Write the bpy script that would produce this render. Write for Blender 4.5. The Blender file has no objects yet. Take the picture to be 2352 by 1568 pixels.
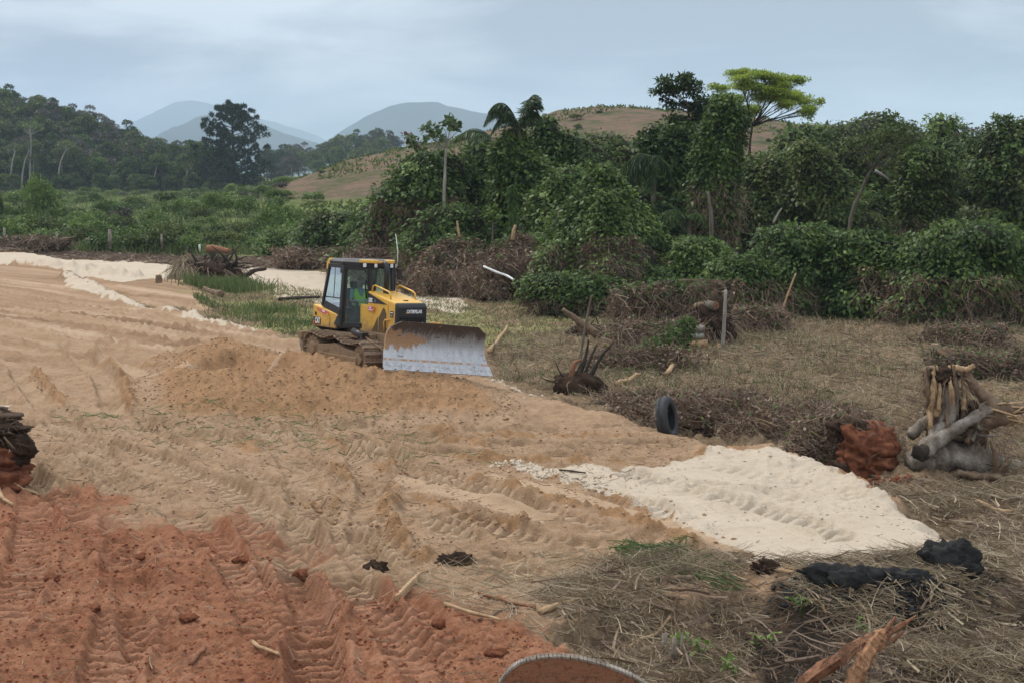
import bpy, bmesh, math, random
import numpy as np
from mathutils import Vector, Matrix, Euler

random.seed(7)
RNG = np.random.default_rng(7)
R = math.radians
scene = bpy.context.scene
COL = scene.collection

# ------------------------------------------------------------------ camera
CAM_H, FPX, CX, CY, HOR = 5.3, 3267.0, 1176.0, 784.0, 400.0
PITCH = math.atan((CY - HOR) / FPX)
cam_data = bpy.data.cameras.new('camera')
cam_data.lens = 50.0
cam_data.sensor_width = 36.0
cam_data.clip_start = 0.3
cam_data.clip_end = 20000
cam_data.dof.use_dof = True
cam_data.dof.focus_distance = 36.0
cam_data.dof.aperture_fstop = 4.0
cam = bpy.data.objects.new('camera', cam_data)
cam.location = (0, 0, CAM_H)
cam.rotation_euler = (math.pi / 2 - PITCH, 0, 0)
COL.objects.link(cam)
scene.camera = cam

# ------------------------------------------------------------------ sky, sun, exposure
SUN_EL, SUN_AZ = 52.0, 318.0      # azimuth clockwise from +Y (beyond the scene, to the left)
world = bpy.data.worlds.new('World')
scene.world = world
world.use_nodes = True
wn = world.node_tree.nodes
wl = world.node_tree.links
wn.clear()
w_out = wn.new('ShaderNodeOutputWorld')
w_bg = wn.new('ShaderNodeBackground')
w_sky = wn.new('ShaderNodeTexSky')
w_sky.sky_type = 'NISHITA'
w_sky.sun_disc = False
w_sky.sun_elevation = R(SUN_EL)
w_sky.sun_rotation = R(SUN_AZ)
w_sky.air_density = 1.0
w_sky.dust_density = 2.0
w_tc = wn.new('ShaderNodeTexCoord')
w_sep = wn.new('ShaderNodeSeparateXYZ')
wl.new(w_tc.outputs['Generated'], w_sep.inputs[0])


def wmath(op, a, b=None):
    n = wn.new('ShaderNodeMath')
    n.operation = op
    for i, v in enumerate((a, b)):
        if v is None:
            continue
        if isinstance(v, (int, float)):
            n.inputs[i].default_value = v
        else:
            wl.new(v, n.inputs[i])
    return n.outputs[0]


zz = wmath('ADD', wmath('MAXIMUM', w_sep.outputs[2], 0.0), 0.16)
w_comb = wn.new('ShaderNodeCombineXYZ')
wl.new(wmath('DIVIDE', w_sep.outputs[0], zz), w_comb.inputs[0])
wl.new(wmath('DIVIDE', w_sep.outputs[1], zz), w_comb.inputs[1])
w_noise = wn.new('ShaderNodeTexNoise')
w_noise.inputs['Scale'].default_value = 0.85
w_noise.inputs['Detail'].default_value = 10.0
w_noise.inputs['Roughness'].default_value = 0.58
w_noise.inputs['Distortion'].default_value = 0.35
w_map = wn.new('ShaderNodeMapping')
w_map.inputs['Location'].default_value = (2.3, 0.4, 0)
wl.new(w_comb.outputs[0], w_map.inputs[0])
wl.new(w_map.outputs[0], w_noise.inputs['Vector'])
w_ramp = wn.new('ShaderNodeValToRGB')
e = w_ramp.color_ramp.elements
e[0].position, e[0].color = 0.41, (2.2, 2.5, 3.0, 1)
e[1].position, e[1].color = 0.60, (5.5, 5.75, 6.05, 1)
m = e.new(0.50)
m.color = (3.8, 4.1, 4.5, 1)
wl.new(w_noise.outputs['Fac'], w_ramp.inputs[0])
w_mix = wn.new('ShaderNodeMixRGB')
w_mix.inputs[0].default_value = 0.94
wl.new(w_sky.outputs[0], w_mix.inputs[1])
wl.new(w_ramp.outputs[0], w_mix.inputs[2])
# an overcast sky is brighter overhead than at the horizon (CIE overcast: L = 1 + 2 sin(elevation))
w_grad = wn.new('ShaderNodeVectorMath')
w_grad.operation = 'SCALE'
wl.new(w_mix.outputs[0], w_grad.inputs[0])
wl.new(wmath('ADD', wmath('MULTIPLY', wmath('MAXIMUM', w_sep.outputs[2], 0.0), 1.9), 0.82), w_grad.inputs['Scale'])
wl.new(w_grad.outputs[0], w_bg.inputs[0])
w_bg.inputs[1].default_value = 0.1
wl.new(w_bg.outputs[0], w_out.inputs[0])

sun_data = bpy.data.lights.new('sun', 'SUN')
sun_data.energy = 1.5
sun_data.angle = R(16)
sun_data.color = (1.0, 0.93, 0.82)
sun = bpy.data.objects.new('sun', sun_data)
_sd = Vector((math.sin(R(SUN_AZ)) * math.cos(R(SUN_EL)), math.cos(R(SUN_AZ)) * math.cos(R(SUN_EL)), math.sin(R(SUN_EL))))
sun.rotation_euler = _sd.to_track_quat('Z', 'Y').to_euler()
sun.location = (0, 0, 60)
COL.objects.link(sun)

scene.view_settings.view_transform = 'Standard'
scene.view_settings.look = 'None'
scene.view_settings.gamma = 1.0
scene.view_settings.use_curve_mapping = False
scene.view_settings.exposure = 0.64
scene.render.engine = 'CYCLES'
scene.cycles.use_denoising = True
scene.cycles.max_bounces = 6
scene.cycles.diffuse_bounces = 3
scene.cycles.transparent_max_bounces = 12
scene.cycles.volume_bounces = 2


# ------------------------------------------------------------------ helpers: rays, noise
def ray(px, py):
    dx, dy = (px - CX) / FPX, -(py - CY) / FPX
    cp, sp = math.cos(PITCH), math.sin(PITCH)
    return np.array([dx, cp + dy * sp, -sp + dy * cp])


def P(px, py, Y):
    d = ray(px, py)
    return Vector((d[0] / d[1] * Y, Y, CAM_H + d[2] / d[1] * Y))


def G(px, py, z=0.0):
    d = ray(px, py)
    t = (CAM_H - z) / -d[2]
    return (d[0] * t, d[1] * t)


def W(poly, z=0.0):
    return np.array([G(a, b, z) for a, b in poly])


def ss(a, b, x):
    t = np.clip((x - a) / (b - a), 0, 1)
    return t * t * (3 - 2 * t)


def _hash(ix, iy, seed):
    n = (ix * 374761393 + iy * 668265263 + seed * 144269504) & 0xffffffff
    n = ((n ^ (n >> 13)) * 1274126177) & 0xffffffff
    n = n ^ (n >> 16)
    return (n & 0xffffff) / float(0xffffff)


def vnoise(x, y, seed=0):
    x = np.asarray(x, dtype=np.float64)
    y = np.asarray(y, dtype=np.float64)
    fx, fy = np.floor(x), np.floor(y)
    ix, iy = fx.astype(np.int64), fy.astype(np.int64)
    tx, ty = x - fx, y - fy
    tx, ty = tx * tx * (3 - 2 * tx), ty * ty * (3 - 2 * ty)
    a, b = _hash(ix, iy, seed), _hash(ix + 1, iy, seed)
    c, d = _hash(ix, iy + 1, seed), _hash(ix + 1, iy + 1, seed)
    return ((a + (b - a) * tx) * (1 - ty) + (c + (d - c) * tx) * ty) * 2 - 1


def fbm(x, y, octv=4, seed=0, gain=0.5):
    s, a, f = 0.0, 1.0, 1.0
    for o in range(octv):
        s = s + a * vnoise(x * f + 13.7 * o, y * f - 7.3 * o, seed + o)
        a *= gain
        f *= 2.03
    return s


def sdpoly(x, y, V):
    """signed distance to a polygon, positive inside"""
    n = len(V)
    d2 = np.full(x.shape, 1e18)
    ins = np.zeros(x.shape, bool)
    for i in range(n):
        ax, ay = V[i]
        bx, by = V[(i + 1) % n]
        ex, ey = bx - ax, by - ay
        wx, wy = x - ax, y - ay
        t = np.clip((wx * ex + wy * ey) / (ex * ex + ey * ey + 1e-12), 0, 1)
        d2 = np.minimum(d2, (wx - ex * t) ** 2 + (wy - ey * t) ** 2)
        c = (ay > y) != (by > y)
        with np.errstate(divide='ignore', invalid='ignore'):
            xi = ax + (y - ay) * ex / (ey if abs(ey) > 1e-9 else 1e-9)
        ins ^= c & (x < xi)
    d = np.sqrt(d2)
    return np.where(ins, d, -d)


def smooth_line(V, n=60):
    """Catmull-Rom resample"""
    V = np.asarray(V, float)
    pts = np.vstack([2 * V[0] - V[1], V, 2 * V[-1] - V[-2]])
    out = []
    k = max(2, n // (len(V) - 1))
    for i in range(1, len(pts) - 2):
        p0, p1, p2, p3 = pts[i - 1:i + 3]
        for j in range(k):
            t = j / k
            out.append(0.5 * (2 * p1 + (p2 - p0) * t + (2 * p0 - 5 * p1 + 4 * p2 - p3) * t * t + (3 * p1 - p0 - 3 * p2 + p3) * t ** 3))
    out.append(V[-1])
    return np.array(out)


def linedist(x, y, V):
    """unsigned distance, arclength, side to a polyline"""
    best = np.full(x.shape, 1e18)
    s = np.zeros(x.shape)
    acc = 0.0
    for i in range(len(V) - 1):
        ax, ay = V[i]
        ex, ey = V[i + 1] - V[i]
        L = math.hypot(ex, ey) + 1e-9
        wx, wy = x - ax, y - ay
        t = np.clip((wx * ex + wy * ey) / (L * L), 0, 1)
        d2 = (wx - ex * t) ** 2 + (wy - ey * t) ** 2
        m = d2 < best
        best = np.where(m, d2, best)
        s = np.where(m, acc + t * L, s)
        acc += L
    return np.sqrt(best), s, acc


# ------------------------------------------------------------------ helpers: meshes and objects
def link(o, parent=None):
    COL.objects.link(o)
    if parent is not None:
        o.parent = parent
    return o


def tag(o, label=None, cat=None, group=None, kind=None):
    if label:
        o['label'] = label
    if cat:
        o['category'] = cat
    if group:
        o['group'] = group
    if kind:
        o['kind'] = kind
    return o


def thing(name, label, cat, loc=(0, 0, 0), rot=(0, 0, 0), group=None):
    o = bpy.data.objects.new(name, None)
    o.empty_display_size = 0.3
    o.location = loc
    o.rotation_euler = rot
    link(o)
    return tag(o, label, cat, group)


def fast_mesh(name, verts, quads, mat=None, tint=None, smooth=False):
    """quads: (n,k) int array"""
    me = bpy.data.meshes.new(name)
    verts = np.ascontiguousarray(verts, dtype=np.float32)
    quads = np.ascontiguousarray(quads, dtype=np.int32)
    nf, k = quads.shape
    me.vertices.add(len(verts))
    me.vertices.foreach_set('co', verts.ravel())
    me.loops.add(nf * k)
    me.loops.foreach_set('vertex_index', quads.ravel())
    me.polygons.add(nf)
    me.polygons.foreach_set('loop_start', np.arange(0, nf * k, k, dtype=np.int32))
    if smooth:
        me.polygons.foreach_set('use_smooth', np.ones(nf, dtype=bool))
    me.update(calc_edges=True)
    if tint is not None:
        a = me.attributes.new('tint', 'FLOAT', 'POINT')
        a.data.foreach_set('value', np.ascontiguousarray(tint, dtype=np.float32))
    if mat:
        me.materials.append(mat)
    return me


class MB:
    def __init__(self):
        self.v, self.f, self.n = [], [], 0

    def add(self, verts, faces):
        verts = [tuple(p) for p in verts]
        self.v += verts
        self.f += [tuple(i + self.n for i in f) for f in faces]
        self.n += len(verts)
        return self

    def prism(self, poly, vec):
        n = len(poly)
        vec = Vector(vec)
        a = [Vector(p) for p in poly]
        b = [p + vec for p in a]
        fs = [tuple(range(n)), tuple(range(2 * n - 1, n - 1, -1))]
        fs += [(i, i + n, (i + 1) % n + n, (i + 1) % n) for i in range(n)]
        return self.add(a + b, fs)

    def box(self, c, s, rot=None):
        c, s = Vector(c), Vector(s) / 2
        vs = [Vector((x * s.x, y * s.y, z * s.z)) for z in (-1, 1) for x, y in ((-1, -1), (1, -1), (1, 1), (-1, 1))]
        if rot is not None:
            M = Euler(rot).to_matrix()
            vs = [M @ p for p in vs]
        return self.add([p + c for p in vs], [(3, 2, 1, 0), (4, 5, 6, 7), (0, 1, 5, 4), (1, 2, 6, 5), (2, 3, 7, 6), (3, 0, 4, 7)])

    def tube(self, pts, r, n=7, wob=0.0):
        pts = [Vector(p) for p in pts]
        m = len(pts)
        rs = [r] * m if isinstance(r, (int, float)) else list(r)
        if len(rs) == 2 and m > 2:
            rs = [rs[0] + (rs[1] - rs[0]) * i / (m - 1) for i in range(m)]
        vs = []
        _ph = random.uniform(0, 6.28)
        up = Vector((0.13, 0.21, 1)).normalized()
        for i, p in enumerate(pts):
            d = (pts[min(i + 1, m - 1)] - pts[max(i - 1, 0)])
            d = d.normalized() if d.length > 1e-9 else Vector((0, 0, 1))
            if abs(d.dot(up)) > 0.95:
                up = Vector((1, 0.2, 0.1)).normalized()
            s = d.cross(up).normalized()
            up = s.cross(d).normalized()
            for k in range(n):
                a = 2 * math.pi * k / n
                rr = rs[i] * (1 + (wob * (random.uniform(-0.6, 0.6) + 1.3 * math.sin(i * 1.7 + 2.1 * a + _ph) + 0.9 * math.sin(3 * a + i * 0.6 + 2 * _ph)) if wob else 0))
                vs.append(p + (s * math.cos(a) + up * math.sin(a)) * rr)
        fs = []
        for i in range(m - 1):
            for k in range(n):
                k2 = (k + 1) % n
                fs.append((i * n + k, i * n + k2, (i + 1) * n + k2, (i + 1) * n + k))
        fs.append(tuple(range(n - 1, -1, -1)))
        fs.append(tuple((m - 1) * n + k for k in range(n)))
        return self.add(vs, fs)

    def loft(self, rings, cap=True):
        n = len(rings[0])
        vs = [p for r in rings for p in r]
        fs = []
        for i in range(len(rings) - 1):
            for k in range(n):
                k2 = (k + 1) % n
                fs.append((i * n + k, i * n + k2, (i + 1) * n + k2, (i + 1) * n + k))
        if cap:
            fs.append(tuple(range(n - 1, -1, -1)))
            fs.append(tuple((len(rings) - 1) * n + k for k in range(n)))
        return self.add(vs, fs)

    def lump(self, c, r, sub=2, amp=0.3, seed=0, freq=2.0):
        bm = bmesh.new()
        bmesh.ops.create_icosphere(bm, subdivisions=sub, radius=1.0)
        c = Vector(c)
        rx, ry, rz = (r, r, r) if isinstance(r, (int, float)) else r
        vs = []
        for v in bm.verts:
            p = v.co
            k = 1 + amp * float(fbm(np.array([p.x * freq + p.z * 1.7 + seed * 3.1]), np.array([p.y * freq - p.z * 1.3 + seed]), 3, seed)[0])
            vs.append(c + Vector((p.x * rx * k, p.y * ry * k, p.z * rz * k)))
        fs = [tuple(v.index for v in f.verts) for f in bm.faces]
        bm.free()
        return self.add(vs, fs)

    def crag(self, c, r, sub=4, seed=0, box=0.45, rot=0.0):
        """an irregular torn block of earth: boxy core with coarse and fine relief"""
        bm = bmesh.new()
        bmesh.ops.create_icosphere(bm, subdivisions=sub, radius=1.0)
        pts = np.array([v.co[:] for v in bm.verts])
        m = np.abs(pts).max(1, keepdims=True)
        q = pts * (1 - box) + pts / m * box
        u, w = pts[:, 0] + 1.7 * pts[:, 2], pts[:, 1] - 1.3 * pts[:, 2]
        k = 1 + 0.20 * fbm(u * 1.9 + seed, w * 1.9, 2, seed) + 0.10 * fbm(pts[:, 0] * 7.0 + 3.3 * pts[:, 2], pts[:, 1] * 5.0 + pts[:, 2] * 7.0 + seed, 3, seed + 5) + 0.055 * fbm(pts[:, 0] * 17 + 9 * pts[:, 1], pts[:, 2] * 17 - 6 * pts[:, 1], 2, seed + 6) - 0.10 * np.maximum(0, fbm(u * 3.4, w * 3.4, 2, seed + 8))
        q = q * k[:, None] * np.asarray(r)
        ca, sa = math.cos(rot), math.sin(rot)
        q = np.stack([q[:, 0] * ca - q[:, 1] * sa, q[:, 0] * sa + q[:, 1] * ca, q[:, 2]], 1) + np.asarray(c)
        fs = [tuple(v.index for v in f.verts) for f in bm.faces]
        bm.free()
        return self.add(q.tolist(), fs)

    def build(self, name, mat, parent=None, smooth=False, bevel=0.0, kind=None, tint=None):
        me = bpy.data.meshes.new(name)
        me.from_pydata(self.v, [], self.f)
        me.update()
        if smooth:
            me.polygons.foreach_set('use_smooth', [True] * len(me.polygons))
        if mat:
            me.materials.append(mat)
        o = bpy.data.objects.new(name, me)
        link(o, parent)
        if bevel:
            b = o.modifiers.new('bevel', 'BEVEL')
            b.width = bevel
            b.segments = 2
            b.limit_method = 'ANGLE'
            b.angle_limit = R(40)
        if kind:
            o['kind'] = kind
        return o


def obj_from(me, name, parent=None, kind=None, loc=None):
    o = bpy.data.objects.new(name, me)
    link(o, parent)
    if loc is not None:
        o.location = loc
    if kind:
        o['kind'] = kind
    return o


def copy_tree(o, parent=None):
    c = o.copy()
    COL.objects.link(c)
    c.parent = parent
    for ch in list(o.children):
        copy_tree(ch, c)
    return c


# ------------------------------------------------------------------ materials
class NT:
    def __init__(self, name):
        self.mat = bpy.data.materials.new(name)
        self.mat.use_nodes = True
        self.t = self.mat.node_tree
        self.n, self.l = self.t.nodes, self.t.links
        self.n.clear()
        self.out = self.n.new('ShaderNodeOutputMaterial')

    def put(self, sock, v):
        if isinstance(v, (int, float)):
            sock.default_value = v
        elif isinstance(v, tuple):
            sock.default_value = v if len(v) == len(sock.default_value) else (*v, 1)
        elif v is not None:
            self.l.new(v, sock)

    def math(self, op, a, b=0.0, clamp=False):
        n = self.n.new('ShaderNodeMath')
        n.operation = op
        n.use_clamp = clamp
        self.put(n.inputs[0], a)
        self.put(n.inputs[1], b)
        return n.outputs[0]

    def attr(self, name):
        n = self.n.new('ShaderNodeAttribute')
        n.attribute_name = name
        return n

    def coord(self, which='Object'):
        return self.n.new('ShaderNodeTexCoord').outputs[which]

    def pos(self):
        return self.n.new('ShaderNodeNewGeometry').outputs['Position']

    def noise(self, scale, detail=4.0, rough=0.55, vec=None, dist=0.0):
        n = self.n.new('ShaderNodeTexNoise')
        n.inputs['Scale'].default_value = scale
        n.inputs['Detail'].default_value = detail
        n.inputs['Roughness'].default_value = rough
        n.inputs['Distortion'].default_value = dist
        if vec is not None:
            self.l.new(vec, n.inputs['Vector'])
        return n.outputs['Fac']

    def scaled(self, vec, s):
        n = self.n.new('ShaderNodeMapping')
        n.inputs['Scale'].default_value = s
        self.l.new(vec, n.inputs[0])
        return n.outputs[0]

    def ramp(self, fac, stops):
        n = self.n.new('ShaderNodeValToRGB')
        el = n.color_ramp.elements
        while len(el) > 1:
            el.remove(el[-1])
        el[0].position, el[0].color = stops[0][0], (*stops[0][1], 1)
        for p, c in stops[1:]:
            x = el.new(p)
            x.color = (*c, 1)
        self.put(n.inputs[0], fac)
        return n.outputs[0]

    def mix(self, fac, a, b, mode='MIX'):
        n = self.n.new('ShaderNodeMixRGB')
        n.blend_type = mode
        self.put(n.inputs[0], fac)
        self.put(n.inputs[1], a)
        self.put(n.inputs[2], b)
        return n.outputs[0]

    def range(self, v, a, b, lo=0.0, hi=1.0, smooth=True):
        n = self.n.new('ShaderNodeMapRange')
        if smooth:
            n.interpolation_type = 'SMOOTHSTEP'
        self.put(n.inputs[0], v)
        for i, x in enumerate((a, b, lo, hi)):
            n.inputs[i + 1].default_value = x
        return n.outputs[0]

    def bump(self, h, strength=0.5, dist=0.02, normal=None):
        n = self.n.new('ShaderNodeBump')
        n.inputs['Strength'].default_value = strength
        n.inputs['Distance'].default_value = dist
        self.put(n.inputs['Height'], h)
        if normal is not None:
            self.l.new(normal, n.inputs['Normal'])
        return n.outputs[0]

    def principled(self, color, rough=0.7, metal=0.0, normal=None, spec=None, coat=None):
        n = self.n.new('ShaderNodeBsdfPrincipled')
        self.put(n.inputs['Base Color'], color)
        self.put(n.inputs['Roughness'], rough)
        self.put(n.inputs['Metallic'], metal)
        if spec is not None:
            self.put(n.inputs['Specular IOR Level'], spec)
        if coat:
            n.inputs['Coat Weight'].default_value = coat
        if normal is not None:
            self.l.new(normal, n.inputs['Normal'])
        return n.outputs[0]

    def finish(self, shader):
        self.l.new(shader, self.out.inputs['Surface'])
        return self.mat


def leaf_mat(name, c0, c1, c2, clump=0.6, spec=0.25, rough=0.5, trans=0.34):
    t = NT(name)
    tint = t.attr('tint').outputs['Fac']
    oi = t.n.new('ShaderNodeObjectInfo')
    nz = t.noise(clump, 3.0, 0.6, t.pos())
    f = t.math('ADD', t.math('MULTIPLY', tint, 0.55), t.math('MULTIPLY', t.math('SUBTRACT', nz, 0.28), 1.0))
    f = t.math('ADD', f, t.math('MULTIPLY', t.math('SUBTRACT', oi.outputs['Random'], 0.5), 0.3))
    col = t.ramp(f, [(0.1, c0), (0.5, c1), (0.95, c2)])
    a = t.principled(col, rough, spec=spec)
    tr = t.n.new('ShaderNodeBsdfTranslucent')
    t.l.new(col, tr.inputs[0])
    mx = t.n.new('ShaderNodeMixShader')
    mx.inputs[0].default_value = trans
    t.l.new(a, mx.inputs[1])
    t.l.new(tr.outputs[0], mx.inputs[2])
    return t.finish(mx.outputs[0])


def rough_mat(name, c0, c1, scale=6.0, rough=0.85, bump=0.4, bdist=0.02, stretch=None, coord='Object', c2=None, spec=0.2):
    t = NT(name)
    v = t.coord(coord)
    if stretch:
        v = t.scaled(v, stretch)
    nz = t.noise(scale, 6.0, 0.62, v)
    st = [(0.3, c0), (0.7, c1)] if c2 is None else [(0.28, c0), (0.5, c1), (0.72, c2)]
    col = t.ramp(nz, st)
    fine = t.noise(scale * 7, 3.0, 0.6, v)
    nrm = t.bump(t.math('ADD', nz, t.math('MULTIPLY', fine, 0.4)), bump, bdist)
    return t.finish(t.principled(col, rough, normal=nrm, spec=spec))


MAT = {}
MAT['leaf_dark'] = leaf_mat('vine_leaf', (0.022, 0.044, 0.009), (0.072, 0.122, 0.023), (0.175, 0.245, 0.052))
MAT['leaf_deep'] = leaf_mat('deep_green_leaf', (0.014, 0.032, 0.008), (0.048, 0.085, 0.018), (0.118, 0.172, 0.038))
MAT['leaf_olive'] = leaf_mat('olive_leaf', (0.028, 0.045, 0.012), (0.076, 0.106, 0.024), (0.175, 0.200, 0.050))
MAT['leaf_mid'] = leaf_mat('mid_green_leaf', (0.028, 0.058, 0.012), (0.072, 0.125, 0.024), (0.155, 0.220, 0.048))
MAT['leaf_bright'] = leaf_mat('bright_leaf', (0.058, 0.105, 0.024), (0.12, 0.19, 0.040), (0.205, 0.275, 0.065))
MAT['leaf_lime'] = leaf_mat('lime_leaf', (0.14, 0.20, 0.030), (0.26, 0.34, 0.045), (0.40, 0.46, 0.075), trans=0.5)
MAT['leaf_grey'] = leaf_mat('grey_twig_crown', (0.035, 0.036, 0.022), (0.075, 0.072, 0.046), (0.135, 0.118, 0.082))
MAT['leaf_pine'] = leaf_mat('pine_needles', (0.010, 0.022, 0.011), (0.022, 0.044, 0.020), (0.046, 0.072, 0.034), trans=0.1)
MAT['leaf_palm'] = leaf_mat('palm_leaflet', (0.030, 0.055, 0.022), (0.070, 0.110, 0.042), (0.140, 0.190, 0.080), rough=0.4)
MAT['dead_vine'] = leaf_mat('dead_vine', (0.072, 0.044, 0.028), (0.16, 0.104, 0.066), (0.30, 0.215, 0.145), trans=0.05)
MAT['straw'] = leaf_mat('dry_straw', (0.085, 0.060, 0.034), (0.25, 0.185, 0.108), (0.50, 0.41, 0.275), clump=1.3, trans=0.1)
MAT['grass_green'] = leaf_mat('green_grass', (0.045, 0.075, 0.022), (0.095, 0.135, 0.040), (0.19, 0.215, 0.085), clump=0.8, trans=0.25)
MAT['grass_dry'] = leaf_mat('dry_grass', (0.15, 0.128, 0.062), (0.28, 0.235, 0.12), (0.44, 0.37, 0.215), clump=0.8, trans=0.2)
MAT['red_leaf'] = leaf_mat('dead_red_leaf', (0.06, 0.02, 0.015), (0.11, 0.035, 0.025), (0.17, 0.06, 0.04))
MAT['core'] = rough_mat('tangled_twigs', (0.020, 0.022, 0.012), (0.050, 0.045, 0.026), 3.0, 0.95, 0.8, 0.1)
MAT['bark'] = rough_mat('grey_brown_bark', (0.075, 0.058, 0.042), (0.19, 0.16, 0.125), 5.0, 0.9, 0.6, 0.02, (1, 1, 0.25))
MAT['bark_pale'] = rough_mat('pale_bark', (0.15, 0.135, 0.11), (0.36, 0.335, 0.285), 5.0, 0.85, 0.4, 0.02, (1, 1, 0.3))
MAT['bark_dark'] = rough_mat('dark_bark', (0.022, 0.018, 0.014), (0.065, 0.050, 0.038), 6.0, 0.9, 0.7, 0.03)
MAT['wood_grey'] = rough_mat('bleached_wood', (0.070, 0.050, 0.036), (0.20, 0.165, 0.13), 4.5, 0.88, 1.0, 0.05, (1, 1, 0.7), c2=(0.36, 0.325, 0.285))
MAT['wood_fresh'] = rough_mat('split_wood', (0.22, 0.135, 0.065), (0.48, 0.33, 0.19), 9.0, 0.8, 0.7, 0.015)
MAT['wood_red'] = rough_mat('red_brown_wood', (0.075, 0.036, 0.022), (0.26, 0.125, 0.068), 12.0, 0.92, 1.0, 0.03, c2=(0.21, 0.085, 0.045))
MAT['wood_brown'] = rough_mat('root_wood', (0.085, 0.055, 0.036), (0.24, 0.165, 0.105), 7.0, 0.9, 0.7, 0.02)
MAT['red_clod'] = rough_mat('red_earth', (0.085, 0.031, 0.017), (0.225, 0.086, 0.045), 9.0, 0.97, 0.6, 0.04, spec=0.05)
MAT['tan_clod'] = rough_mat('tan_earth', (0.24, 0.145, 0.078), (0.40, 0.255, 0.150), 4.0, 0.97, 0.3, 0.02, spec=0.05)
MAT['peat'] = rough_mat('black_peat', (0.007, 0.007, 0.007), (0.040, 0.037, 0.034), 9.0, 0.85, 1.0, 0.04, spec=0.3)
MAT['dark_soil'] = rough_mat('dark_root_soil', (0.022, 0.014, 0.010), (0.070, 0.045, 0.030), 5.0, 0.97, 1.0, 0.05, spec=0.05)
MAT['white_pipe'] = rough_mat('white_plastic', (0.60, 0.60, 0.58), (0.74, 0.74, 0.72), 3.0, 0.5, 0.05, 0.005)
# ------------------------------------------------------------------ terrain
PLAT = W([(-900, 560), (-300, 570), (60, 580), (220, 606), (150, 642), (330, 700), (480, 737), (640, 768), (760, 792), (1120, 866),
          (1280, 918), (1420, 946), (1520, 986), (1640, 1014), (1655, 1018), (1775, 1004), (1985, 1086), (2185, 1206), (2320, 1288),
          (2150, 1345), (1850, 1372), (1720, 1340), (1500, 1345), (1230, 1430), (1330, 1500), (1500, 1640), (1600, 2100), (-1500, 2100), (-1500, 900)])
RED = W([(-1200, 1130), (0, 1165), (90, 1125), (200, 1150), (330, 1165), (380, 1205), (470, 1215), (560, 1245), (700, 1300), (850, 1350),
         (1000, 1395), (1180, 1440), (1330, 1500), (1500, 1600), (1600, 2100), (-1500, 2100)])
SAND = W([(1160, 1056), (1250, 1078), (1330, 1062), (1480, 1072), (1600, 1046), (1650, 1020), (1700, 1034), (1770, 1018), (1850, 1050), (1960, 1100),
          (2060, 1150), (2180, 1215), (2300, 1288), (2170, 1308), (1990, 1322), (1860, 1345), (1790, 1318), (1720, 1280), (1640, 1240),
          (1540, 1190), (1420, 1140), (1320, 1112), (1230, 1088)])
SANDPATCH = [SAND,
             W([(-900, 566), (-300, 577), (0, 583), (250, 580), (430, 588), (600, 594), (760, 604), (930, 628), (1060, 652), (1070, 690), (900, 668),
                (740, 668), (640, 660), (540, 628), (380, 632), (280, 645), (180, 626), (60, 612), (-300, 606), (-900, 602)]),
             W([(1110, 862), (1180, 872), (1262, 903), (1275, 920), (1215, 912), (1160, 885)]),
             W([(150, 640), (210, 648), (330, 692), (480, 730), (645, 760), (640, 772), (480, 748), (385, 722), (260, 690), (150, 660)]),
             W([(-60, 927), (30, 928), (60, 934), (0, 938)])]
MOUND = W([(300, 862), (380, 800), (520, 778), (640, 800), (780, 835), (900, 856), (1110, 868), (1170, 890), (1222, 938), (1200, 955),
           (900, 962), (600, 962), (330, 950), (290, 915)], 0.2)
HOLLOW = W([(470, 835), (560, 828), (640, 850), (700, 872), (560, 880), (430, 862)], 0.2)
PEATP = W([(1840, 1345), (1870, 1322), (2000, 1330), (2110, 1296), (2220, 1282), (2270, 1308), (2150, 1345), (2000, 1362), (1890, 1364)], -0.05)
DARKLIT = W([(1620, 1440), (1900, 1400), (2400, 1380), (2500, 1700), (1500, 1700)], -0.4)
TANM = W([(100, 600), (300, 636), (420, 646), (505, 682), (480, 708), (330, 696), (190, 652)], -0.3)
GRASSP = W([(440, 690), (560, 660), (640, 650), (760, 668), (930, 672), (1080, 690), (1420, 668), (1520, 690), (1640, 690), (1600, 740),
            (1480, 760), (1300, 760), (1150, 790), (1000, 775), (760, 780), (640, 755), (480, 724)], -0.4)
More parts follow.
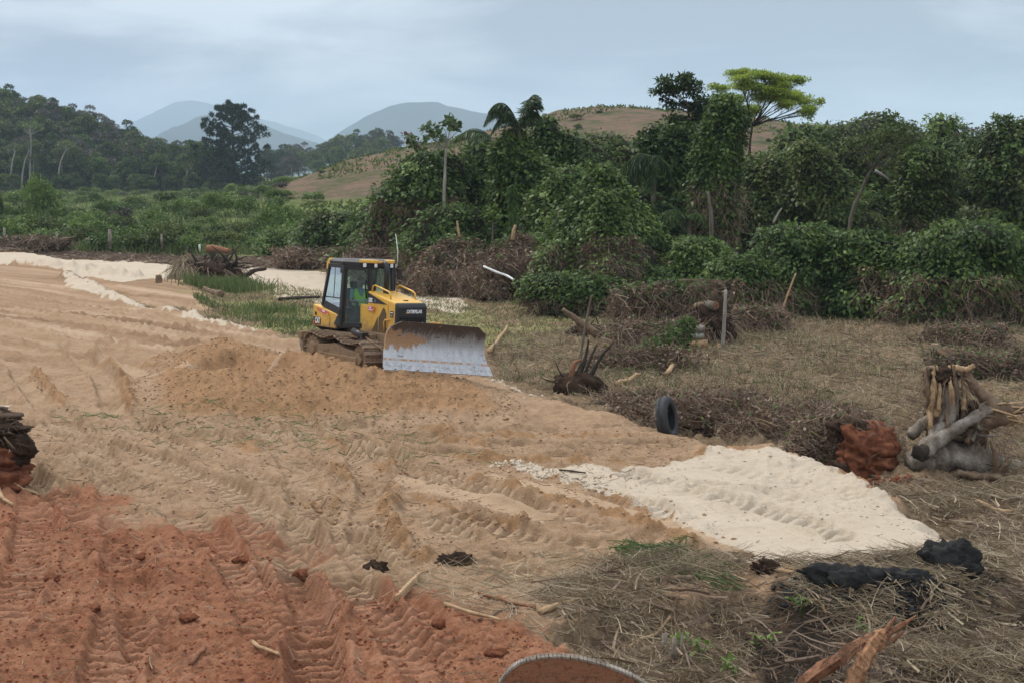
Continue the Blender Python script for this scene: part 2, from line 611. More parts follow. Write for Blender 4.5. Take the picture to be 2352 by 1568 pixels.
CLEAT = [  # (display px polyline, width, depth, pitch, cleat depth)
    ([(8, 815), (36, 836), (66, 880), (98, 915), (150, 960)], 0.6, 0.09, 0.19, 0.06),
    ([(130, 790), (196, 832), (238, 866), (254, 904), (262, 930), (312, 962), (380, 1010)], 0.62, 0.10, 0.19, 0.06),
    ([(640, 940), (676, 966), (730, 1003), (795, 1018), (830, 1056), (857, 1094), (863, 1128), (846, 1165), (850, 1226), (893, 1272), (960, 1310)], 0.62, 0.07, 0.18, 0.06),
    ([(790, 1000), (848, 1028), (927, 1070), (1000, 1096), (1053, 1108), (1179, 1142), (1287, 1178), (1394, 1213), (1520, 1245), (1640, 1280)], 0.60, 0.07, 0.20, 0.065),
    ([(905, 1108), (945, 1128), (1017, 1161), (1089, 1193), (1161, 1214), (1260, 1236), (1380, 1262)], 0.62, 0.07, 0.20, 0.065),
    ([(1280, 1215), (1240, 1240), (1160, 1275), (1090, 1310)], 0.6, 0.05, 0.2, 0.06),
    ([(560, 960), (620, 1010), (690, 1080), (700, 1160), (690, 1240), (720, 1330)], 0.6, 0.05, 0.17, 0.05),
    ([(130, 960), (200, 1030), (260, 1120), (290, 1250), (280, 1420), (240, 1600)], 0.62, 0.05, 0.17, 0.05),
    ([(-40, 990), (60, 1100), (80, 1190), (60, 1300), (0, 1450)], 0.6, 0.05, 0.17, 0.05),
    ([(640, 1230), (690, 1300), (720, 1400), (740, 1600)], 0.62, 0.05, 0.17, 0.05),
    ([(760, 1300), (860, 1400), (950, 1500), (1050, 1640)], 0.6, 0.05, 0.17, 0.05),
    ([(1370, 1110), (1386, 1122), (1525, 1180), (1612, 1203)], 0.58, 0.06, 0.19, 0.06),
    ([(1400, 1068), (1461, 1088), (1567, 1121), (1738, 1170), (1871, 1212), (1955, 1250)], 0.58, 0.08, 0.19, 0.065),
    ([(1600, 1060), (1621, 1068), (1764, 1090), (1898, 1121), (1990, 1150)], 0.58, 0.06, 0.19, 0.06),
    ([(1500, 1090), (1578, 1106), (1764, 1130), (1850, 1150)], 0.4, 0.05, 0.19, 0.05),
    ([(812, 998), (981, 1004), (1215, 1016), (1360, 1016), (1502, 1014), (1620, 1010)], 0.42, 0.07, 0.34, 0.07),
    ([(860, 1022), (981, 1031), (1179, 1035), (1350, 1042), (1502, 1052), (1600, 1048)], 0.42, 0.07, 0.34, 0.07),
    ([(760, 980), (900, 984), (1100, 990), (1300, 985), (1480, 980)], 0.4, 0.05, 0.34, 0.05),
    ([(-60, 690), (120, 720), (300, 745), (520, 775), (700, 800)], 0.6, 0.05, 0.18, 0.04),
    ([(-60, 735), (120, 765), (300, 790), (420, 800)], 0.6, 0.06, 0.18, 0.04),
    ([(-60, 660), (150, 690), (350, 722), (560, 752), (700, 780)], 0.6, 0.04, 0.18, 0.04),
    ([(-60, 780), (60, 790), (180, 800), (330, 850), (470, 868), (600, 874)], 0.55, 0.06, 0.18, 0.03),
    ([(-80, 605), (200, 622), (420, 640)], 0.7, 0.05, 0.2, 0.03),
    ([(560, 625), (740, 640), (900, 655), (1040, 680)], 0.8, 0.06, 0.2, 0.03),
    ([(560, 610), (740, 618), (930, 640)], 0.8, 0.06, 0.2, 0.03),
]
SMOOTHS = [([(905, 1092), (980, 1108), (1100, 1140), (1200, 1168), (1290, 1196)], 0.85, 0.03),
           ([(1110, 1085), (1230, 1110), (1340, 1140), (1500, 1195), (1620, 1240), (1700, 1270)], 0.45, 0.02),
           ([(180, 790), (260, 835), (330, 866)], 0.45, 0.02),
           ([(330, 870), (450, 872), (560, 876), (690, 868)], 0.4, 0.05)]
WINDROW = [  # (polyline, height, width)
    ([(745, 1000), (777, 1018), (830, 1040), (880, 1068), (926, 1090)], 0.17, 0.22),
    ([(760, 1070), (790, 1098), (818, 1128)], 0.20, 0.20),
    ([(905, 1100), (895, 1125), (905, 1150), (870, 1190), (900, 1225), (965, 1262)], 0.15, 0.18),
    ([(850, 1205), (900, 1240), (960, 1275), (1010, 1300)], 0.14, 0.18),
    ([(930, 1132), (1050, 1168), (1150, 1198), (1250, 1206)], 0.07, 0.12),
    ([(1040, 1090), (1130, 1100), (1290, 1150), (1400, 1180), (1502, 1214), (1620, 1262)], 0.12, 0.15),
    ([(1150, 1058), (1200, 1070), (1260, 1085), (1330, 1112), (1420, 1140), (1560, 1196), (1650, 1240)], 0.12, 0.18),
    ([(690, 1150), (760, 1165), (745, 1190)], 0.12, 0.25),
    ([(66, 850), (110, 895), (140, 935)], 0.16, 0.2),
    ([(215, 820), (270, 850), (290, 900), (300, 935)], 0.14, 0.18),
    ([(0, 705), (200, 740), (400, 775), (480, 800)], 0.14, 0.3),
    ([(0, 755), (160, 785), (330, 800)], 0.10, 0.25),
    ([(100, 690), (300, 722), (500, 760), (700, 792)], 0.12, 0.3),
    ([(640, 1000), (560, 1020), (600, 1050)], 0.07, 0.2),
    ([(960, 1000), (1100, 1022), (1200, 1025)], 0.09, 0.2),
    ([(930, 992), (1200, 1004), (1500, 1004)], 0.08, 0.15),
    ([(900, 1040), (1300, 1056), (1480, 1060)], 0.09, 0.18),
    ([(0, 612), (60, 610), (180, 618), (330, 625)], 0.35, 0.9),
    ([(1440, 1080), (1560, 1108), (1640, 1136), (1740, 1160), (1860, 1200), (1960, 1240)], 0.06, 0.14),
    ([(1600, 1055), (1660, 1030), (1720, 1040), (1830, 1075)], 0.09, 0.3),
    ([(1770, 1022), (1850, 1052), (1960, 1102), (2060, 1165)], 0.07, 0.22),
]
BERM = ([(150, 642), (210, 662), (330, 700), (480, 738), (640, 770)], 0.55, 0.55)


for _i in range(13):      # long graded streaks across the upper platform
    _o = _i * 13
    WINDROW.append(([(-60, 640 + _o), (150, 668 + _o * 1.02), (330, 700 + _o), (520 + (_i % 3) * 30, 742 + _o * 0.85)], 0.05 + 0.05 * (_i % 3 == 0), 0.10 + 0.05 * (_i % 2)))
for _v in [[(-60, 905), (200, 962), (450, 1040), (650, 1130), (800, 1230), (900, 1340)], [(-60, 945), (180, 1005), (420, 1085), (610, 1178), (750, 1280), (840, 1380)],
           [(-60, 1000), (130, 1050), (330, 1130), (480, 1230), (570, 1340), (620, 1480)], [(300, 962), (520, 1002), (720, 1062), (900, 1142), (1080, 1240), (1220, 1330)],
           [(500, 968), (760, 1012), (1000, 1076), (1240, 1160)], [(-60, 1060), (60, 1100), (200, 1190), (300, 1320), (350, 1500)], [(560, 1180), (640, 1290), (700, 1420), (740, 1600)], [(900, 1380), (1000, 1450), (1100, 1560)]]:
    CLEAT.append((_v, 0.58, 0.07, 0.18, 0.055))


def _prep():
    for L in (CLEAT, SMOOTHS, WINDROW):
        for i, it in enumerate(L):
            L[i] = (smooth_line(W(it[0]), 40),) + tuple(it[1:])


_prep()
BERM = (smooth_line(W(BERM[0]), 40),) + BERM[1:]
CREST = smooth_line(W([(600, 812), (680, 824), (760, 842), (840, 856), (905, 868)], 0.62), 30)
_hx = np.array([(a, b) for a, b in [(480, 446), (560, 440), (660, 428), (760, 392), (850, 362), (950, 338), (1050, 315), (1150, 290), (1270, 262),
               (1400, 252), (1500, 253), (1650, 264), (1800, 284), (2000, 312), (2200, 340), (2600, 380), (3200, 420)]], float)
HILL_X = (_hx[:, 0] - CX) / FPX * 260
HILL_Z = np.maximum(0, 5.3 + (HOR - _hx[:, 1]) / FPX * 260 + 0.0)
_fx = np.array([(-900, 190), (-300, 195), (40, 205), (130, 228), (240, 268), (330, 312), (450, 335), (560, 345), (700, 400), (800, 445)], float)
FOR_X = (_fx[:, 0] - CX) / FPX * 440
FOR_Z = np.maximum(0, (HOR - _fx[:, 1]) / FPX * 440 - 6.0)


def near(x, y, V, pad):
    return (x > V[:, 0].min() - pad) & (x < V[:, 0].max() + pad) & (y > V[:, 1].min() - pad) & (y < V[:, 1].max() + pad)


def terrain(x, y, masks=False):
    x = np.asarray(x, float)
    y = np.asarray(y, float)
    M = {}
    wob = 0.25 * fbm(x * 0.9, y * 0.9, 3, 5)
    dpl = sdpoly(x, y, PLAT) + wob
    S = ss(-0.55, 0.45, dpl)
    z = -0.55 + 0.55 * S
    z = z + 0.10 * fbm(x * 0.12, y * 0.12, 2, 11) * ss(14, 30, y)
    # hills beyond
    zc = np.interp(x, HILL_X, HILL_Z)
    rise = ss(118, 255, y) * (1 - 0.5 * ss(262, 420, y))
    hill = zc * rise
    z = z + hill * (1 + 0.05 * fbm(x * 0.05, y * 0.05, 3, 21)) + 0.5 * fbm(x * 0.11, y * 0.08, 3, 22) * ss(140, 220, y) * (zc > 1)
    zf = np.interp(x / np.maximum(y, 1) * 440, FOR_X, FOR_Z)
    z = z + zf * ss(375, 445, y) * (1 - 0.7 * ss(470, 800, y))
    # the sand tongue keeps its height to the end, then drops
    dm = sdpoly(x, y, MOUND) + 0.35 * wob
    mnd = ss(-0.35, 2.2, dm)
    z = z + 0.50 * mnd * S
    z = z - 0.48 * ss(-0.1, 0.45, sdpoly(x, y, HOLLOW) + 0.4 * wob) * S
    # dozer pad behind the crest
    wr = np.zeros_like(x)
    for V, h, w in WINDROW:
        k = near(x, y, V, 1.5)
        if not k.any():
            continue
        d, s, L = linedist(x[k], y[k], V)
        n = fbm(x[k] * 3.1, y[k] * 3.1, 3, 31)
        g = np.exp(-(d / w) ** 2) * ss(0, 0.5, s) * ss(0, 0.5, L - s) * np.clip(0.75 + 0.7 * n, 0.15, 1.6)
        wr[k] = np.maximum(wr[k], g)
        z[k] += h * g
    k = near(x, y, CREST, 2)
    if k.any():
        d, s, L = linedist(x[k], y[k], CREST)
        z[k] += 0.26 * np.exp(-(d / 0.5) ** 2) * ss(0, 1.0, s) * ss(0, 1.0, L - s) * (0.9 + 0.35 * fbm(x[k] * 2, y[k] * 2, 3, 37))
    k = near(x, y, BERM[0], 3)
    if k.any():
        d, s, L = linedist(x[k], y[k], BERM[0])
        n = fbm(x[k] * 1.1, y[k] * 1.1, 3, 33)
        fall = 0.35 + 0.65 * (1 - s / L)
        z[k] += BERM[1] * fall * np.exp(-(d / BERM[2]) ** 2) * (0.85 + 0.3 * n) * ss(0, 1.2, s)
    tr = np.zeros_like(x)
    for V, w, dep, pitch, cd in CLEAT:
        k = near(x, y, V, 1.0)
        if not k.any():
            continue
        xx, yy = x[k], y[k]
        d, s, L = linedist(xx, yy, V)
        d = d + 0.05 * vnoise(xx * 2.3, yy * 2.3, 41)
        n = fbm(xx * 0.8, yy * 0.8, 2, 42)
        wear = np.clip(0.75 + 0.8 * n, 0.15, 1.1)
        m = (1 - ss(w / 2 - 0.07, w / 2 + 0.03, d)) * ss(0, 0.4, s) * ss(0, 0.4, L - s)
        fr = np.abs((s / (pitch * 1.35)) % 1 - 0.5)
        gro = 1 - ss(0.13, 0.30, fr + 0.06 * vnoise(xx * 5, yy * 5, 43))
        z[k] += -m * (dep * 0.8 * (0.5 + wear) + 1.75 * cd * gro * wear) + 0.085 * np.exp(-((d - w / 2 - 0.08) / 0.065) ** 2) * np.clip(0.55 + n, 0.1, 1.3) * ss(0, 0.6, s) * ss(0, 0.6, L - s)
        tr[k] = np.maximum(tr[k], m * wear)
    sm = np.zeros_like(x)
    for V, w, dep in SMOOTHS:
        k = near(x, y, V, 1.0)
        if not k.any():
            continue
        d, s, L = linedist(x[k], y[k], V)
        m = (1 - ss(w / 2 - 0.05, w / 2 + 0.04, d)) * ss(0, 0.1, s) * ss(0, 0.1, L - s)
        z[k] += m * dep
        sm[k] = np.maximum(sm[k], m)
    dr = sdpoly(x, y, RED) + 0.9 * fbm(x * 0.7, y * 0.7, 3, 51) + 0.25 * fbm(x * 3, y * 3, 2, 52)
    red = ss(-1.3, 1.1, dr)
    sand = np.zeros_like(x)
    for q, V in enumerate(SANDPATCH):
        k = near(x, y, V, 2)
        if k.any():
            dd = sdpoly(x[k], y[k], V) + 0.16 * fbm(x[k] * 2.2, y[k] * 2.2, 3, 55)
            sand[k] = np.maximum(sand[k], ss(-0.08, 0.12, dd))
            if q == 0:
                z[k] += 0.03 * ss(-0.2, 0.5, dd)
    out = 1 - ss(-0.2, 0.25, dpl)
    dt = sdpoly(x, y, TANM) + wob * 2
    z = z + 0.4 * ss(-0.8, 1.0, dt) * (1 - S)
    out = out * (1 - ss(-0.3, 0.5, dt))
    near_k = 1 - ss(45, 90, y)
    # surface relief
    rel = 0.035 * fbm(x * 1.3, y * 1.3, 3, 61) * near_k
    crumb = fbm(x * 7.0, y * 7.0, 3, 62, 0.6)
    lumps = np.maximum(0, fbm(x * 3.4, y * 3.4, 3, 63)) ** 2
    loose = np.clip(mnd * 1.2 + wr, 0, 1)
    quiet = np.clip(np.maximum(sm * 0.9, 0.9 * ss(0.2, 1.0, sand) * (1 - 0.75 * ss(0.5, 0.85, 0.5 + 0.5 * fbm(x * 0.55, y * 0.8, 2, 66)))), 0, 0.92)
    amp = (0.032 + 0.034 * loose + 0.012 * red + 0.045 * out) * (1 - quiet) * (1 - 0.4 * tr)
    z = z + rel * (1 - 0.6 * quiet) + amp * crumb * near_k
    z = z + (0.07 * loose + 0.03 * red + 0.09 * out + 0.035) * np.minimum(lumps, 0.8) * near_k * (1 - quiet) * (1 - 0.5 * tr)
    # tufty ground outside the graded soil
    z = z + out * near_k * 0.11 * fbm(x * 0.9, y * 0.9, 3, 71)
    if not masks:
        return z
    M['red'] = red * (1 - out) + out * 0.35 * ss(0.25, 0.6, fbm(x * 0.5, y * 0.5, 3, 81))
    M['sand'] = sand
    M['loose'] = loose
    M['out'] = out
    dg = sdpoly(x, y, GRASSP) + 2.0 * fbm(x * 0.35, y * 0.35, 3, 82)
    far = ss(92, 112, y + 8 * fbm(x * 0.06, y * 0.06, 2, 84))
    M['grass'] = np.clip(ss(-1.5, 1.5, dg) * (0.55 + 0.6 * fbm(x * 0.5, y * 0.5, 3, 83)), 0, 1) * (1 - far)
    M['far'] = far
    M['wood'] = ss(1.0, 4.0, zf) * ss(350, 372, y)
    M['hill'] = ss(0.12, 0.45, rise) * ss(1.5, 4.0, zc * rise)
    M['peat'] = np.clip(ss(-0.3, 0.2, sdpoly(x, y, PEATP) + wob) + 0.75 * ss(-0.5, 1.0, sdpoly(x, y, DARKLIT) + 1.2 * fbm(x * 0.8, y * 0.8, 3, 88)), 0, 1)
    M['graded'] = ss(36, 44, y) * (1 - out) * (1 - mnd) * (1 - ss(90, 110, y))
    M['pack'] = np.clip(np.maximum(sm, tr * 0.7), 0, 1)
    return z, M


def gz(x, y):
    return float(terrain(np.array([x], float), np.array([y], float))[0])


def GP(px, py, z0=0.0):
    """ground point under a picture point"""
    z = z0
    for _ in range(4):
        x, y = G(px, py, z)
        z = gz(x, y)
    return Vector((x, y, z))


def gz_many(xy):
    return terrain(xy[:, 0], xy[:, 1])


def sample_poly(V, n):
    lo, hi = V.min(0), V.max(0)
    out = []
    c = 0
    while c < n:
        p = RNG.uniform(lo, hi, (n * 3, 2))
        p = p[sdpoly(p[:, 0], p[:, 1], V) > 0]
        out.append(p)
        c += len(p)
    return np.vstack(out)[:n]


def build_ground():
    ys = list(np.arange(1960, 1570, -3.5)) + list(np.arange(1570, 940, -1.4)) + list(np.arange(940, 600, -2.0)) + list(np.arange(600, 446, -2.2))
    Ys = [G(CX, v)[1] for v in ys]
    while Ys[-1] < 14000:
        Ys.append(Ys[-1] * 1.07 if Ys[-1] > 560 else Ys[-1] + 6)
    Ys = np.array([3.0, 5.0, 7.0] + [v for v in Ys if v > 7.5])
    fine = np.arange(-240, 2592, 4.9)
    tx = (fine - CX) / FPX
    lo = -np.tan(np.linspace(R(66), math.atan(-tx[0]) + 0.01, 22))
    hi = np.tan(np.linspace(math.atan(tx[-1]) + 0.01, R(66), 22))
    tx = np.concatenate([lo, tx, hi])
    X = np.outer(Ys, tx)
    Y = np.repeat(Ys[:, None], len(tx), 1)
    x, y = X.ravel(), Y.ravel()
    z, M = terrain(x, y, True)
    nr, nc = len(Ys), len(tx)
    i = np.arange(nr - 1)[:, None] * nc + np.arange(nc - 1)[None, :]
    i = i.ravel()
    quads = np.stack([i, i + 1, i + nc + 1, i + nc], 1)
    me = fast_mesh('ground', np.stack([x, y, z], 1), quads, smooth=True)
    for k, v in M.items():
        a = me.attributes.new(k, 'FLOAT', 'POINT')
        a.data.foreach_set('value', v.astype(np.float32))
    t = NT('bare_earth')
    pos = t.pos()
    n1 = t.noise(0.9, 6, 0.6, pos)
    n2 = t.noise(6.0, 6, 0.65, pos)
    n3 = t.noise(32.0, 4, 0.65, pos)
    n4 = t.noise(0.22, 4, 0.6, pos)
    mixn = t.math('ADD', t.math('MULTIPLY', n1, 0.34), t.math('ADD', t.math('MULTIPLY', n2, 0.36), t.math('MULTIPLY', n3, 0.30)))
    tan = t.ramp(mixn, [(0.28, (0.125, 0.074, 0.040)), (0.40, (0.225, 0.141, 0.081)), (0.50, (0.312, 0.204, 0.122)), (0.66, (0.445, 0.315, 0.205))])
    pack = t.ramp(mixn, [(0.30, (0.33, 0.220, 0.132)), (0.68, (0.49, 0.355, 0.235))])
    loose = t.ramp(mixn, [(0.34, (0.19, 0.104, 0.050)), (0.50, (0.295, 0.172, 0.088)), (0.64, (0.38, 0.228, 0.122))])
    red = t.ramp(mixn, [(0.30, (0.085, 0.027, 0.014)), (0.42, (0.180, 0.057, 0.027)), (0.52, (0.26, 0.092, 0.046)), (0.66, (0.37, 0.165, 0.095))])
    sand = t.ramp(mixn, [(0.28, (0.30, 0.235, 0.165)), (0.40, (0.435, 0.352, 0.258)), (0.52, (0.50, 0.412, 0.312)), (0.7, (0.56, 0.47, 0.365))])
    litter = t.ramp(mixn, [(0.30, (0.040, 0.026, 0.016)), (0.43, (0.12, 0.080, 0.047)), (0.52, (0.20, 0.140, 0.085)), (0.64, (0.33, 0.24, 0.15))])
    grass = t.ramp(mixn, [(0.30, (0.10, 0.098, 0.034)), (0.5, (0.215, 0.195, 0.082)), (0.68, (0.33, 0.29, 0.145))])
    far = t.ramp(t.math('ADD', t.math('MULTIPLY', n4, 0.6), t.math('MULTIPLY', n1, 0.4)), [(0.36, (0.05, 0.065, 0.02)), (0.5, (0.105, 0.125, 0.038)), (0.64, (0.17, 0.175, 0.065))])
    hn = t.math('ADD', t.math('MULTIPLY', t.noise(0.16, 7, 0.72, t.scaled(pos, (1, 1, 2.5))), 0.6), t.math('MULTIPLY', t.noise(0.7, 5, 0.7, pos), 0.4))
    hill = t.ramp(hn, [(0.38, (0.045, 0.052, 0.020)), (0.45, (0.085, 0.082, 0.036)), (0.50, (0.125, 0.085, 0.054)), (0.56, (0.170, 0.105, 0.074)), (0.63, (0.09, 0.10, 0.036))])
    nb = t.math('SUBTRACT', mixn, 0.48)

    def soft(name, k=1.6, lo=0.32, hi=0.68):
        return t.range(t.math('ADD', t.attr(name).outputs['Fac'], t.math('MULTIPLY', nb, k)), lo, hi)

    c = t.mix(soft('loose', 0.6), tan, loose)
    c = t.mix(t.math('MULTIPLY', soft('pack', 1.2, 0.3, 0.9), 0.75), c, pack)
    sv = t.n.new('ShaderNodeMapping')
    sv.inputs['Rotation'].default_value = (0, 0, STREAK)
    t.l.new(pos, sv.inputs[0])
    stk = t.noise(1.1, 5, 0.6, t.scaled(sv.outputs[0], (0.05, 1.0, 1.0)))
    strk = t.ramp(t.math('ADD', t.math('MULTIPLY', stk, 0.7), t.math('MULTIPLY', mixn, 0.3)), [(0.36, (0.17, 0.100, 0.056)), (0.46, (0.275, 0.175, 0.102)), (0.54, (0.35, 0.235, 0.145)), (0.64, (0.46, 0.335, 0.225))])
    c = t.mix(t.math('MULTIPLY', t.attr('graded').outputs['Fac'], 0.85), c, strk)
    redp = t.mix(t.math('MULTIPLY', soft('pack', 1.2, 0.3, 0.9), 0.45), red, (0.33, 0.142, 0.080))
    redm = t.math('MULTIPLY', soft('red', 3.2, 0.15, 0.85), t.range(t.math('ADD', n4, t.math('MULTIPLY', n1, 0.35)), 0.42, 0.62, 1.0, 0.72))
    c = t.mix(redm, c, redp)
    c = t.mix(soft('out', 1.0), c, litter)
    c = t.mix(soft('grass', 1.5), c, grass)
    c = t.mix(soft('far', 0.6), c, far)
    c = t.mix(soft('hill', 0.8), c, hill)
    c = t.mix(soft('wood', 0.6), c, t.ramp(n1, [(0.3, (0.018, 0.018, 0.010)), (0.7, (0.045, 0.042, 0.022))]))
    c = t.mix(soft('sand', 2.0, 0.25, 0.75), c, sand)
    c = t.mix(t.math('MULTIPLY', soft('peat', 1.6), 0.9), c, (0.022, 0.018, 0.015))
    h = t.math('ADD', t.math('MULTIPLY', n2, 0.7), t.math('MULTIPLY', n3, 0.5))
    n5 = t.noise(85.0, 3, 0.7, pos)
    nrm = t.bump(t.math('ADD', h, t.math('MULTIPLY', n5, 0.2)), 0.75, 0.07)
    MAT['ground'] = t.finish(t.principled(c, 0.95, normal=nrm, spec=0.08))
    me.materials.append(MAT['ground'])
    o = obj_from(me, 'ground', kind='structure')
    return o


_ga, _gb = G(-60, 690), G(520, 775)
STREAK = -math.atan2(_gb[1] - _ga[1], _gb[0] - _ga[0])
build_ground()


# ------------------------------------------------------------------ far mountains
def mountain(name, prof, Y, depth, seed):
    V = np.array(prof, float)
    xs = np.linspace(V[0, 0], V[-1, 0], 130)
    tops = np.interp(xs, V[:, 0], V[:, 1])
    ker = np.hanning(11)
    tops = np.convolve(np.pad(tops, 5, mode='edge'), ker / ker.sum(), 'valid') - 3.0 * np.abs(fbm(xs * 0.022, xs * 0.0, 5, seed, 0.6))
    wx = (xs - CX) / FPX * Y
    wz = CAM_H + (HOR - tops) / FPX * Y
    rows = 60
    verts = []
    for j in range(rows):
        f = j / (rows - 1)
        yy = Y + (f - 0.5) * 2 * depth
        prof_h = np.clip(1 - np.abs(f - 0.5) * 2, 0, 1) ** 0.8
        hz = wz * prof_h * (1 + 0.10 * fbm(wx * 0.006, np.full_like(wx, yy * 0.006), 4, seed) * (1 - prof_h * 0.75))
        hz = hz + (0.016 * Y / 10) * 0.28 * fbm(wx * 0.05, np.full_like(wx, yy * 0.05), 3, seed + 9) * prof_h
        verts.append(np.stack([wx, np.full_like(wx, yy), hz - 3], 1))
    nc = len(xs)
    i = (np.arange(rows - 1)[:, None] * nc + np.arange(nc - 1)[None, :]).ravel()
    me = fast_mesh(name, np.vstack(verts), np.stack([i, i + 1, i + nc + 1, i + nc], 1), MAT['mountain'], smooth=True)
    return obj_from(me, name, kind='structure')


MAT['mountain'] = rough_mat('forested_slope', (0.010, 0.018, 0.012), (0.032, 0.044, 0.026), 0.04, 0.95, 1.0, 6.0, coord='Object', spec=0.05)
mountain('mountain', [(-500, 420), (-100, 380), (150, 345), (280, 302), (340, 272), (390, 242), (430, 226), (475, 240), (530, 258), (600, 268), (680, 296), (750, 322), (830, 350), (1000, 400)], 9400, 1200, 101)
mountain('mountain', [(200, 400), (330, 335), (400, 296), (470, 266), (520, 268), (580, 276), (640, 302), (700, 320), (760, 340), (830, 362), (900, 400)], 5000, 760, 102)
mountain('mountain', [(600, 400), (680, 352), (750, 332), (800, 290), (850, 262), (915, 240), (985, 233), (1050, 242), (1110, 258), (1160, 276), (1300, 296), (1500, 330), (1800, 350), (2400, 380), (3000, 410)], 5400, 760, 103)
# ------------------------------------------------------------------ foliage builders
def unit(a):
    return a / (np.linalg.norm(a, axis=1, keepdims=True) + 1e-9)


def rdir(n):
    return unit(RNG.normal(size=(n, 3)))


def leaf_arrays(Pb, D, N, L, Wd, fold=0.2):
    n = len(Pb)
    S = unit(np.cross(D, N))
    N2 = np.cross(S, D)
    L = np.asarray(L).reshape(-1, 1) * np.ones((n, 1))
    Wd = np.asarray(Wd).reshape(-1, 1) * np.ones((n, 1))
    mid = Pb + D * L * 0.45
    v = np.empty((n, 4, 3))
    v[:, 0] = Pb
    v[:, 1] = mid + S * Wd / 2 + N2 * fold * Wd
    v[:, 2] = Pb + D * L
    v[:, 3] = mid - S * Wd / 2 + N2 * fold * Wd
    q = np.arange(n * 4).reshape(n, 4)
    t = np.repeat(RNG.random(n), 4)
    return v.reshape(-1, 3), q, t


def leaf_mesh(name, Pb, D, N, L, Wd, mat, fold=0.2):
    v, q, t = leaf_arrays(Pb, D, N, L, Wd, fold)
    return fast_mesh(name, v, q, mat, t)


def strand_arrays(pts, width):
    """pts (n,k,3) ribbons facing roughly the outside"""
    n, k, _ = pts.shape
    d = np.gradient(pts, axis=1)
    up = rdir(n)[:, None, :] * 0.5 + np.array([0.0, -1.0, 0.2])
    s = np.cross(d, up)
    s = s / (np.linalg.norm(s, axis=2, keepdims=True) + 1e-9)
    w = np.asarray(width).reshape(-1, 1, 1) * np.linspace(1, 0.35, k).reshape(1, k, 1) * 0.5
    v = np.stack([pts - s * w, pts + s * w], 2)          # n,k,2,3
    idx = np.arange(n * k * 2).reshape(n, k, 2)
    q = np.stack([idx[:, :-1, 0], idx[:, :-1, 1], idx[:, 1:, 1], idx[:, 1:, 0]], -1).reshape(-1, 4)
    t = np.repeat(RNG.random(n), k * 2)
    return v.reshape(-1, 3), q, t


def strand_mesh(name, pts, width, mat):
    v, q, t = strand_arrays(pts, width)
    return fast_mesh(name, v, q, mat, t)


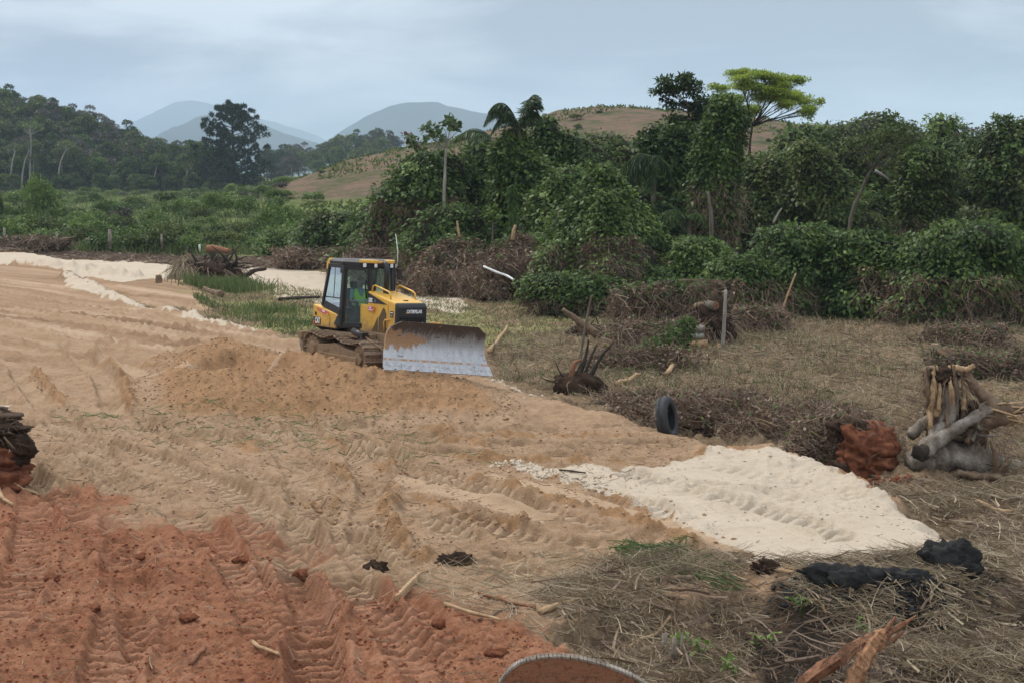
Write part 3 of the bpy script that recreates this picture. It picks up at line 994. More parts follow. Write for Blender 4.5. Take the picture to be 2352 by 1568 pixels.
def drape(name, label, cat, prof, Y, n, leaf=0.22, mat='leaf_dark', brown=None, nb=0, depth=0.85, group=None, seed=1, asp=0.55, lump=0.44, green_base=True, wild=0.55, fold=0.13, shoots=26):
    """a vine-draped mass; prof rows (py, centre px, half width px) from the top down, standing at depth Y"""
    pr = np.array(prof, float)
    zr = np.array([P(c, a, Y).z for a, c, h in pr])
    xr = np.array([P(c, a, Y).x for a, c, h in pr])
    hr = pr[:, 2] / FPX * Y
    bx, bz = xr[-1], gz(xr[-1], Y)
    zr[-1] = min(zr[-1], bz - 0.1)
    root = thing(name, label, cat, (bx, Y, bz), group=group)
    o0 = np.array([bx, Y, bz])
    order = np.argsort(zr)
    zs, xs_, hs = zr[order], xr[order], hr[order]

    def surf(z, th, k=1.0):
        r = np.interp(z, zs, hs)
        cx = np.interp(z, zs, xs_)
        nz = lump * fbm(th * 1.6 + seed * 5.1, z * 0.75 + seed, 3, seed)
        nz = nz + 0.35 * lump * fbm(th * 5.0 + seed, z * 2.4, 2, seed + 3) + fold * fbm(th * 4.2 + seed * 2, z * 0.22, 2, seed + 11)
        rr = r * (1 + nz) * k
        return np.stack([cx + np.cos(th) * rr, Y + np.sin(th) * rr * depth, z + 0.25 * nz * r], 1)

    def draw(m, zlo=0.0, zhi=1.0):
        zt = RNG.uniform(0, 1, m * 3)
        z = zs[0] + (zs[-1] - zs[0]) * zt
        w = np.interp(z, zs, hs) + 0.12 * hs.max()
        keep = RNG.random(m * 3) < w / w.max()
        z = z[keep][:m]
        th = RNG.uniform(0, 2 * np.pi, len(z))
        back = RNG.random(len(z)) < 0.55
        th = np.where((np.sin(th) > 0.35) & back, -th, th)
        return z, th

    # leaves
    z, th = draw(int(n * 1.2))
    tt = (z - zs[0]) / (zs[-1] - zs[0])
    if brown is not None:
        cut = brown + 0.25 * fbm(th * 1.5 + seed, z * 0.8, 2, seed + 7)
        keep = (tt > cut) | (RNG.random(len(z)) < (0.16 if green_base else 0.0))
        z, th = z[keep], th[keep]
    k = 1 - 0.28 * RNG.random(len(z)) ** 2 + 0.05 * RNG.normal(size=len(z))
    p = surf(z, th, k) + RNG.normal(size=(len(z), 3)) * leaf * 0.5
    o = np.stack([np.cos(th), np.sin(th), np.full_like(th, 0.25)], 1)
    topness = np.interp(z, zs, np.linspace(0, 1, len(zs)))[:, None]
    D = unit(o * 0.55 + np.array([0, 0, -0.75]) * (1 - 0.4 * topness) + rdir(len(z)) * 0.65)
    N = unit(o * 0.8 + np.array([0, 0, 0.75]) + rdir(len(z)) * 0.45)
    L = leaf * 1.02 * RNG.uniform(0.5, 1.6, len(z))
    m2 = {'leaf_dark': 'leaf_bright', 'leaf_deep': 'leaf_mid', 'leaf_olive': 'leaf_mid', 'leaf_mid': 'leaf_dark', 'leaf_bright': 'leaf_mid'}[mat]
    pk = fbm(th * 2.2 + seed, z * 0.9, 3, seed + 17) + 0.25 * RNG.normal(size=len(z)) > 0.42
    for kk, mm, nm in ((~pk, mat, 'foliage'), (pk, m2, 'climber_foliage')):
        if kk.sum() > 20:
            obj_from(leaf_mesh(nm, (p - o0)[kk], D[kk], N[kk], L[kk], L[kk] * asp, MAT[mm]), nm, root, 'stuff')
    # arching shoots that break the outline
    if shoots and n > 1500:
        m = shoots
        z2 = zs[0] + (zs[-1] - zs[0]) * RNG.uniform(0.35, 1.0, m)
        t2 = RNG.uniform(0, 2 * np.pi, m)
        b2 = surf(z2, t2, 0.95)
        o2 = unit(np.stack([np.cos(t2), np.sin(t2), RNG.uniform(0.3, 1.6, m)], 1) + rdir(m) * 0.4)
        ln2 = RNG.uniform(0.35, 1.0, m) * (0.3 + Y / 110)
        Pq, Dq = [], []
        sh = []
        for f in np.linspace(0, 1, 9):
            p_ = b2 + o2 * (ln2 * f)[:, None] + np.array([0, 0, -0.55]) * (ln2 * f * f)[:, None]
            sh.append(p_)
            for r_ in range(2):
                Pq.append(p_ + RNG.normal(size=(m, 3)) * 0.02)
                Dq.append(unit(rdir(m) + o2 * 0.5 + np.array([0, 0, -0.4])))
        Pq, Dq = np.concatenate(Pq), np.concatenate(Dq)
        Lq = leaf * 0.95 * RNG.uniform(0.6, 1.4, len(Pq))
        obj_from(leaf_mesh('shoot_leaves', Pq - o0, Dq, unit(rdir(len(Pq)) * 0.6 + np.array([0, 0, 1.0])), Lq, Lq * asp, MAT[mat]), 'shoot_leaves', root, 'stuff')
        obj_from(strand_mesh('shoot_stems', np.stack(sh[::2], 1) - o0, np.full(m, 0.0003 * Y), MAT['dead_vine']), 'shoot_stems', root, 'stuff')
    # dead strands and dead leaves, a tangle with a downward bias
    if nb:
        def pick(m):
            zt = RNG.uniform(0.0, (brown or 0.4) + 0.14, m)
            z0 = zs[0] + (zs[-1] - zs[0]) * zt ** 0.8
            t0 = RNG.uniform(0, 2 * np.pi, m)
            t0 = np.where((np.sin(t0) > 0.4) & (RNG.random(m) < 0.6), -t0, t0)
            return z0, t0
        nb = int(nb * 1.25)
        z0, t0 = pick(nb)
        p0 = surf(z0, t0, 1.0 - 0.15 * RNG.random(nb) ** 2)
        out_ = np.stack([np.cos(t0), np.sin(t0) * depth, np.zeros(nb)], 1)
        tang = np.stack([-np.sin(t0), np.cos(t0), np.zeros(nb)], 1) * RNG.normal(size=(nb, 1))
        d = unit(np.array([0, 0, -1.0]) * (1 - wild) + tang * wild * 1.1 + rdir(nb) * (0.25 + 0.45 * wild) + out_ * 0.05)
        ln = RNG.uniform(0.2, 0.95, nb)[:, None] * min(1.0, 0.35 + Y / 110)
        curl = unit(rdir(nb) + np.array([0, 0, -0.7])) * RNG.uniform(0.1, 0.7, (nb, 1))
        pts = np.stack([p0 + d * ln * f + curl * ln * f * f for f in np.linspace(0, 1, 4)], 1)
        pts = pts + RNG.normal(size=pts.shape) * 0.02
        pts[:, :, 2] = np.maximum(pts[:, :, 2], zs[0] + 0.02)
        obj_from(strand_mesh('dead_vines', pts - o0, RNG.uniform(0.00022, 0.0006, nb) * Y, MAT['dead_vine']), 'dead_vines', root, 'stuff')
        nd_ = int(nb * 1.3)
        z1, t1 = pick(nd_)
        p1 = surf(z1, t1, 1.0 - 0.2 * RNG.random(nd_) ** 2) + RNG.normal(size=(nd_, 3)) * 0.05
        L1 = RNG.uniform(0.5, 1.3, nd_) * (0.05 + 0.0021 * Y)
        obj_from(leaf_mesh('dead_leaves', p1 - o0, unit(rdir(nd_) + np.array([0, 0, -0.5])), rdir(nd_), L1, L1 * 0.5, MAT['dead_vine']), 'dead_leaves', root, 'stuff')
    # inner tangle
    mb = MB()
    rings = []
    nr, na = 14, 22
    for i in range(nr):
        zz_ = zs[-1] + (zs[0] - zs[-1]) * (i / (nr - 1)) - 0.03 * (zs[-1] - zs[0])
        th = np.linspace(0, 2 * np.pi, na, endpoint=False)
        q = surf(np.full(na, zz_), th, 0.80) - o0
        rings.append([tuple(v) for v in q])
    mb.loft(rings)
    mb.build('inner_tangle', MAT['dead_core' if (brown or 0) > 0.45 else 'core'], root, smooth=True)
    return root


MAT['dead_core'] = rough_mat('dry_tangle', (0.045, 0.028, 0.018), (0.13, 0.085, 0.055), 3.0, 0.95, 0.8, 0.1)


def ellip_leaves(c, r, n, leaf, flat=0.5, droop=0.2, shell=0.55):
    d = rdir(n)
    d[:, 2] = np.where(RNG.random(n) < 0.75, np.abs(d[:, 2]), d[:, 2])
    k = shell + (1 - shell) * RNG.random(n) ** 0.6
    p = np.asarray(c) + d * np.asarray(r) * k[:, None]
    D = unit(d * 0.7 + rdir(n) * 0.8 + np.array([0, 0, -droop]))
    N = unit(d * 0.4 + np.array([0, 0, 1.0]) + rdir(n) * 0.5)
    L = leaf * RNG.uniform(0.6, 1.3, n)
    return p, D, N, L


def branch_pts(a, b, sag=0.12, n=6):
    a, b = Vector(a), Vector(b)
    L = (b - a).length
    out = []
    j = Vector((random.uniform(-1, 1), random.uniform(-1, 1), random.uniform(-0.3, 0.6))) * L * sag
    for i in range(n):
        t = i / (n - 1)
        out.append(a.lerp(b, t) + j * math.sin(math.pi * t) + Vector((random.uniform(-1, 1), random.uniform(-1, 1), random.uniform(-1, 1))) * L * 0.015)
    return out


def clump_tree(name, label, cat, trunk, clumps, Y, leaf, dens, mat, bark='bark', r0=0.25, zsp=0.45, asp=0.5, group=None, droop=0.2, fork=None, depth=0.5, nclump=5):
    """trunk: display px polyline from base to fork; clumps: (px,py,rx,ry) in the picture, spread in depth about Y"""
    tp = [P(a, b, Y) for a, b in trunk]
    gb = gz(tp[0].x, Y)
    tp[0].z = min(tp[0].z, gb) - 0.1
    root = thing(name, label, cat, (tp[0].x, Y, gb), group=group)
    o0 = Vector((tp[0].x, Y, gb))
    tp = [p - o0 for p in tp]
    pts = [tuple(p) for p in smooth_line([tuple(p) for p in tp], 10)] if len(tp) > 2 else tp
    mb = MB().tube(pts, [r0, r0 * 0.6], 8, 0.08)
    mb.build('trunk', MAT[bark], root, smooth=True)
    xs = [c[0] for c in clumps]
    half = (max(xs) - min(xs)) / 2 / FPX * Y + 0.5
    bb = MB()
    A = []
    for i, (a, b, rx, ry) in enumerate(clumps):
        c = P(a, b, Y)
        rxm, rym = rx / FPX * Y, ry / FPX * Y
        c.y += random.uniform(-1, 1) * half * depth
        cl = c - o0
        st = tp[-1] if (fork is None or random.random() < 0.6) else tp[-2]
        bp = branch_pts(st, cl + Vector((0, 0, -rym * 0.3)), 0.12, 7)
        bb.tube(bp, [r0 * 0.45, r0 * 0.08], 6)
        for s in range(nclump):
            oc = cl + Vector((random.uniform(-1, 1) * rxm * 0.62, random.uniform(-1, 1) * rxm * 0.62, random.uniform(-1, 1) * rym * 0.5))
            bb.tube(branch_pts(bp[random.choice((3, 4, 5))], oc, 0.1, 4), [r0 * 0.10, r0 * 0.03], 4)
            sc = random.uniform(0.38, 0.62)
            rr = (rxm * sc, rxm * sc, max(rym * sc * 1.1, 0.18))
            m = int(dens * (rr[0] ** 2) * 3.2) + 8
            A.append(ellip_leaves(tuple(oc), rr, m, leaf, droop=droop, shell=0.35))
    bb.build('branches', MAT[bark], root, smooth=True, kind='stuff')
    Pb, D, N, L = (np.concatenate([q[i] for q in A]) for i in range(4))
    obj_from(leaf_mesh('crown', Pb, D, N, L, L * asp, MAT[mat]), 'crown', root, 'stuff')
    return root


def frond_arrays(base, az, L, rise, droop, nleaf=34, lw=0.05, ll=0.55, hang=0.5):
    """one feather frond: returns rachis points and leaflet leaf-params"""
    h = np.array([math.cos(az), math.sin(az), 0])
    t = np.linspace(0, 1, nleaf)
    pts = np.asarray(base) + np.outer(L * t, h) + np.outer(rise * L * t - droop * L * t ** 2.3, [0, 0, 1])
    d = unit(np.gradient(pts, axis=0))
    side = np.cross(h, [0, 0, 1])
    Pb, D = [], []
    for s in (-1, 1):
        for rep in range(2):
            Pb.append(pts[2:] + RNG.normal(size=(nleaf - 2, 3)) * 0.02)
            D.append(unit(side * s * RNG.uniform(0.5, 1.0, (nleaf - 2, 1)) + d[2:] * 0.55 + np.array([0, 0, -1]) * hang + RNG.normal(size=(nleaf - 2, 3)) * 0.18))
    Pb, D = np.concatenate(Pb), np.concatenate(D)
    prof = np.tile(np.sin(np.pi * np.clip(t[2:] * 0.92 + 0.08, 0, 1)) ** 0.5, 4)
    N = unit(np.cross(D, rdir(len(D))) + np.array([0, 0, 0.6]))
    return pts, Pb, D, N, ll * prof * RNG.uniform(0.8, 1.15, len(D)), lw


def palm(name, label, base_px, top_px, Y, fronds, mat='leaf_palm', r=0.13, ll=0.6, trunk=True):
    top = P(*top_px, Y)
    b = P(*base_px, Y)
    g = gz(b.x, Y)
    root = thing(name, label, 'palm', (b.x, Y, g))
    o0 = Vector((b.x, Y, g))
    tl = top - o0
    MB().tube([(0, 0, -0.1), tl * 0.4 + Vector((0.05, 0, 0)), tl], [r * 1.2, r * 0.8], 8, 0.05).build('trunk', MAT['bark'], root, smooth=True)
    A = []
    mb = MB()
    for az, L, rise, droop, hang in fronds:
        pts, Pb, D, N, Ls, lw = frond_arrays(tuple(tl), R(az), L, rise, droop, 44, 0.055, ll, hang)
        mb.tube([tuple(p) for p in pts[::5]], [0.035, 0.010], 4)
        A.append((Pb, D, N, Ls))
    mb.build('frond_stems', MAT['leaf_mid'], root, kind='stuff')
    Pb, D, N, L = (np.concatenate([q[i] for q in A]) for i in range(4))
    obj_from(leaf_mesh('fronds', Pb, D, N, L, 0.06, MAT[mat], 0.1), 'fronds', root, 'stuff')
    return root


# ------------------------------------------------------------------ the overgrown thicket
drape('vine_thicket', 'broad vine-covered thicket with dead brown vines below, around the slender pale-stemmed tree', 'thicket',
      [(348, 1000, 18), (362, 992, 45), (395, 985, 72), (440, 975, 88), (490, 965, 98), (545, 955, 112), (595, 950, 125)], 78, 15000, 0.24, 'leaf_dark', 0.42, 5200, seed=3)
drape('vine_column', 'narrow leafy column of vines between the pale-stemmed tree and the big draped palm', 'thicket',
      [(333, 1100, 8), (345, 1098, 28), (375, 1096, 38), (420, 1100, 40), (470, 1100, 48), (540, 1098, 60), (590, 1095, 60)], 80, 7000, 0.22, 'leaf_mid', 0.1, 300, seed=4)
drape('vine_cone', 'tall dark green cone of vines hanging below the palm crown', 'thicket',
      [(300, 1188, 15), (320, 1186, 32), (355, 1186, 50), (400, 1202, 64), (450, 1204, 66), (500, 1200, 62), (560, 1195, 60), (600, 1195, 60)], 75, 14000, 0.22, 'leaf_dark', None, 0, seed=5, lump=0.2, fold=0.2)
drape('vine_cone', 'dark vine-wrapped trunk leaning against the palm, with shaggy top', 'thicket',
      [(268, 1250, 10), (285, 1252, 24), (310, 1256, 34), (350, 1272, 50), (390, 1290, 66), (450, 1300, 80), (560, 1300, 80)], 83, 10000, 0.23, 'leaf_dark', None, 0, seed=6, lump=0.24, fold=0.2)
drape('vine_slope', 'sloping lighter green vine shoulder descending from the draped palm', 'thicket',
      [(304, 1312, 10), (322, 1320, 26), (350, 1338, 45), (385, 1352, 62), (430, 1358, 80), (560, 1360, 90)], 83, 7500, 0.2, 'leaf_mid', None, 0, seed=7)
drape('vine_dome', 'rounded vine dome just behind the tall peaked vine mound', 'thicket',
      [(382, 1312, 15), (394, 1312, 36), (420, 1306, 50), (460, 1292, 62), (510, 1270, 80), (560, 1240, 100), (610, 1220, 110)], 71, 9500, 0.21, 'leaf_dark', 0.12, 500, seed=8)
drape('vine_mound', 'tall peaked vine mound with a brown dead-vine streak down its middle', 'thicket',
      [(382, 1378, 10), (398, 1380, 26), (425, 1383, 40), (460, 1386, 66), (500, 1386, 92), (540, 1378, 114), (580, 1366, 128), (620, 1360, 128), (645, 1360, 126)], 65, 15000, 0.2, 'leaf_dark', 0.22, 2600, seed=9, lump=0.22)
drape('dead_vine_curtain', 'brown curtain of dead vines falling from the peaked vine mound', 'thicket',
      [(440, 1388, 12), (470, 1394, 24), (510, 1402, 36), (560, 1410, 50), (600, 1418, 70), (640, 1424, 88), (662, 1426, 90)], 62.5, 7000, 0.16, 'leaf_dark', 0.42, 3400, seed=10, lump=0.4)
drape('dead_vine_heap', 'low brown heap of dead vines with a snapped stem on top', 'thicket',
      [(548, 1196, 12), (560, 1196, 34), (578, 1192, 62), (596, 1185, 95), (618, 1180, 118), (632, 1180, 120)], 68, 2600, 0.16, 'leaf_mid', 0.9, 4600, seed=11, lump=0.5)
drape('dead_vine_heap', 'brown dead-vine heap with stringy branches below the slender tree', 'thicket',
      [(540, 1060, 14), (556, 1056, 36), (578, 1050, 58), (602, 1040, 78), (625, 1032, 95), (634, 1030, 95)], 70, 3200, 0.16, 'leaf_dark', 0.75, 4200, seed=12, lump=0.5)
drape('leafy_bush', 'fresh green bush in front of the dark cone of vines', 'bush',
      [(470, 1050, 18), (485, 1045, 45), (510, 1040, 62), (545, 1030, 74), (585, 1015, 80), (605, 1010, 80)], 73, 6000, 0.2, 'leaf_mid', 0.25, 1200, seed=13)
drape('low_vine_mat', 'low mat of fresh creepers at the foot of the peaked mound', 'creeper',
      [(628, 1300, 25), (640, 1312, 62), (655, 1330, 92), (668, 1338, 100)], 60, 4200, 0.16, 'leaf_mid', 0.2, 400, depth=0.5, seed=14)
drape('dark_vine_tree', 'dark ivy-smothered tree with a branch reaching over the drooping palm', 'tree',
      [(286, 1545, 25), (300, 1540, 52), (330, 1532, 66), (370, 1540, 62), (420, 1545, 62), (480, 1540, 66), (560, 1535, 76), (610, 1530, 80)], 79, 13000, 0.25, 'leaf_deep', None, 0, seed=15, lump=0.24)
drape('vine_column', 'tall vine column with bare brown stems showing at its foot', 'thicket',
      [(218, 1663, 10), (235, 1664, 28), (280, 1664, 40), (320, 1656, 48), (360, 1648, 54), (420, 1646, 52), (470, 1645, 48), (520, 1640, 44), (575, 1638, 48)], 73, 15000, 0.22, 'leaf_dark', 0.36, 2600, seed=16, lump=0.2)
drape('vine_thicket', 'olive vine thicket below the lime-green umbrella tree', 'thicket',
      [(350, 1770, 15), (364, 1772, 50), (395, 1776, 72), (440, 1785, 88), (500, 1785, 100), (560, 1780, 110), (620, 1780, 110)], 82, 11000, 0.23, 'leaf_olive', None, 0, seed=17)
drape('vine_thicket', 'peaked olive thicket beside the leaning bare trunk', 'thicket',
      [(322, 1850, 10), (340, 1852, 30), (380, 1862, 50), (420, 1885, 72), (470, 1905, 92), (530, 1910, 108), (610, 1905, 115)], 79, 12000, 0.23, 'leaf_olive', None, 0, seed=18)
drape('forest_wall', 'tall mixed forest edge with domed crown behind the leaning trunk', 'thicket',
      [(262, 2020, 12), (275, 2020, 40), (300, 2005, 85), (340, 1990, 120), (400, 1990, 140), (480, 2000, 150), (560, 2000, 150), (600, 2000, 150)], 92, 17000, 0.27, 'leaf_olive', None, 0, seed=19, lump=0.34)
drape('vine_column', 'ragged vine column with brown hanging vines, standing proud of the forest edge', 'thicket',
      [(338, 2105, 14), (355, 2112, 42), (390, 2120, 58), (430, 2122, 56), (480, 2128, 56), (520, 2135, 62), (590, 2130, 70)], 71, 12000, 0.21, 'leaf_olive', 0.28, 2600, seed=20)
drape('forest_wall', 'dark glossy forest mass between the ragged vine column and the picture edge', 'thicket',
      [(305, 2240, 30), (325, 2235, 70), (370, 2225, 88), (430, 2225, 92), (500, 2225, 96), (580, 2220, 100)], 84, 13000, 0.25, 'leaf_deep', None, 0, seed=21)
drape('forest_wall', 'forest mass with yellowing top leaves at the edge of the picture', 'thicket',
      [(275, 2340, 18), (295, 2340, 55), (340, 2330, 80), (400, 2330, 90), (480, 2335, 100), (580, 2335, 110)], 78, 13000, 0.24, 'leaf_olive', None, 0, seed=22)
drape('leafy_dome', 'bright green domed treetop above the forest edge', 'tree',
      [(264, 2165, 12), (272, 2165, 34), (290, 2165, 48), (320, 2160, 50), (400, 2160, 50), (560, 2160, 40)], 96, 5000, 0.24, 'leaf_bright', None, 0, seed=23)
drape('vine_mound', 'low vine mound topped with fresh shoots, near the thin leaning orange stick', 'thicket',
      [(516, 1812, 20), (528, 1818, 62), (550, 1830, 88), (590, 1845, 112), (640, 1855, 128), (690, 1860, 132), (705, 1860, 132)], 59.5, 14000, 0.18, 'leaf_dark', 0.18, 1800, seed=24)
drape('vine_mound', 'dark leafy mound with feathery shoots between two lighter vine mounds', 'thicket',
      [(532, 1975, 18), (548, 1978, 50), (580, 1985, 72), (630, 1990, 88), (680, 1990, 96), (712, 1990, 98)], 58, 11000, 0.18, 'leaf_deep', None, 0, seed=25)
drape('vine_mound', 'wide vine mound with brown dead vines at its foot, by the picture edge', 'thicket',
      [(510, 2230, 30), (524, 2228, 75), (555, 2225, 110), (600, 2225, 132), (650, 2222, 145), (700, 2215, 152), (722, 2215, 152)], 56, 16000, 0.18, 'leaf_dark', 0.25, 3200, seed=26)
drape('scrub_mound', 'low green scrub beneath the vine column with bare stems', 'bush',
      [(545, 1600, 30), (560, 1598, 62), (590, 1600, 82), (630, 1605, 100), (660, 1610, 110)], 64, 9000, 0.18, 'leaf_dark', 0.2, 1200, seed=27)
drape('brush_heap', 'brown heap of cleared brush with pale branches at the thicket edge', 'brush pile',
      [(640, 1570, 20), (648, 1565, 60), (660, 1558, 90), (674, 1552, 104), (682, 1550, 108)], 56.5, 2400, 0.15, 'leaf_mid', 0.7, 2600, depth=0.5, seed=28, lump=0.7)
drape('scrub_mound', 'brown-green scrub between the two vine mounds and the dead curtain', 'bush',
      [(585, 1700, 20), (600, 1690, 50), (630, 1690, 75), (668, 1690, 88), (690, 1690, 92)], 58, 6000, 0.17, 'leaf_mid', 0.4, 2200, seed=29)
drape('dark_scrub', 'dark scrub in the gap beneath the drooping palm', 'bush',
      [(440, 1470, 20), (470, 1470, 60), (520, 1475, 80), (600, 1480, 95)], 76, 7000, 0.22, 'leaf_deep', None, 0, seed=30)
drape('back_scrub', 'olive trees on the slope behind the vine shoulder', 'thicket',
      [(305, 1390, 20), (330, 1400, 60), (380, 1420, 80), (460, 1430, 90), (560, 1430, 90)], 100, 6000, 0.3, 'leaf_olive', None, 0, seed=31)
drape('back_scrub', 'grey-green trees on the slope beside the lime-green umbrella tree', 'thicket',
      [(283, 1850, 20), (305, 1850, 60), (350, 1850, 80), (460, 1850, 100), (560, 1850, 100)], 104, 7000, 0.3, 'leaf_mid', None, 0, seed=32)
drape('back_scrub', 'olive tree mass behind the forest edge', 'thicket',
      [(283, 1930, 25), (300, 1930, 70), (350, 1930, 90), (560, 1930, 100)], 106, 6000, 0.3, 'leaf_olive', None, 0, seed=33)
drape('leafy_bush', 'glossy dark bush where the thicket meets the field', 'bush',
      [(455, 880, 20), (470, 880, 42), (500, 875, 60), (540, 865, 78), (585, 860, 90)], 84, 7000, 0.22, 'leaf_mid', 0.12, 500, seed=34)
drape('leafy_bush', 'brown-green bush just behind the bulldozer cab', 'bush',
      [(490, 770, 20), (505, 765, 50), (535, 760, 70), (575, 755, 85)], 92, 6000, 0.24, 'leaf_olive', 0.2, 900, seed=35)

# slender pale-stemmed tree with umbrella leaves
clump_tree('slender_tree', 'slender pale-stemmed tree with broad drooping leaves', 'tree', [(1019, 560), (1020, 488), (1022, 400), (1024, 341)],
           [(985, 298, 28, 14), (1020, 290, 30, 16), (1050, 300, 20, 12), (1038, 285, 22, 12), (1000, 318, 26, 14), (960, 335, 22, 10), (940, 325, 14, 10)], 74, 0.34, 26, 'leaf_palm', 'bark_pale', 0.10, asp=0.75, nclump=3)
clump_tree('reddish_sapling', 'small sapling with dead reddish leaves beside the slender tree', 'tree', [(968, 420), (965, 362), (955, 340)],
           [(940, 318, 14, 12), (928, 312, 8, 8), (958, 330, 12, 8)], 80, 0.22, 30, 'red_leaf', 'bark', 0.05, nclump=3)
# palms
palm('palm', 'tall palm with arching crown rising out of the dark vine cone', (1190, 560), (1192, 290), 74.4,
     [(176, 1.75, 1.9, 1.75, 0.95), (184, 1.6, 2.1, 1.7, 0.9), (170, 1.5, 2.0, 1.7, 0.95), (190, 1.85, 1.6, 1.6, 1.0), (180, 1.3, 2.3, 1.6, 0.9), (172, 1.1, 2.0, 1.8, 1.0), (186, 1.45, 1.5, 1.8, 1.0),
      (8, 1.0, 3.0, 1.5, 0.8), (352, 1.1, 2.7, 1.45, 0.85), (20, 0.95, 3.2, 1.5, 0.75), (0, 1.2, 2.3, 1.45, 0.9), (330, 0.9, 3.0, 1.6, 0.8), (35, 0.8, 3.3, 1.5, 0.7), (15, 1.25, 1.8, 1.5, 1.0), (345, 0.8, 2.2, 2.0, 1.0)], ll=0.8)
palm('palm', 'shaggy palm top with hanging brown-tipped frond over the hillside', (1105, 560), (1130, 318), 81,
     [(180, 2.2, 0.75, 0.85, 1.1), (190, 2.4, 0.6, 0.7, 1.1), (165, 2.0, 0.9, 0.9, 1.1), (210, 1.8, 0.5, 1.0, 1.1), (170, 1.2, 0.3, 1.6, 1.0)], ll=0.7)
palm('palm', 'short palm with long dark fronds drooping to one side', (1500, 560), (1500, 362), 75,
     [(185, 2.0, 0.55, 1.25, 1.2), (195, 1.8, 0.5, 1.5, 1.2), (205, 1.6, 0.4, 1.7, 1.2), (175, 1.7, 0.35, 1.9, 1.2), (225, 1.3, 0.4, 1.8, 1.2), (260, 1.2, 0.4, 2.0, 1.2), (10, 1.2, 0.5, 1.8, 1.2)], 'leaf_deep', ll=0.9)
palm('palm', 'single palm frond hanging straight down in front of the vine cone', (1178, 560), (1178, 425), 70.5,
     [(260, 0.5, 0.3, 5.2, 0.9), (285, 0.45, 0.3, 5.6, 0.9)], 'leaf_mid', r=0.04, ll=0.5)
palm('palm', 'feathery young palm low at the foot of the dark trees', (1590, 600), (1580, 500), 72,
     [(180, 1.8, 0.7, 0.9, 0.8), (200, 1.7, 0.6, 1.0, 0.8), (160, 1.7, 0.8, 0.9, 0.8), (230, 1.4, 0.8, 1.1, 0.8), (20, 1.6, 0.6, 1.1, 0.8), (300, 1.5, 0.7, 1.0, 0.8)], 'leaf_deep', ll=0.6)
clump_tree('young_tree', 'young umbrella-leaved plant in the gap of the thicket', 'tree', [(1130, 560), (1132, 520), (1134, 495)],
           [(1120, 492, 16, 8), (1146, 494, 16, 8), (1134, 482, 14, 7), (1130, 505, 20, 7)], 69, 0.28, 40, 'leaf_mid', 'bark', 0.05, asp=0.6, nclump=3)
# the two crowns against the sky
clump_tree('dark_crown_tree', 'dark-leaved tree with ragged crown leaning away from the lime-green tree', 'tree', [(1630, 480), (1625, 330), (1612, 270)],
           [(1530, 190, 30, 14), (1560, 182, 24, 12), (1582, 192, 28, 12), (1515, 215, 20, 13), (1545, 210, 34, 14), (1588, 212, 34, 18), (1610, 232, 32, 18), (1548, 242, 26, 14),
            (1580, 250, 30, 16), (1615, 262, 34, 18), (1540, 275, 34, 14), (1600, 285, 40, 16), (1630, 245, 24, 14)], 80, 0.26, 100, 'leaf_deep', 'bark', 0.14, depth=0.35)
clump_tree('umbrella_tree', 'lime-green umbrella-crowned tree with dark forking branches against the sky', 'tree', [(1722, 520), (1724, 420), (1722, 340), (1728, 290)],
           [(1705, 165, 30, 9), (1730, 176, 36, 10), (1690, 188, 32, 10), (1650, 205, 26, 10), (1760, 182, 34, 10), (1800, 185, 32, 10), (1832, 190, 22, 10), (1775, 202, 40, 11), (1720, 205, 44, 11),
            (1840, 215, 26, 13), (1862, 232, 24, 14), (1815, 228, 36, 12), (1850, 255, 20, 12), (1700, 228, 36, 12), (1745, 230, 34, 12), (1665, 225, 24, 10), (1875, 238, 12, 10), (1720, 262, 34, 16), (1790, 245, 30, 14), (1660, 245, 26, 12), (1690, 255, 26, 14), (1835, 262, 24, 14), (1760, 215, 44, 14), (1735, 250, 34, 16)],
           94, 0.18, 120, 'leaf_lime', 'bark_dark', 0.11, asp=0.45, depth=0.6, nclump=13)
clump_tree('olive_tree', 'wide olive-leaved tree on a long bare trunk leaning over the thicket', 'tree', [(1938, 555), (1955, 500), (1978, 440), (2000, 390)],
           [(2000, 318, 60, 18), (2060, 320, 60, 18), (1950, 335, 44, 18), (2020, 345, 66, 18), (2085, 345, 50, 16), (1985, 370, 34, 12), (2050, 300, 50, 14), (2100, 312, 40, 14)], 74, 0.22, 30, 'leaf_olive', 'bark', 0.11, depth=0.35)
clump_tree('bare_crown_tree', 'grey bare-twigged tree among the green crowns at the picture edge', 'tree', [(2236, 420), (2236, 345), (2237, 320)],
           [(2215, 312, 26, 12), (2255, 310, 28, 12), (2237, 300, 34, 10)], 92, 0.16, 50, 'leaf_grey', 'bark_pale', 0.08)
clump_tree('thin_tree', 'thin forked tree breaking the skyline above the forest edge', 'tree', [(2290, 420), (2292, 330), (2290, 290)],
           [(2280, 272, 14, 6), (2305, 274, 14, 6), (2292, 280, 18, 7), (2325, 285, 18, 8)], 78, 0.2, 60, 'leaf_mid', 'bark', 0.06)

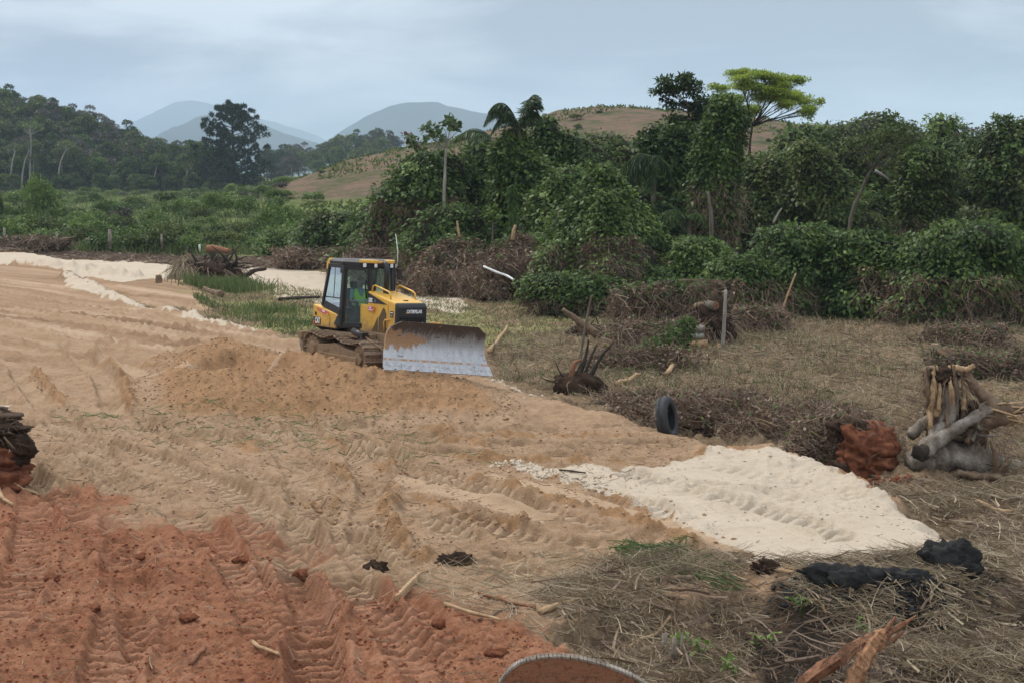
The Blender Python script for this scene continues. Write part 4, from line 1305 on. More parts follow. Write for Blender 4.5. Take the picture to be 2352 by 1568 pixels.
# fringe of small bushes and dead brush along the thicket foot
_fringe = [(700, 560, 40, 22, 96, 'leaf_mid'), (640, 552, 46, 24, 100, 'leaf_bright'), (820, 545, 40, 26, 90, 'leaf_mid'), (930, 575, 34, 20, 82, 'leaf_dark'), (2330, 690, 60, 50, 57, 'leaf_dark'), (2070, 650, 60, 46, 59, 'leaf_deep'),
           (1740, 640, 50, 40, 61, 'leaf_dark'), (1500, 640, 40, 24, 62, 'leaf_mid'), (1660, 655, 34, 20, 60, 'leaf_mid')]
_flab = ['rounded green bush at the field edge behind the root mass', 'bright green bush at the far end of the sand road', 'green bush close behind the cab roof', 'small dark bush at the foot of the vine thicket',
         'dark leafy bush at the far edge of the stubble', 'dark shrub wedged behind the leaning orange stick', 'vine-covered shrub beside the low vine mound', 'green shrub beside the dead vine curtain', 'small green shrub in front of the bare stems']
for (a, b, w, h, Y, mt), lb in zip(_fringe, _flab):
    drape('bush', lb, 'bush', [(b - h, a, w * 0.4), (b - h * 0.6, a, w * 0.8), (b, a, w), (b + h * 0.7, a, w)], Y, 2600, 0.2, mt, None, 0, seed=int(a) % 50)
# ------------------------------------------------------------------ forest on the far slope, pine, field scrub
def crown_proto(name, clumps, n, leaf, mat, trunk_h, trunk_r, bark, lean=0.0):
    """unit forest tree about 12 m tall: root empty > trunk, crown"""
    root = bpy.data.objects.new(name, None)
    link(root)
    top = Vector((lean, 0, trunk_h))
    mb = MB().tube([(0, 0, -1), (lean * 0.3, 0.05, trunk_h * 0.5), tuple(top)], [trunk_r, trunk_r * 0.6], 7)
    for c, r in clumps:
        mb.tube(branch_pts(top * 0.85, Vector(c), 0.08, 4), [trunk_r * 0.4, trunk_r * 0.1], 4)
    mb.build('trunk', MAT[bark], root, smooth=True)
    A = [ellip_leaves(c, r, n, leaf, shell=0.5) for c, r in clumps]
    Pb, D, N, L = (np.concatenate([q[i] for q in A]) for i in range(4))
    obj_from(leaf_mesh('crown', Pb, D, N, L, L * 0.6, MAT[mat]), 'crown', root, 'stuff')
    return root


def rand_clumps(k, w, h0, h1, rs):
    out = []
    for i in range(k):
        a = random.uniform(0, 6.28)
        d = w * math.sqrt(random.random())
        z = h1 - (h1 - h0) * (d / w) ** 1.5 * random.uniform(0.5, 1.0)
        r = random.uniform(*rs)
        out.append(((math.cos(a) * d, math.sin(a) * d, z), (r, r, r * random.uniform(0.5, 0.75))))
    return out


protos = [
    ('leaf_olive', crown_proto('forest_tree', rand_clumps(16, 3.6, 2, 11, (1.3, 2.0)), 230, 0.52, 'leaf_olive', 8, 0.2, 'bark')),
    ('leaf_deep', crown_proto('forest_tree', rand_clumps(16, 3.2, 1.5, 11, (1.2, 2.0)), 230, 0.52, 'leaf_deep', 8, 0.2, 'bark')),
    ('leaf_grey', crown_proto('forest_tree', rand_clumps(15, 3.6, 3, 11, (1.2, 1.9)), 220, 0.46, 'leaf_grey', 8, 0.18, 'bark_pale')),
    ('leaf_dark', crown_proto('forest_tree', rand_clumps(17, 3.4, 1, 10, (1.3, 2.1)), 230, 0.52, 'leaf_dark', 7, 0.2, 'bark')),
    ('leaf_grey2', crown_proto('forest_tree', rand_clumps(12, 3.0, 4, 12, (1.1, 1.7)), 210, 0.46, 'leaf_olive', 10, 0.16, 'bark_pale', 0.6)),
]
_first = set()


def place(k, x, y, s, label, group, rz=None, sz=1.0, cat='tree'):
    mt, pr = protos[k]
    o = pr if k not in _first else copy_tree(pr)
    _first.add(k)
    o.location = (x, y, gz(x, y) - 0.2)
    o.rotation_euler = (0, 0, random.uniform(0, 6.28) if rz is None else rz)
    o.scale = (s, s, s * sz)
    tag(o, label, cat, group)
    return o


_flabels = ['olive-crowned forest tree on the wooded slope behind the field', 'dark green forest tree on the wooded slope behind the field', 'grey-twigged forest tree on the wooded slope behind the field',
            'deep green low-branched forest tree on the wooded slope behind the field', 'tall pale-trunked forest tree on the wooded slope behind the field']
_wts = [0.27, 0.20, 0.24, 0.17, 0.12]
cnt = 0
for row in range(11):
    Yr = 376 + row * 8.2
    x0 = (-190 - CX) / FPX * Yr
    x1 = (560 - row * 8 - CX) / FPX * Yr
    x = x0
    while x < x1:
        k = int(RNG.choice(5, p=_wts))
        if row == 0:
            k = int(RNG.choice(5, p=[0.15, 0.3, 0.05, 0.35, 0.15]))
        s = random.uniform(0.75, 1.2)
        place(k, x + random.uniform(-1, 1), Yr + random.uniform(-3, 3), s, _flabels[k], ['olive', 'dark', 'grey', 'deep green', 'pale-trunked'][k] + ' forest trees on the slope')
        x += random.uniform(4.6, 6.6) * (0.8 if row == 0 else 1.0)
        cnt += 1
# understorey along the foot of the forest
for i in range(34):
    Yr = random.uniform(362, 374)
    x = (random.uniform(-150, 640) - CX) / FPX * Yr
    place(3, x, Yr, random.uniform(0.42, 0.62), 'low dark tree at the foot of the wooded slope', 'low trees at the foot of the slope', sz=0.9)
# hazier grove in the valley
for i in range(58):
    Yr = random.uniform(560, 700)
    px = random.uniform(600, 905)
    x = (px - CX) / FPX * Yr
    k = int(RNG.choice([0, 1, 2, 3]))
    o = place(k, x, Yr, random.uniform(0.95, 1.35), ['olive', 'dark', 'grey', 'deep green'][k] + ' tree in the hazy grove below the far mountains', ['olive', 'dark', 'grey', 'deep green'][k] + ' trees of the valley grove')
    o.location.z = 1.0 + 9.5 * ss(600, 860, np.array(px)) * (Yr - 560) / 140 + 3 * ss(560, 700, np.array(Yr))
for k, (a, b, rs) in enumerate([(40, 62, 'x')]):
    pass
clump_tree('tall_forest_tree', 'tall pale-trunked tree with flat yellow-green crown before the wooded slope', 'tree', [(68, 440), (69, 390), (71, 330), (70, 310)],
           [(50, 290, 16, 6), (68, 284, 18, 6), (85, 290, 16, 6), (98, 298, 10, 5), (66, 294, 22, 6)], 372, 0.5, 5, 'leaf_bright', 'bark_pale', 0.28, nclump=4)
for lb, a, b, c, d in [('pale slanting trunk rising before the dark wood beside the flat-crowned tree', 48, 425, 66, 345), ('thin pale forked trunk at the picture edge before the dark wood', 24, 425, 34, 350),
                       ('pale trunk with small crown before the middle of the dark wood', 352, 445, 360, 385), ('pale leaning trunk nearest the pine before the dark wood', 425, 445, 430, 395),
                       ('slanting pale double trunk before the dark wood above the bright shrub', 130, 410, 152, 345)]:
    clump_tree('pale_trunk_tree', lb, 'tree', [(a, b), ((a + c) / 2 - 3, (b + d) / 2), (c, d)], [(c - 8, d - 10, 13, 6), (c + 9, d - 9, 13, 6), (c, d - 16, 14, 6)], 370, 0.5, 4, 'leaf_olive', 'bark_pale', 0.24, nclump=4)


def pine():
    Y = 352
    b = P(536, 446, Y)
    g = gz(b.x, Y)
    root = thing('pine_tree', 'large dark pine standing alone in front of the far mountains', 'tree', (b.x, Y, g))
    u = Y / FPX
    H = (446 - 243) * u + (b.z - g)
    MB().tube([(0, 0, -0.5), (0.3, 0, H * 0.4), (0.1, 0, H * 0.75), (0.5, 0, H * 0.97)], [0.5, 0.42, 0.25, 0.06], 8, 0.05).build('trunk', MAT['bark_dark'], root, smooth=True)
    mb = MB()
    A = []
    prof_z = np.array([0.10, 0.2, 0.32, 0.45, 0.58, 0.7, 0.82, 0.92, 1.0])
    prof_r = np.array([58, 80, 88, 84, 80, 72, 54, 46, 14]) * u
    for i in range(92):
        f = 0.12 + 0.86 * (i + random.random()) / 92
        az = i * 2.4 + random.uniform(-0.4, 0.4)
        L = np.interp(f, prof_z, prof_r) * random.uniform(0.62, 1.08)
        z0 = H * f - L * 0.22
        tip = Vector((math.cos(az) * L, math.sin(az) * L, H * f + random.uniform(-0.3, 0.6)))
        bp = branch_pts((0.2, 0, z0), tip, 0.07, 6)
        mb.tube(bp, [0.11, 0.03], 5)
        for j in (2, 3, 4, 5, 5):
            c = bp[j] + Vector((random.uniform(-0.6, 0.6), random.uniform(-0.6, 0.6), random.uniform(0.0, 0.5)))
            r = random.uniform(0.55, 0.95)
            n = 62
            d = rdir(n)
            A.append((np.asarray(c) + d * r * 0.25, unit(d + np.array([0, 0, 0.5])), rdir(n), np.full(n, r) * RNG.uniform(0.7, 1.2, n)))
    mb.build('branches', MAT['bark_dark'], root, smooth=True, kind='stuff')
    Pb, D, N, L = (np.concatenate([q[i] for q in A]) for i in range(4))
    obj_from(leaf_mesh('needles', Pb, D, N, L, 0.20, MAT['leaf_pine']), 'needles', root, 'stuff')


pine()


# shrubs of the overgrown field
def shrub_proto(n, leaf, mat, k=7):
    A = []
    for i in range(k):
        a = random.uniform(0, 6.28)
        d = 0.6 * math.sqrt(random.random())
        A.append(ellip_leaves((math.cos(a) * d, math.sin(a) * d, random.uniform(0.25, 0.7)), (random.uniform(0.3, 0.5),) * 2 + (random.uniform(0.28, 0.45),), n // k, leaf, shell=0.4))
    Pb, D, N, L = (np.concatenate([q[i] for q in A]) for i in range(4))
    return leaf_mesh('shrub', Pb, D, N, L, L * 0.55, MAT[mat])


SHR = {}
for mt in ('leaf_mid', 'leaf_bright', 'leaf_dark', 'leaf_olive', 'leaf_grey'):
    SHR[mt] = [shrub_proto(1500, 0.13, mt), shrub_proto(1500, 0.13, mt)]
_adj = {'leaf_mid': 'mid-green', 'leaf_bright': 'bright green', 'leaf_dark': 'dark green', 'leaf_olive': 'olive', 'leaf_grey': 'grey twiggy'}


def shrub(mt, x, y, w, h, label=None, group=None):
    o = obj_from(random.choice(SHR[mt]), 'shrub')
    o.location = (x, y, gz(x, y) - 0.05 * h)
    o.rotation_euler = (0, 0, random.uniform(0, 6.28))
    o.scale = (w, w, h)
    tag(o, label or _adj[mt] + ' shrub in the overgrown field behind the sand road', 'shrub', group or _adj[mt] + ' shrubs in the overgrown field')
    return o


for (a, b, wpx, hpx, Y, mt, lb) in [
    (92, 505, 58, 118, 150, 'leaf_bright', 'tall bright green shrub before the wooded slope, the tallest in the field'),
    (0, 480, 14, 80, 150, 'leaf_dark', 'dark upright shrub cut off by the picture edge'),
    (225, 490, 22, 26, 160, 'leaf_bright', 'round bright shrub between two silvery bushes'),
    (275, 495, 40, 38, 155, 'leaf_grey', 'silvery green shrub beside the round bright one'),
    (350, 520, 45, 50, 140, 'leaf_bright', 'bright leafy shrub in the middle of the overgrown field'),
    (620, 530, 52, 84, 125, 'leaf_bright', 'large yellow-green shrub below the hillside'),
    (680, 540, 52, 70, 122, 'leaf_bright', 'yellow-green shrub at the end of the field near the hillside foot'),
    (740, 545, 44, 50, 112, 'leaf_mid', 'mid-green shrub nearest the bulldozer cab in the field'),
    (430, 570, 32, 46, 106, 'leaf_olive', 'brownish shrub behind the uprooted root mass'),
]:
    p = P(a, b, Y)
    shrub(mt, p.x, Y, wpx / FPX * Y, hpx / FPX * Y, lb, 'distinct field shrubs')
nsh = 0
while nsh < 225:
    f = random.random()
    Y = 104 + 215 * f ** 2.1
    px = random.uniform(-140, 760 if Y < 200 else 690)
    if Y < 112 and random.random() < 0.3:
        continue
    x = (px - CX) / FPX * Y
    mt = random.choices(['leaf_mid', 'leaf_bright', 'leaf_dark', 'leaf_olive', 'leaf_grey'], [0.36, 0.34, 0.08, 0.17, 0.05])[0]
    w = random.uniform(1.0, 2.2) * (1.0 if Y < 150 else 1.25)
    shrub(mt, x, Y, w, w * random.uniform(0.65, 1.15) * (1.0 if Y < 170 else 0.7))
    nsh += 1
# larger shrubs on the bare hill
for i in range(46):
    Y = random.uniform(150, 262)
    px = random.uniform(700, 1900)
    x = (px - CX) / FPX * Y
    w = random.uniform(0.5, 1.3)
    mt = random.choice(['leaf_olive', 'leaf_dark', 'leaf_mid', 'leaf_olive'])
    if gz(x, Y) < 2.0:
        continue
    shrub(mt, x, Y, w, w * random.uniform(0.5, 0.9), _adj[mt] + ' shrub dotting the bare brown hillside', _adj[mt] + ' shrubs on the bare hillside')
for i in range(14):
    px = random.uniform(1240, 1560)
    Y = 258
    x = (px - CX) / FPX * Y
    mt = random.choice(['leaf_olive', 'leaf_dark'])
    w = random.uniform(0.3, 0.9)
    shrub(mt, x, Y, w, w, _adj[mt] + ' shrub on the crest of the bare hillside', _adj[mt] + ' shrubs along the hill crest')

# long grass of the field as one mass
def blades(name, xy, h, w, mat, lean=0.5, label=None, cat=None, k=3):
    n = len(xy)
    z = gz_many(xy)
    b = np.column_stack([xy, z - 0.01])
    d = rdir(n)
    d[:, 2] = 0
    H = h * RNG.uniform(0.5, 1.3, n)[:, None]
    ln = lean * RNG.uniform(0.2, 1.4, n)[:, None]
    pts = []
    for j in range(k):
        f = j / (k - 1)
        pts.append(b + d * H * ln * f ** 1.6 + np.array([0, 0, 1.0]) * H * (f - 0.25 * ln * f ** 2))
    v, q, t = strand_arrays(np.stack(pts, 1), np.full(n, w))
    me = fast_mesh(name, v, q, mat, t)
    o = obj_from(me, name, kind='stuff')
    tag(o, label, cat)
    return o


_xy = []
for i in range(16000):
    Y = 103 + 240 * random.random() ** 1.6
    px = random.uniform(-160, 900 if Y < 125 else 640)
    _xy.append(((px - CX) / FPX * Y, Y))
blades('field_grass', np.array(_xy), 0.75, 0.10, MAT['grass_green'], 0.4, 'long green grass of the overgrown field', 'grass')

_xy = []
for i in range(15000):
    Y = random.uniform(125, 262)
    px = random.uniform(640, 2150)
    _xy.append(((px - CX) / FPX * Y, Y))
_xy = np.array(_xy)
_cl = fbm(_xy[:, 0] * 0.09, _xy[:, 1] * 0.05, 3, 91)
blades('hill_scrub', _xy[_cl > 0.15], 0.42, 0.30, MAT['leaf_olive'], 0.9, 'low green scrub in patches over the bare hillside', 'scrub')
# ------------------------------------------------------------------ bulldozer
def paint(name, c, dirt=0.25, rough=0.45, dcol=(0.23, 0.15, 0.085), coat=0.0, zlo=0.6, zhi=1.6):
    t = NT(name)
    v = t.coord('Object')
    sep = t.n.new('ShaderNodeSeparateXYZ')
    t.l.new(v, sep.inputs[0])
    nz = t.noise(2.5, 6, 0.65, v)
    n2 = t.noise(14.0, 4, 0.6, v)
    low = t.range(sep.outputs[2], zlo, zhi, 0.55, 0.0)
    d = t.range(t.math('ADD', t.math('ADD', t.math('MULTIPLY', nz, 0.7), t.math('MULTIPLY', n2, 0.3)), low), 0.62 - dirt * 0.5, 1.0 - dirt * 0.4)
    col = t.mix(d, c, dcol)
    col = t.mix(t.math('MULTIPLY', n2, 0.18), col, (0.12, 0.09, 0.06))
    return t.finish(t.principled(col, t.math('ADD', rough, t.math('MULTIPLY', d, 0.35)), spec=0.4, coat=coat))


MAT['yellow'] = paint('yellow_paint', (0.72, 0.40, 0.055), 0.18, coat=0.15, zlo=0.6, zhi=1.5)
MAT['yellow_dirty'] = paint('dirty_yellow_paint', (0.52, 0.29, 0.05), 0.75, 0.6, zlo=0.4, zhi=2.4)
MAT['black'] = paint('black_paint', (0.013, 0.014, 0.017), 0.08, 0.4, (0.10, 0.075, 0.05), zlo=0.4, zhi=1.2)
MAT['grille'] = paint('grille_black', (0.012, 0.012, 0.013), 0.12, 0.6, (0.06, 0.05, 0.04), zlo=0.2, zhi=0.8)
MAT['mesh'] = rough_mat('perforated_screen', (0.085, 0.055, 0.030), (0.15, 0.10, 0.055), 60.0, 0.8, 0.6, 0.004)
MAT['mud'] = rough_mat('mud_caked_steel', (0.12, 0.072, 0.040), (0.27, 0.175, 0.105), 3.5, 0.92, 0.7, 0.02, c2=(0.19, 0.122, 0.072))
MAT['shoe'] = rough_mat('worn_track_steel', (0.085, 0.055, 0.036), (0.30, 0.215, 0.145), 5.0, 0.75, 0.6, 0.01, c2=(0.17, 0.115, 0.075))
MAT['rubber'] = rough_mat('black_rubber', (0.008, 0.008, 0.008), (0.020, 0.019, 0.018), 8.0, 0.7, 0.2, 0.005)
MAT['white_text'] = rough_mat('white_lettering', (0.68, 0.68, 0.68), (0.78, 0.78, 0.78), 6, 0.5, 0.02)
MAT['grey_text'] = rough_mat('grey_lettering', (0.20, 0.21, 0.21), (0.26, 0.27, 0.27), 6, 0.5, 0.02)
MAT['logo_yellow'] = rough_mat('logo_yellow', (0.70, 0.36, 0.02), (0.74, 0.40, 0.03), 6, 0.5, 0.02)
MAT['logo_red'] = rough_mat('logo_red', (0.55, 0.03, 0.03), (0.6, 0.04, 0.035), 6, 0.5, 0.02)
MAT['pink'] = rough_mat('pink_sticker', (0.52, 0.085, 0.14), (0.60, 0.13, 0.20), 9, 0.5, 0.02)
MAT['orange_sticker'] = rough_mat('orange_sticker', (0.50, 0.15, 0.07), (0.6, 0.2, 0.1), 9, 0.5, 0.02)
MAT['chrome'] = rough_mat('cylinder_rod', (0.45, 0.45, 0.46), (0.6, 0.6, 0.6), 4, 0.25, 0.02)
MAT['lamp'] = rough_mat('lamp_glass', (0.55, 0.56, 0.56), (0.85, 0.86, 0.86), 30, 0.15, 0.2, 0.004)
MAT['seat'] = rough_mat('seat_fabric', (0.018, 0.018, 0.020), (0.045, 0.045, 0.05), 14, 0.9, 0.3)


def glass_mat():
    t = NT('tinted_glass')
    tr = t.n.new('ShaderNodeBsdfTransparent')
    tr.inputs[0].default_value = (0.80, 0.90, 0.86, 1)
    gl = t.n.new('ShaderNodeBsdfGlossy')
    gl.inputs['Roughness'].default_value = 0.03
    df = t.n.new('ShaderNodeBsdfDiffuse')
    df.inputs[0].default_value = (0.30, 0.33, 0.31, 1)
    lw = t.n.new('ShaderNodeLayerWeight')
    lw.inputs[0].default_value = 0.22
    dust = t.range(t.noise(5.0, 5, 0.6, t.coord('Object')), 0.4, 0.8, 0.02, 0.12)
    m1 = t.n.new('ShaderNodeMixShader')
    t.l.new(dust, m1.inputs[0])
    t.l.new(tr.outputs[0], m1.inputs[1])
    t.l.new(df.outputs[0], m1.inputs[2])
    m2 = t.n.new('ShaderNodeMixShader')
    t.l.new(t.math('ADD', t.math('MULTIPLY', lw.outputs['Fresnel'], 0.5), 0.02), m2.inputs[0])
    t.l.new(m1.outputs[0], m2.inputs[1])
    t.l.new(gl.outputs[0], m2.inputs[2])
    return t.finish(m2.outputs[0])


MAT['glass'] = glass_mat()


def blade_mat():
    t = NT('worn_blade_steel')
    v = t.coord('Object')
    sep = t.n.new('ShaderNodeSeparateXYZ')
    t.l.new(v, sep.inputs[0])
    streak = t.noise(5.0, 6, 0.65, t.scaled(v, (1, 1.6, 0.45)))
    fine = t.noise(26.0, 5, 0.65, v)
    steel = t.ramp(t.math('ADD', t.math('MULTIPLY', streak, 0.6), t.math('MULTIPLY', fine, 0.4)), [(0.3, (0.24, 0.24, 0.245)), (0.5, (0.40, 0.40, 0.405)), (0.72, (0.54, 0.54, 0.545))])
    mud = t.ramp(fine, [(0.3, (0.26, 0.15, 0.075)), (0.7, (0.40, 0.245, 0.135))])
    grime = t.ramp(fine, [(0.3, (0.035, 0.024, 0.018)), (0.7, (0.12, 0.080, 0.055))])
    spots = t.noise(7.5, 3, 0.5, t.scaled(v, (1, 1, 1.6)))
    g = t.range(t.math('ADD', sep.outputs[2], t.math('MULTIPLY', t.math('SUBTRACT', streak, 0.5), 0.7)), 0.56, 0.98)
    # clinging soil on the machine's own side of the mouldboard, plus crumbs
    yb = t.range(sep.outputs[1], -1.3, 0.35, 0.36, -0.10)
    hump = t.math('MULTIPLY', t.math('ABSOLUTE', t.math('SUBTRACT', sep.outputs[2], 0.66)), 1.5)
    md = t.range(t.math('SUBTRACT', t.math('ADD', yb, t.noise(3.2, 6, 0.7, t.scaled(v, (1, 1.4, 0.6)))), hump), 0.50, 0.58)
    c = t.mix(g, steel, grime)
    c = t.mix(md, c, mud)
    c = t.mix(t.range(spots, 0.70, 0.73), c, mud)
    c = t.mix(t.range(t.noise(5.0, 2, 0.4, t.scaled(v, (1, 0.7, 2.2))), 0.685, 0.72), c, (0.06, 0.06, 0.065))
    c = t.mix(t.math('MULTIPLY', t.range(t.math('ABSOLUTE', t.math('SUBTRACT', sep.outputs[2], 0.20)), 0.04, 0.015), t.range(streak, 0.42, 0.56)), c, mud)
    rough = t.math('ADD', 0.38, t.math('MULTIPLY', t.math('MAXIMUM', g, md), 0.5))
    met = t.math('MULTIPLY', t.math('SUBTRACT', 1.0, t.math('MAXIMUM', g, md), True), 0.35)
    return t.finish(t.principled(c, rough, met, normal=t.bump(t.math('ADD', fine, t.math('MULTIPLY', md, 1.2)), 0.3, 0.01)))


MAT['blade'] = blade_mat()
MAT['edge_steel'] = rough_mat('cutting_edge_steel', (0.30, 0.30, 0.31), (0.56, 0.56, 0.57), 9, 0.42, 0.2, 0.004)

DZ = P(862, 845, 36.3)
DOZ_YAW, DOZ_ROLL = R(-50), R(-3.0)
doz = thing('bulldozer', 'yellow tracked bulldozer with closed glass cab and wide front blade on the soil platform', 'bulldozer', DZ, (DOZ_ROLL, 0, DOZ_YAW))
Q = doz


def text_mesh(txt, size, depth, mat, parent, origin, xdir, ydir, name='lettering', sx=0.72, bold=0.012):
    cu = bpy.data.curves.new('lettering', 'FONT')
    cu.body = txt
    cu.size = size
    cu.extrude = depth
    cu.offset = bold * size * 2
    cu.align_x = 'CENTER'
    cu.align_y = 'CENTER'
    tmp = bpy.data.objects.new('tmp_text', cu)
    COL.objects.link(tmp)
    me = bpy.data.meshes.new_from_object(tmp)
    bpy.data.objects.remove(tmp)
    bpy.data.curves.remove(cu)
    X, Y_ = Vector(xdir).normalized(), Vector(ydir).normalized()
    Z = X.cross(Y_).normalized()
    Mx = Matrix(((X.x, Y_.x, Z.x, origin[0]), (X.y, Y_.y, Z.y, origin[1]), (X.z, Y_.z, Z.z, origin[2]), (0, 0, 0, 1))) @ Matrix.Diagonal((sx, 1, 1, 1))
    me.transform(Mx)
    me.materials.clear()
    me.materials.append(MAT[mat])
    me.name = name
    return obj_from(me, name, parent, kind='stuff')


# --- undercarriage
def track_path():
    pts = []
    for i in range(13):
        a = R(-90 + 180 * i / 12)
        pts.append((0.86 + 0.36 * math.cos(a), 0.40 + 0.36 * math.sin(a)))
    pts += [(0.55, 0.70), (0.2, 0.70), (-0.05, 0.765), (-0.28, 0.85), (-0.50, 0.80), (-0.72, 0.745), (-0.95, 0.775)]
    for i in range(13):
        a = R(90 + 180 * i / 12)
        pts.append((-1.27 + 0.39 * math.cos(a), 0.44 + 0.40 * math.sin(a)))
    pts += [(-0.8, 0.03), (0.3, 0.03)]
    return pts


def resample(pts, pitch):
    V = np.array(pts + [pts[0]])
    seg = np.hypot(*np.diff(V, axis=0).T)
    cum = np.concatenate([[0], np.cumsum(seg)])
    n = int(round(cum[-1] / pitch))
    s = np.arange(n) * cum[-1] / n
    q = np.stack([np.interp(s, cum, V[:, 0]), np.interp(s, cum, V[:, 1])], 1)
    q2 = np.stack([np.interp((s + 0.02) % cum[-1], cum, V[:, 0]), np.interp((s + 0.02) % cum[-1], cum, V[:, 1])], 1)
    return q, np.arctan2(q2[:, 1] - q[:, 1], q2[:, 0] - q[:, 0])


def shoe_mesh():
    mb = MB()
    mb.box((0, 0, 0), (0.155, 0.62, 0.022))
    mb.prism([(-0.055, -0.31, -0.011), (-0.035, -0.31, -0.060), (-0.022, -0.31, -0.060), (-0.010, -0.31, -0.011)], (0, 0.62, 0))
    mb.box((0, 0.09, 0.035), (0.14, 0.04, 0.05))
    mb.box((0, -0.09, 0.035), (0.14, 0.04, 0.05))
    me = bpy.data.meshes.new('track_shoe')
    me.from_pydata(mb.v, [], mb.f)
    me.update()
    me.materials.append(MAT['shoe'])
    return me


SHOE = shoe_mesh()
for side in (-1, 1):
    yc = side * 0.86
    fr = MB()
    fr.prism([(-1.05, yc - side * -0.27, 0.22), (0.92, yc + side * 0.27, 0.20), (1.0, yc + side * 0.27, 0.34), (0.92, yc + side * 0.27, 0.50), (0.3, yc + side * 0.27, 0.56), (-0.25, yc + side * 0.27, 0.66),
              (-0.6, yc + side * 0.27, 0.60), (-1.0, yc + side * 0.27, 0.58)], (0, -side * 0.54, 0))
    fr.box((-0.05, yc + side * 0.285, 0.28), (1.75, 0.04, 0.22))
    tf = fr.build('track', MAT['mud'], Q, bevel=0.02)
    q, ang = resample(track_path(), 0.168)
    for (x, z), a in zip(q, ang):
        s = obj_from(SHOE, 'track_shoe', tf)
        s.location = (x, yc, z)
        s.rotation_euler = (0, -a, 0)
    # sprocket with teeth and hub
    def wheel(name, cx, cz, r, teeth, wdt):
        mb = MB()
        pr = []
        nn = teeth * 4
        for i in range(nn):
            a = 2 * math.pi * i / nn
            rr = r * (1.0 if (i % 4) in (0, 1) else 0.86)
            pr.append((cx + rr * math.cos(a), yc - wdt / 2, cz + rr * math.sin(a)))
        mb.prism(pr, (0, wdt, 0))
        o = mb.build(name, MAT['mud'], Q)
        hub = MB().tube([(cx, yc + side * wdt * 0.5, cz), (cx, yc + side * (wdt * 0.5 + 0.05), cz)], [r * 0.55, r * 0.45], 18)
        hub.build('hub', MAT['mud'], o)
        bl = MB()
        for i in range(12):
            a = 2 * math.pi * i / 12
            c = Vector((cx + r * 0.72 * math.cos(a), yc + side * wdt * 0.5, cz + r * 0.72 * math.sin(a)))
            bl.tube([c, c + Vector((0, side * 0.02, 0))], 0.022, 6)
        bl.build('bolts', MAT['shoe'], o, kind='stuff')
    wheel('sprocket', -1.27, 0.44, 0.33, 13, 0.50)
    mbw = MB().tube([(0.86, yc - 0.2, 0.40), (0.86, yc + 0.2, 0.40)], 0.30, 24)
    mbw.build('idler_wheel', MAT['mud'], Q)
    for k in range(5):
        rx = -0.85 + k * 0.34
        MB().tube([(rx, yc - 0.22, 0.16), (rx, yc + 0.22, 0.16)], 0.085, 14).build('track_roller', MAT['mud'], Q)
    # push arm
    MB().prism([(-0.2, side * 0.50, 0.30), (1.95, side * 0.50, 0.26), (2.05, side * 0.50, 0.45), (0.9, side * 0.50, 0.56), (-0.2, side * 0.50, 0.50)], (0, side * 0.10, 0)).build('push_arm', MAT['yellow_dirty'], Q, bevel=0.015)

# chassis
MB().prism([(-1.65, -0.50, 0.38), (1.30, -0.50, 0.38), (1.42, -0.50, 0.55), (1.42, -0.50, 0.98), (-1.2, -0.50, 1.0), (-1.75, -0.50, 0.90)], (0, 1.0, 0)).build('chassis', MAT['yellow_dirty'], Q, bevel=0.03)
for side in (-1, 1):
    MB().box((-0.35, side * 0.66, 0.86), (1.7, 0.30, 0.10)).box((0.62, side * 0.62, 0.86), (0.3, 0.2, 0.16)).build('fender', MAT['yellow_dirty'], Q, bevel=0.015)
    cyl = MB().tube([(0.14, side * 0.80, 0.98), (0.66, side * 0.84, 0.90)], 0.085, 16)
    co = cyl.build('hydraulic_cylinder', MAT['black'], Q, smooth=True)
    MB().tube([(0.66, side * 0.84, 0.90), (1.5, side * 0.66, 0.52)], 0.03, 10).build('piston_rod', MAT['mud'], co, smooth=True)
    MB().box((0.69, side * 0.845, 0.895), (0.10, 0.20, 0.19), (0, 0.15, 0)).build('cylinder_head', MAT['black'], co, bevel=0.02)
    MB().tube([(0.35, side * 0.78, 0.86), (0.5, side * 0.9, 0.79), (0.66, side * 0.88, 0.80), (0.8, side * 0.75, 0.86)], 0.022, 6).build('hose', MAT['rubber'], Q, smooth=True)
# lift cylinder and C-frame nose
MB().box((1.95, 0, 0.38), (0.24, 1.1, 0.26)).box((2.1, 0, 0.5), (0.2, 0.3, 0.5)).build('blade_mount', MAT['yellow_dirty'], Q, bevel=0.02)
for side in (-1, 1):
    c = MB().tube([(1.05, side * 0.42, 1.08), (1.85, side * 0.36, 0.66)], 0.06, 12).build('lift_cylinder', MAT['black'], Q, smooth=True)

# --- hood
HY = 0.45
hp = [(0.20, 0.98), (1.42, 0.98), (1.45, 1.1), (1.45, 1.68), (1.40, 1.77), (1.30, 1.80), (0.20, 2.00)]
MB().prism([(a, -HY, b) for a, b in hp], (0, 2 * HY, 0)).build('hood', MAT['yellow'], Q, bevel=0.045)
# rear fire-wall part of the engine compartment, wider and lower
MB().prism([(-0.05, -0.50, 0.95), (0.45, -0.47, 0.95), (0.45, -0.47, 1.62), (-0.05, -0.50, 1.66)], (0, 0.98, 0)).build('engine_side', MAT['yellow'], Q, bevel=0.02)
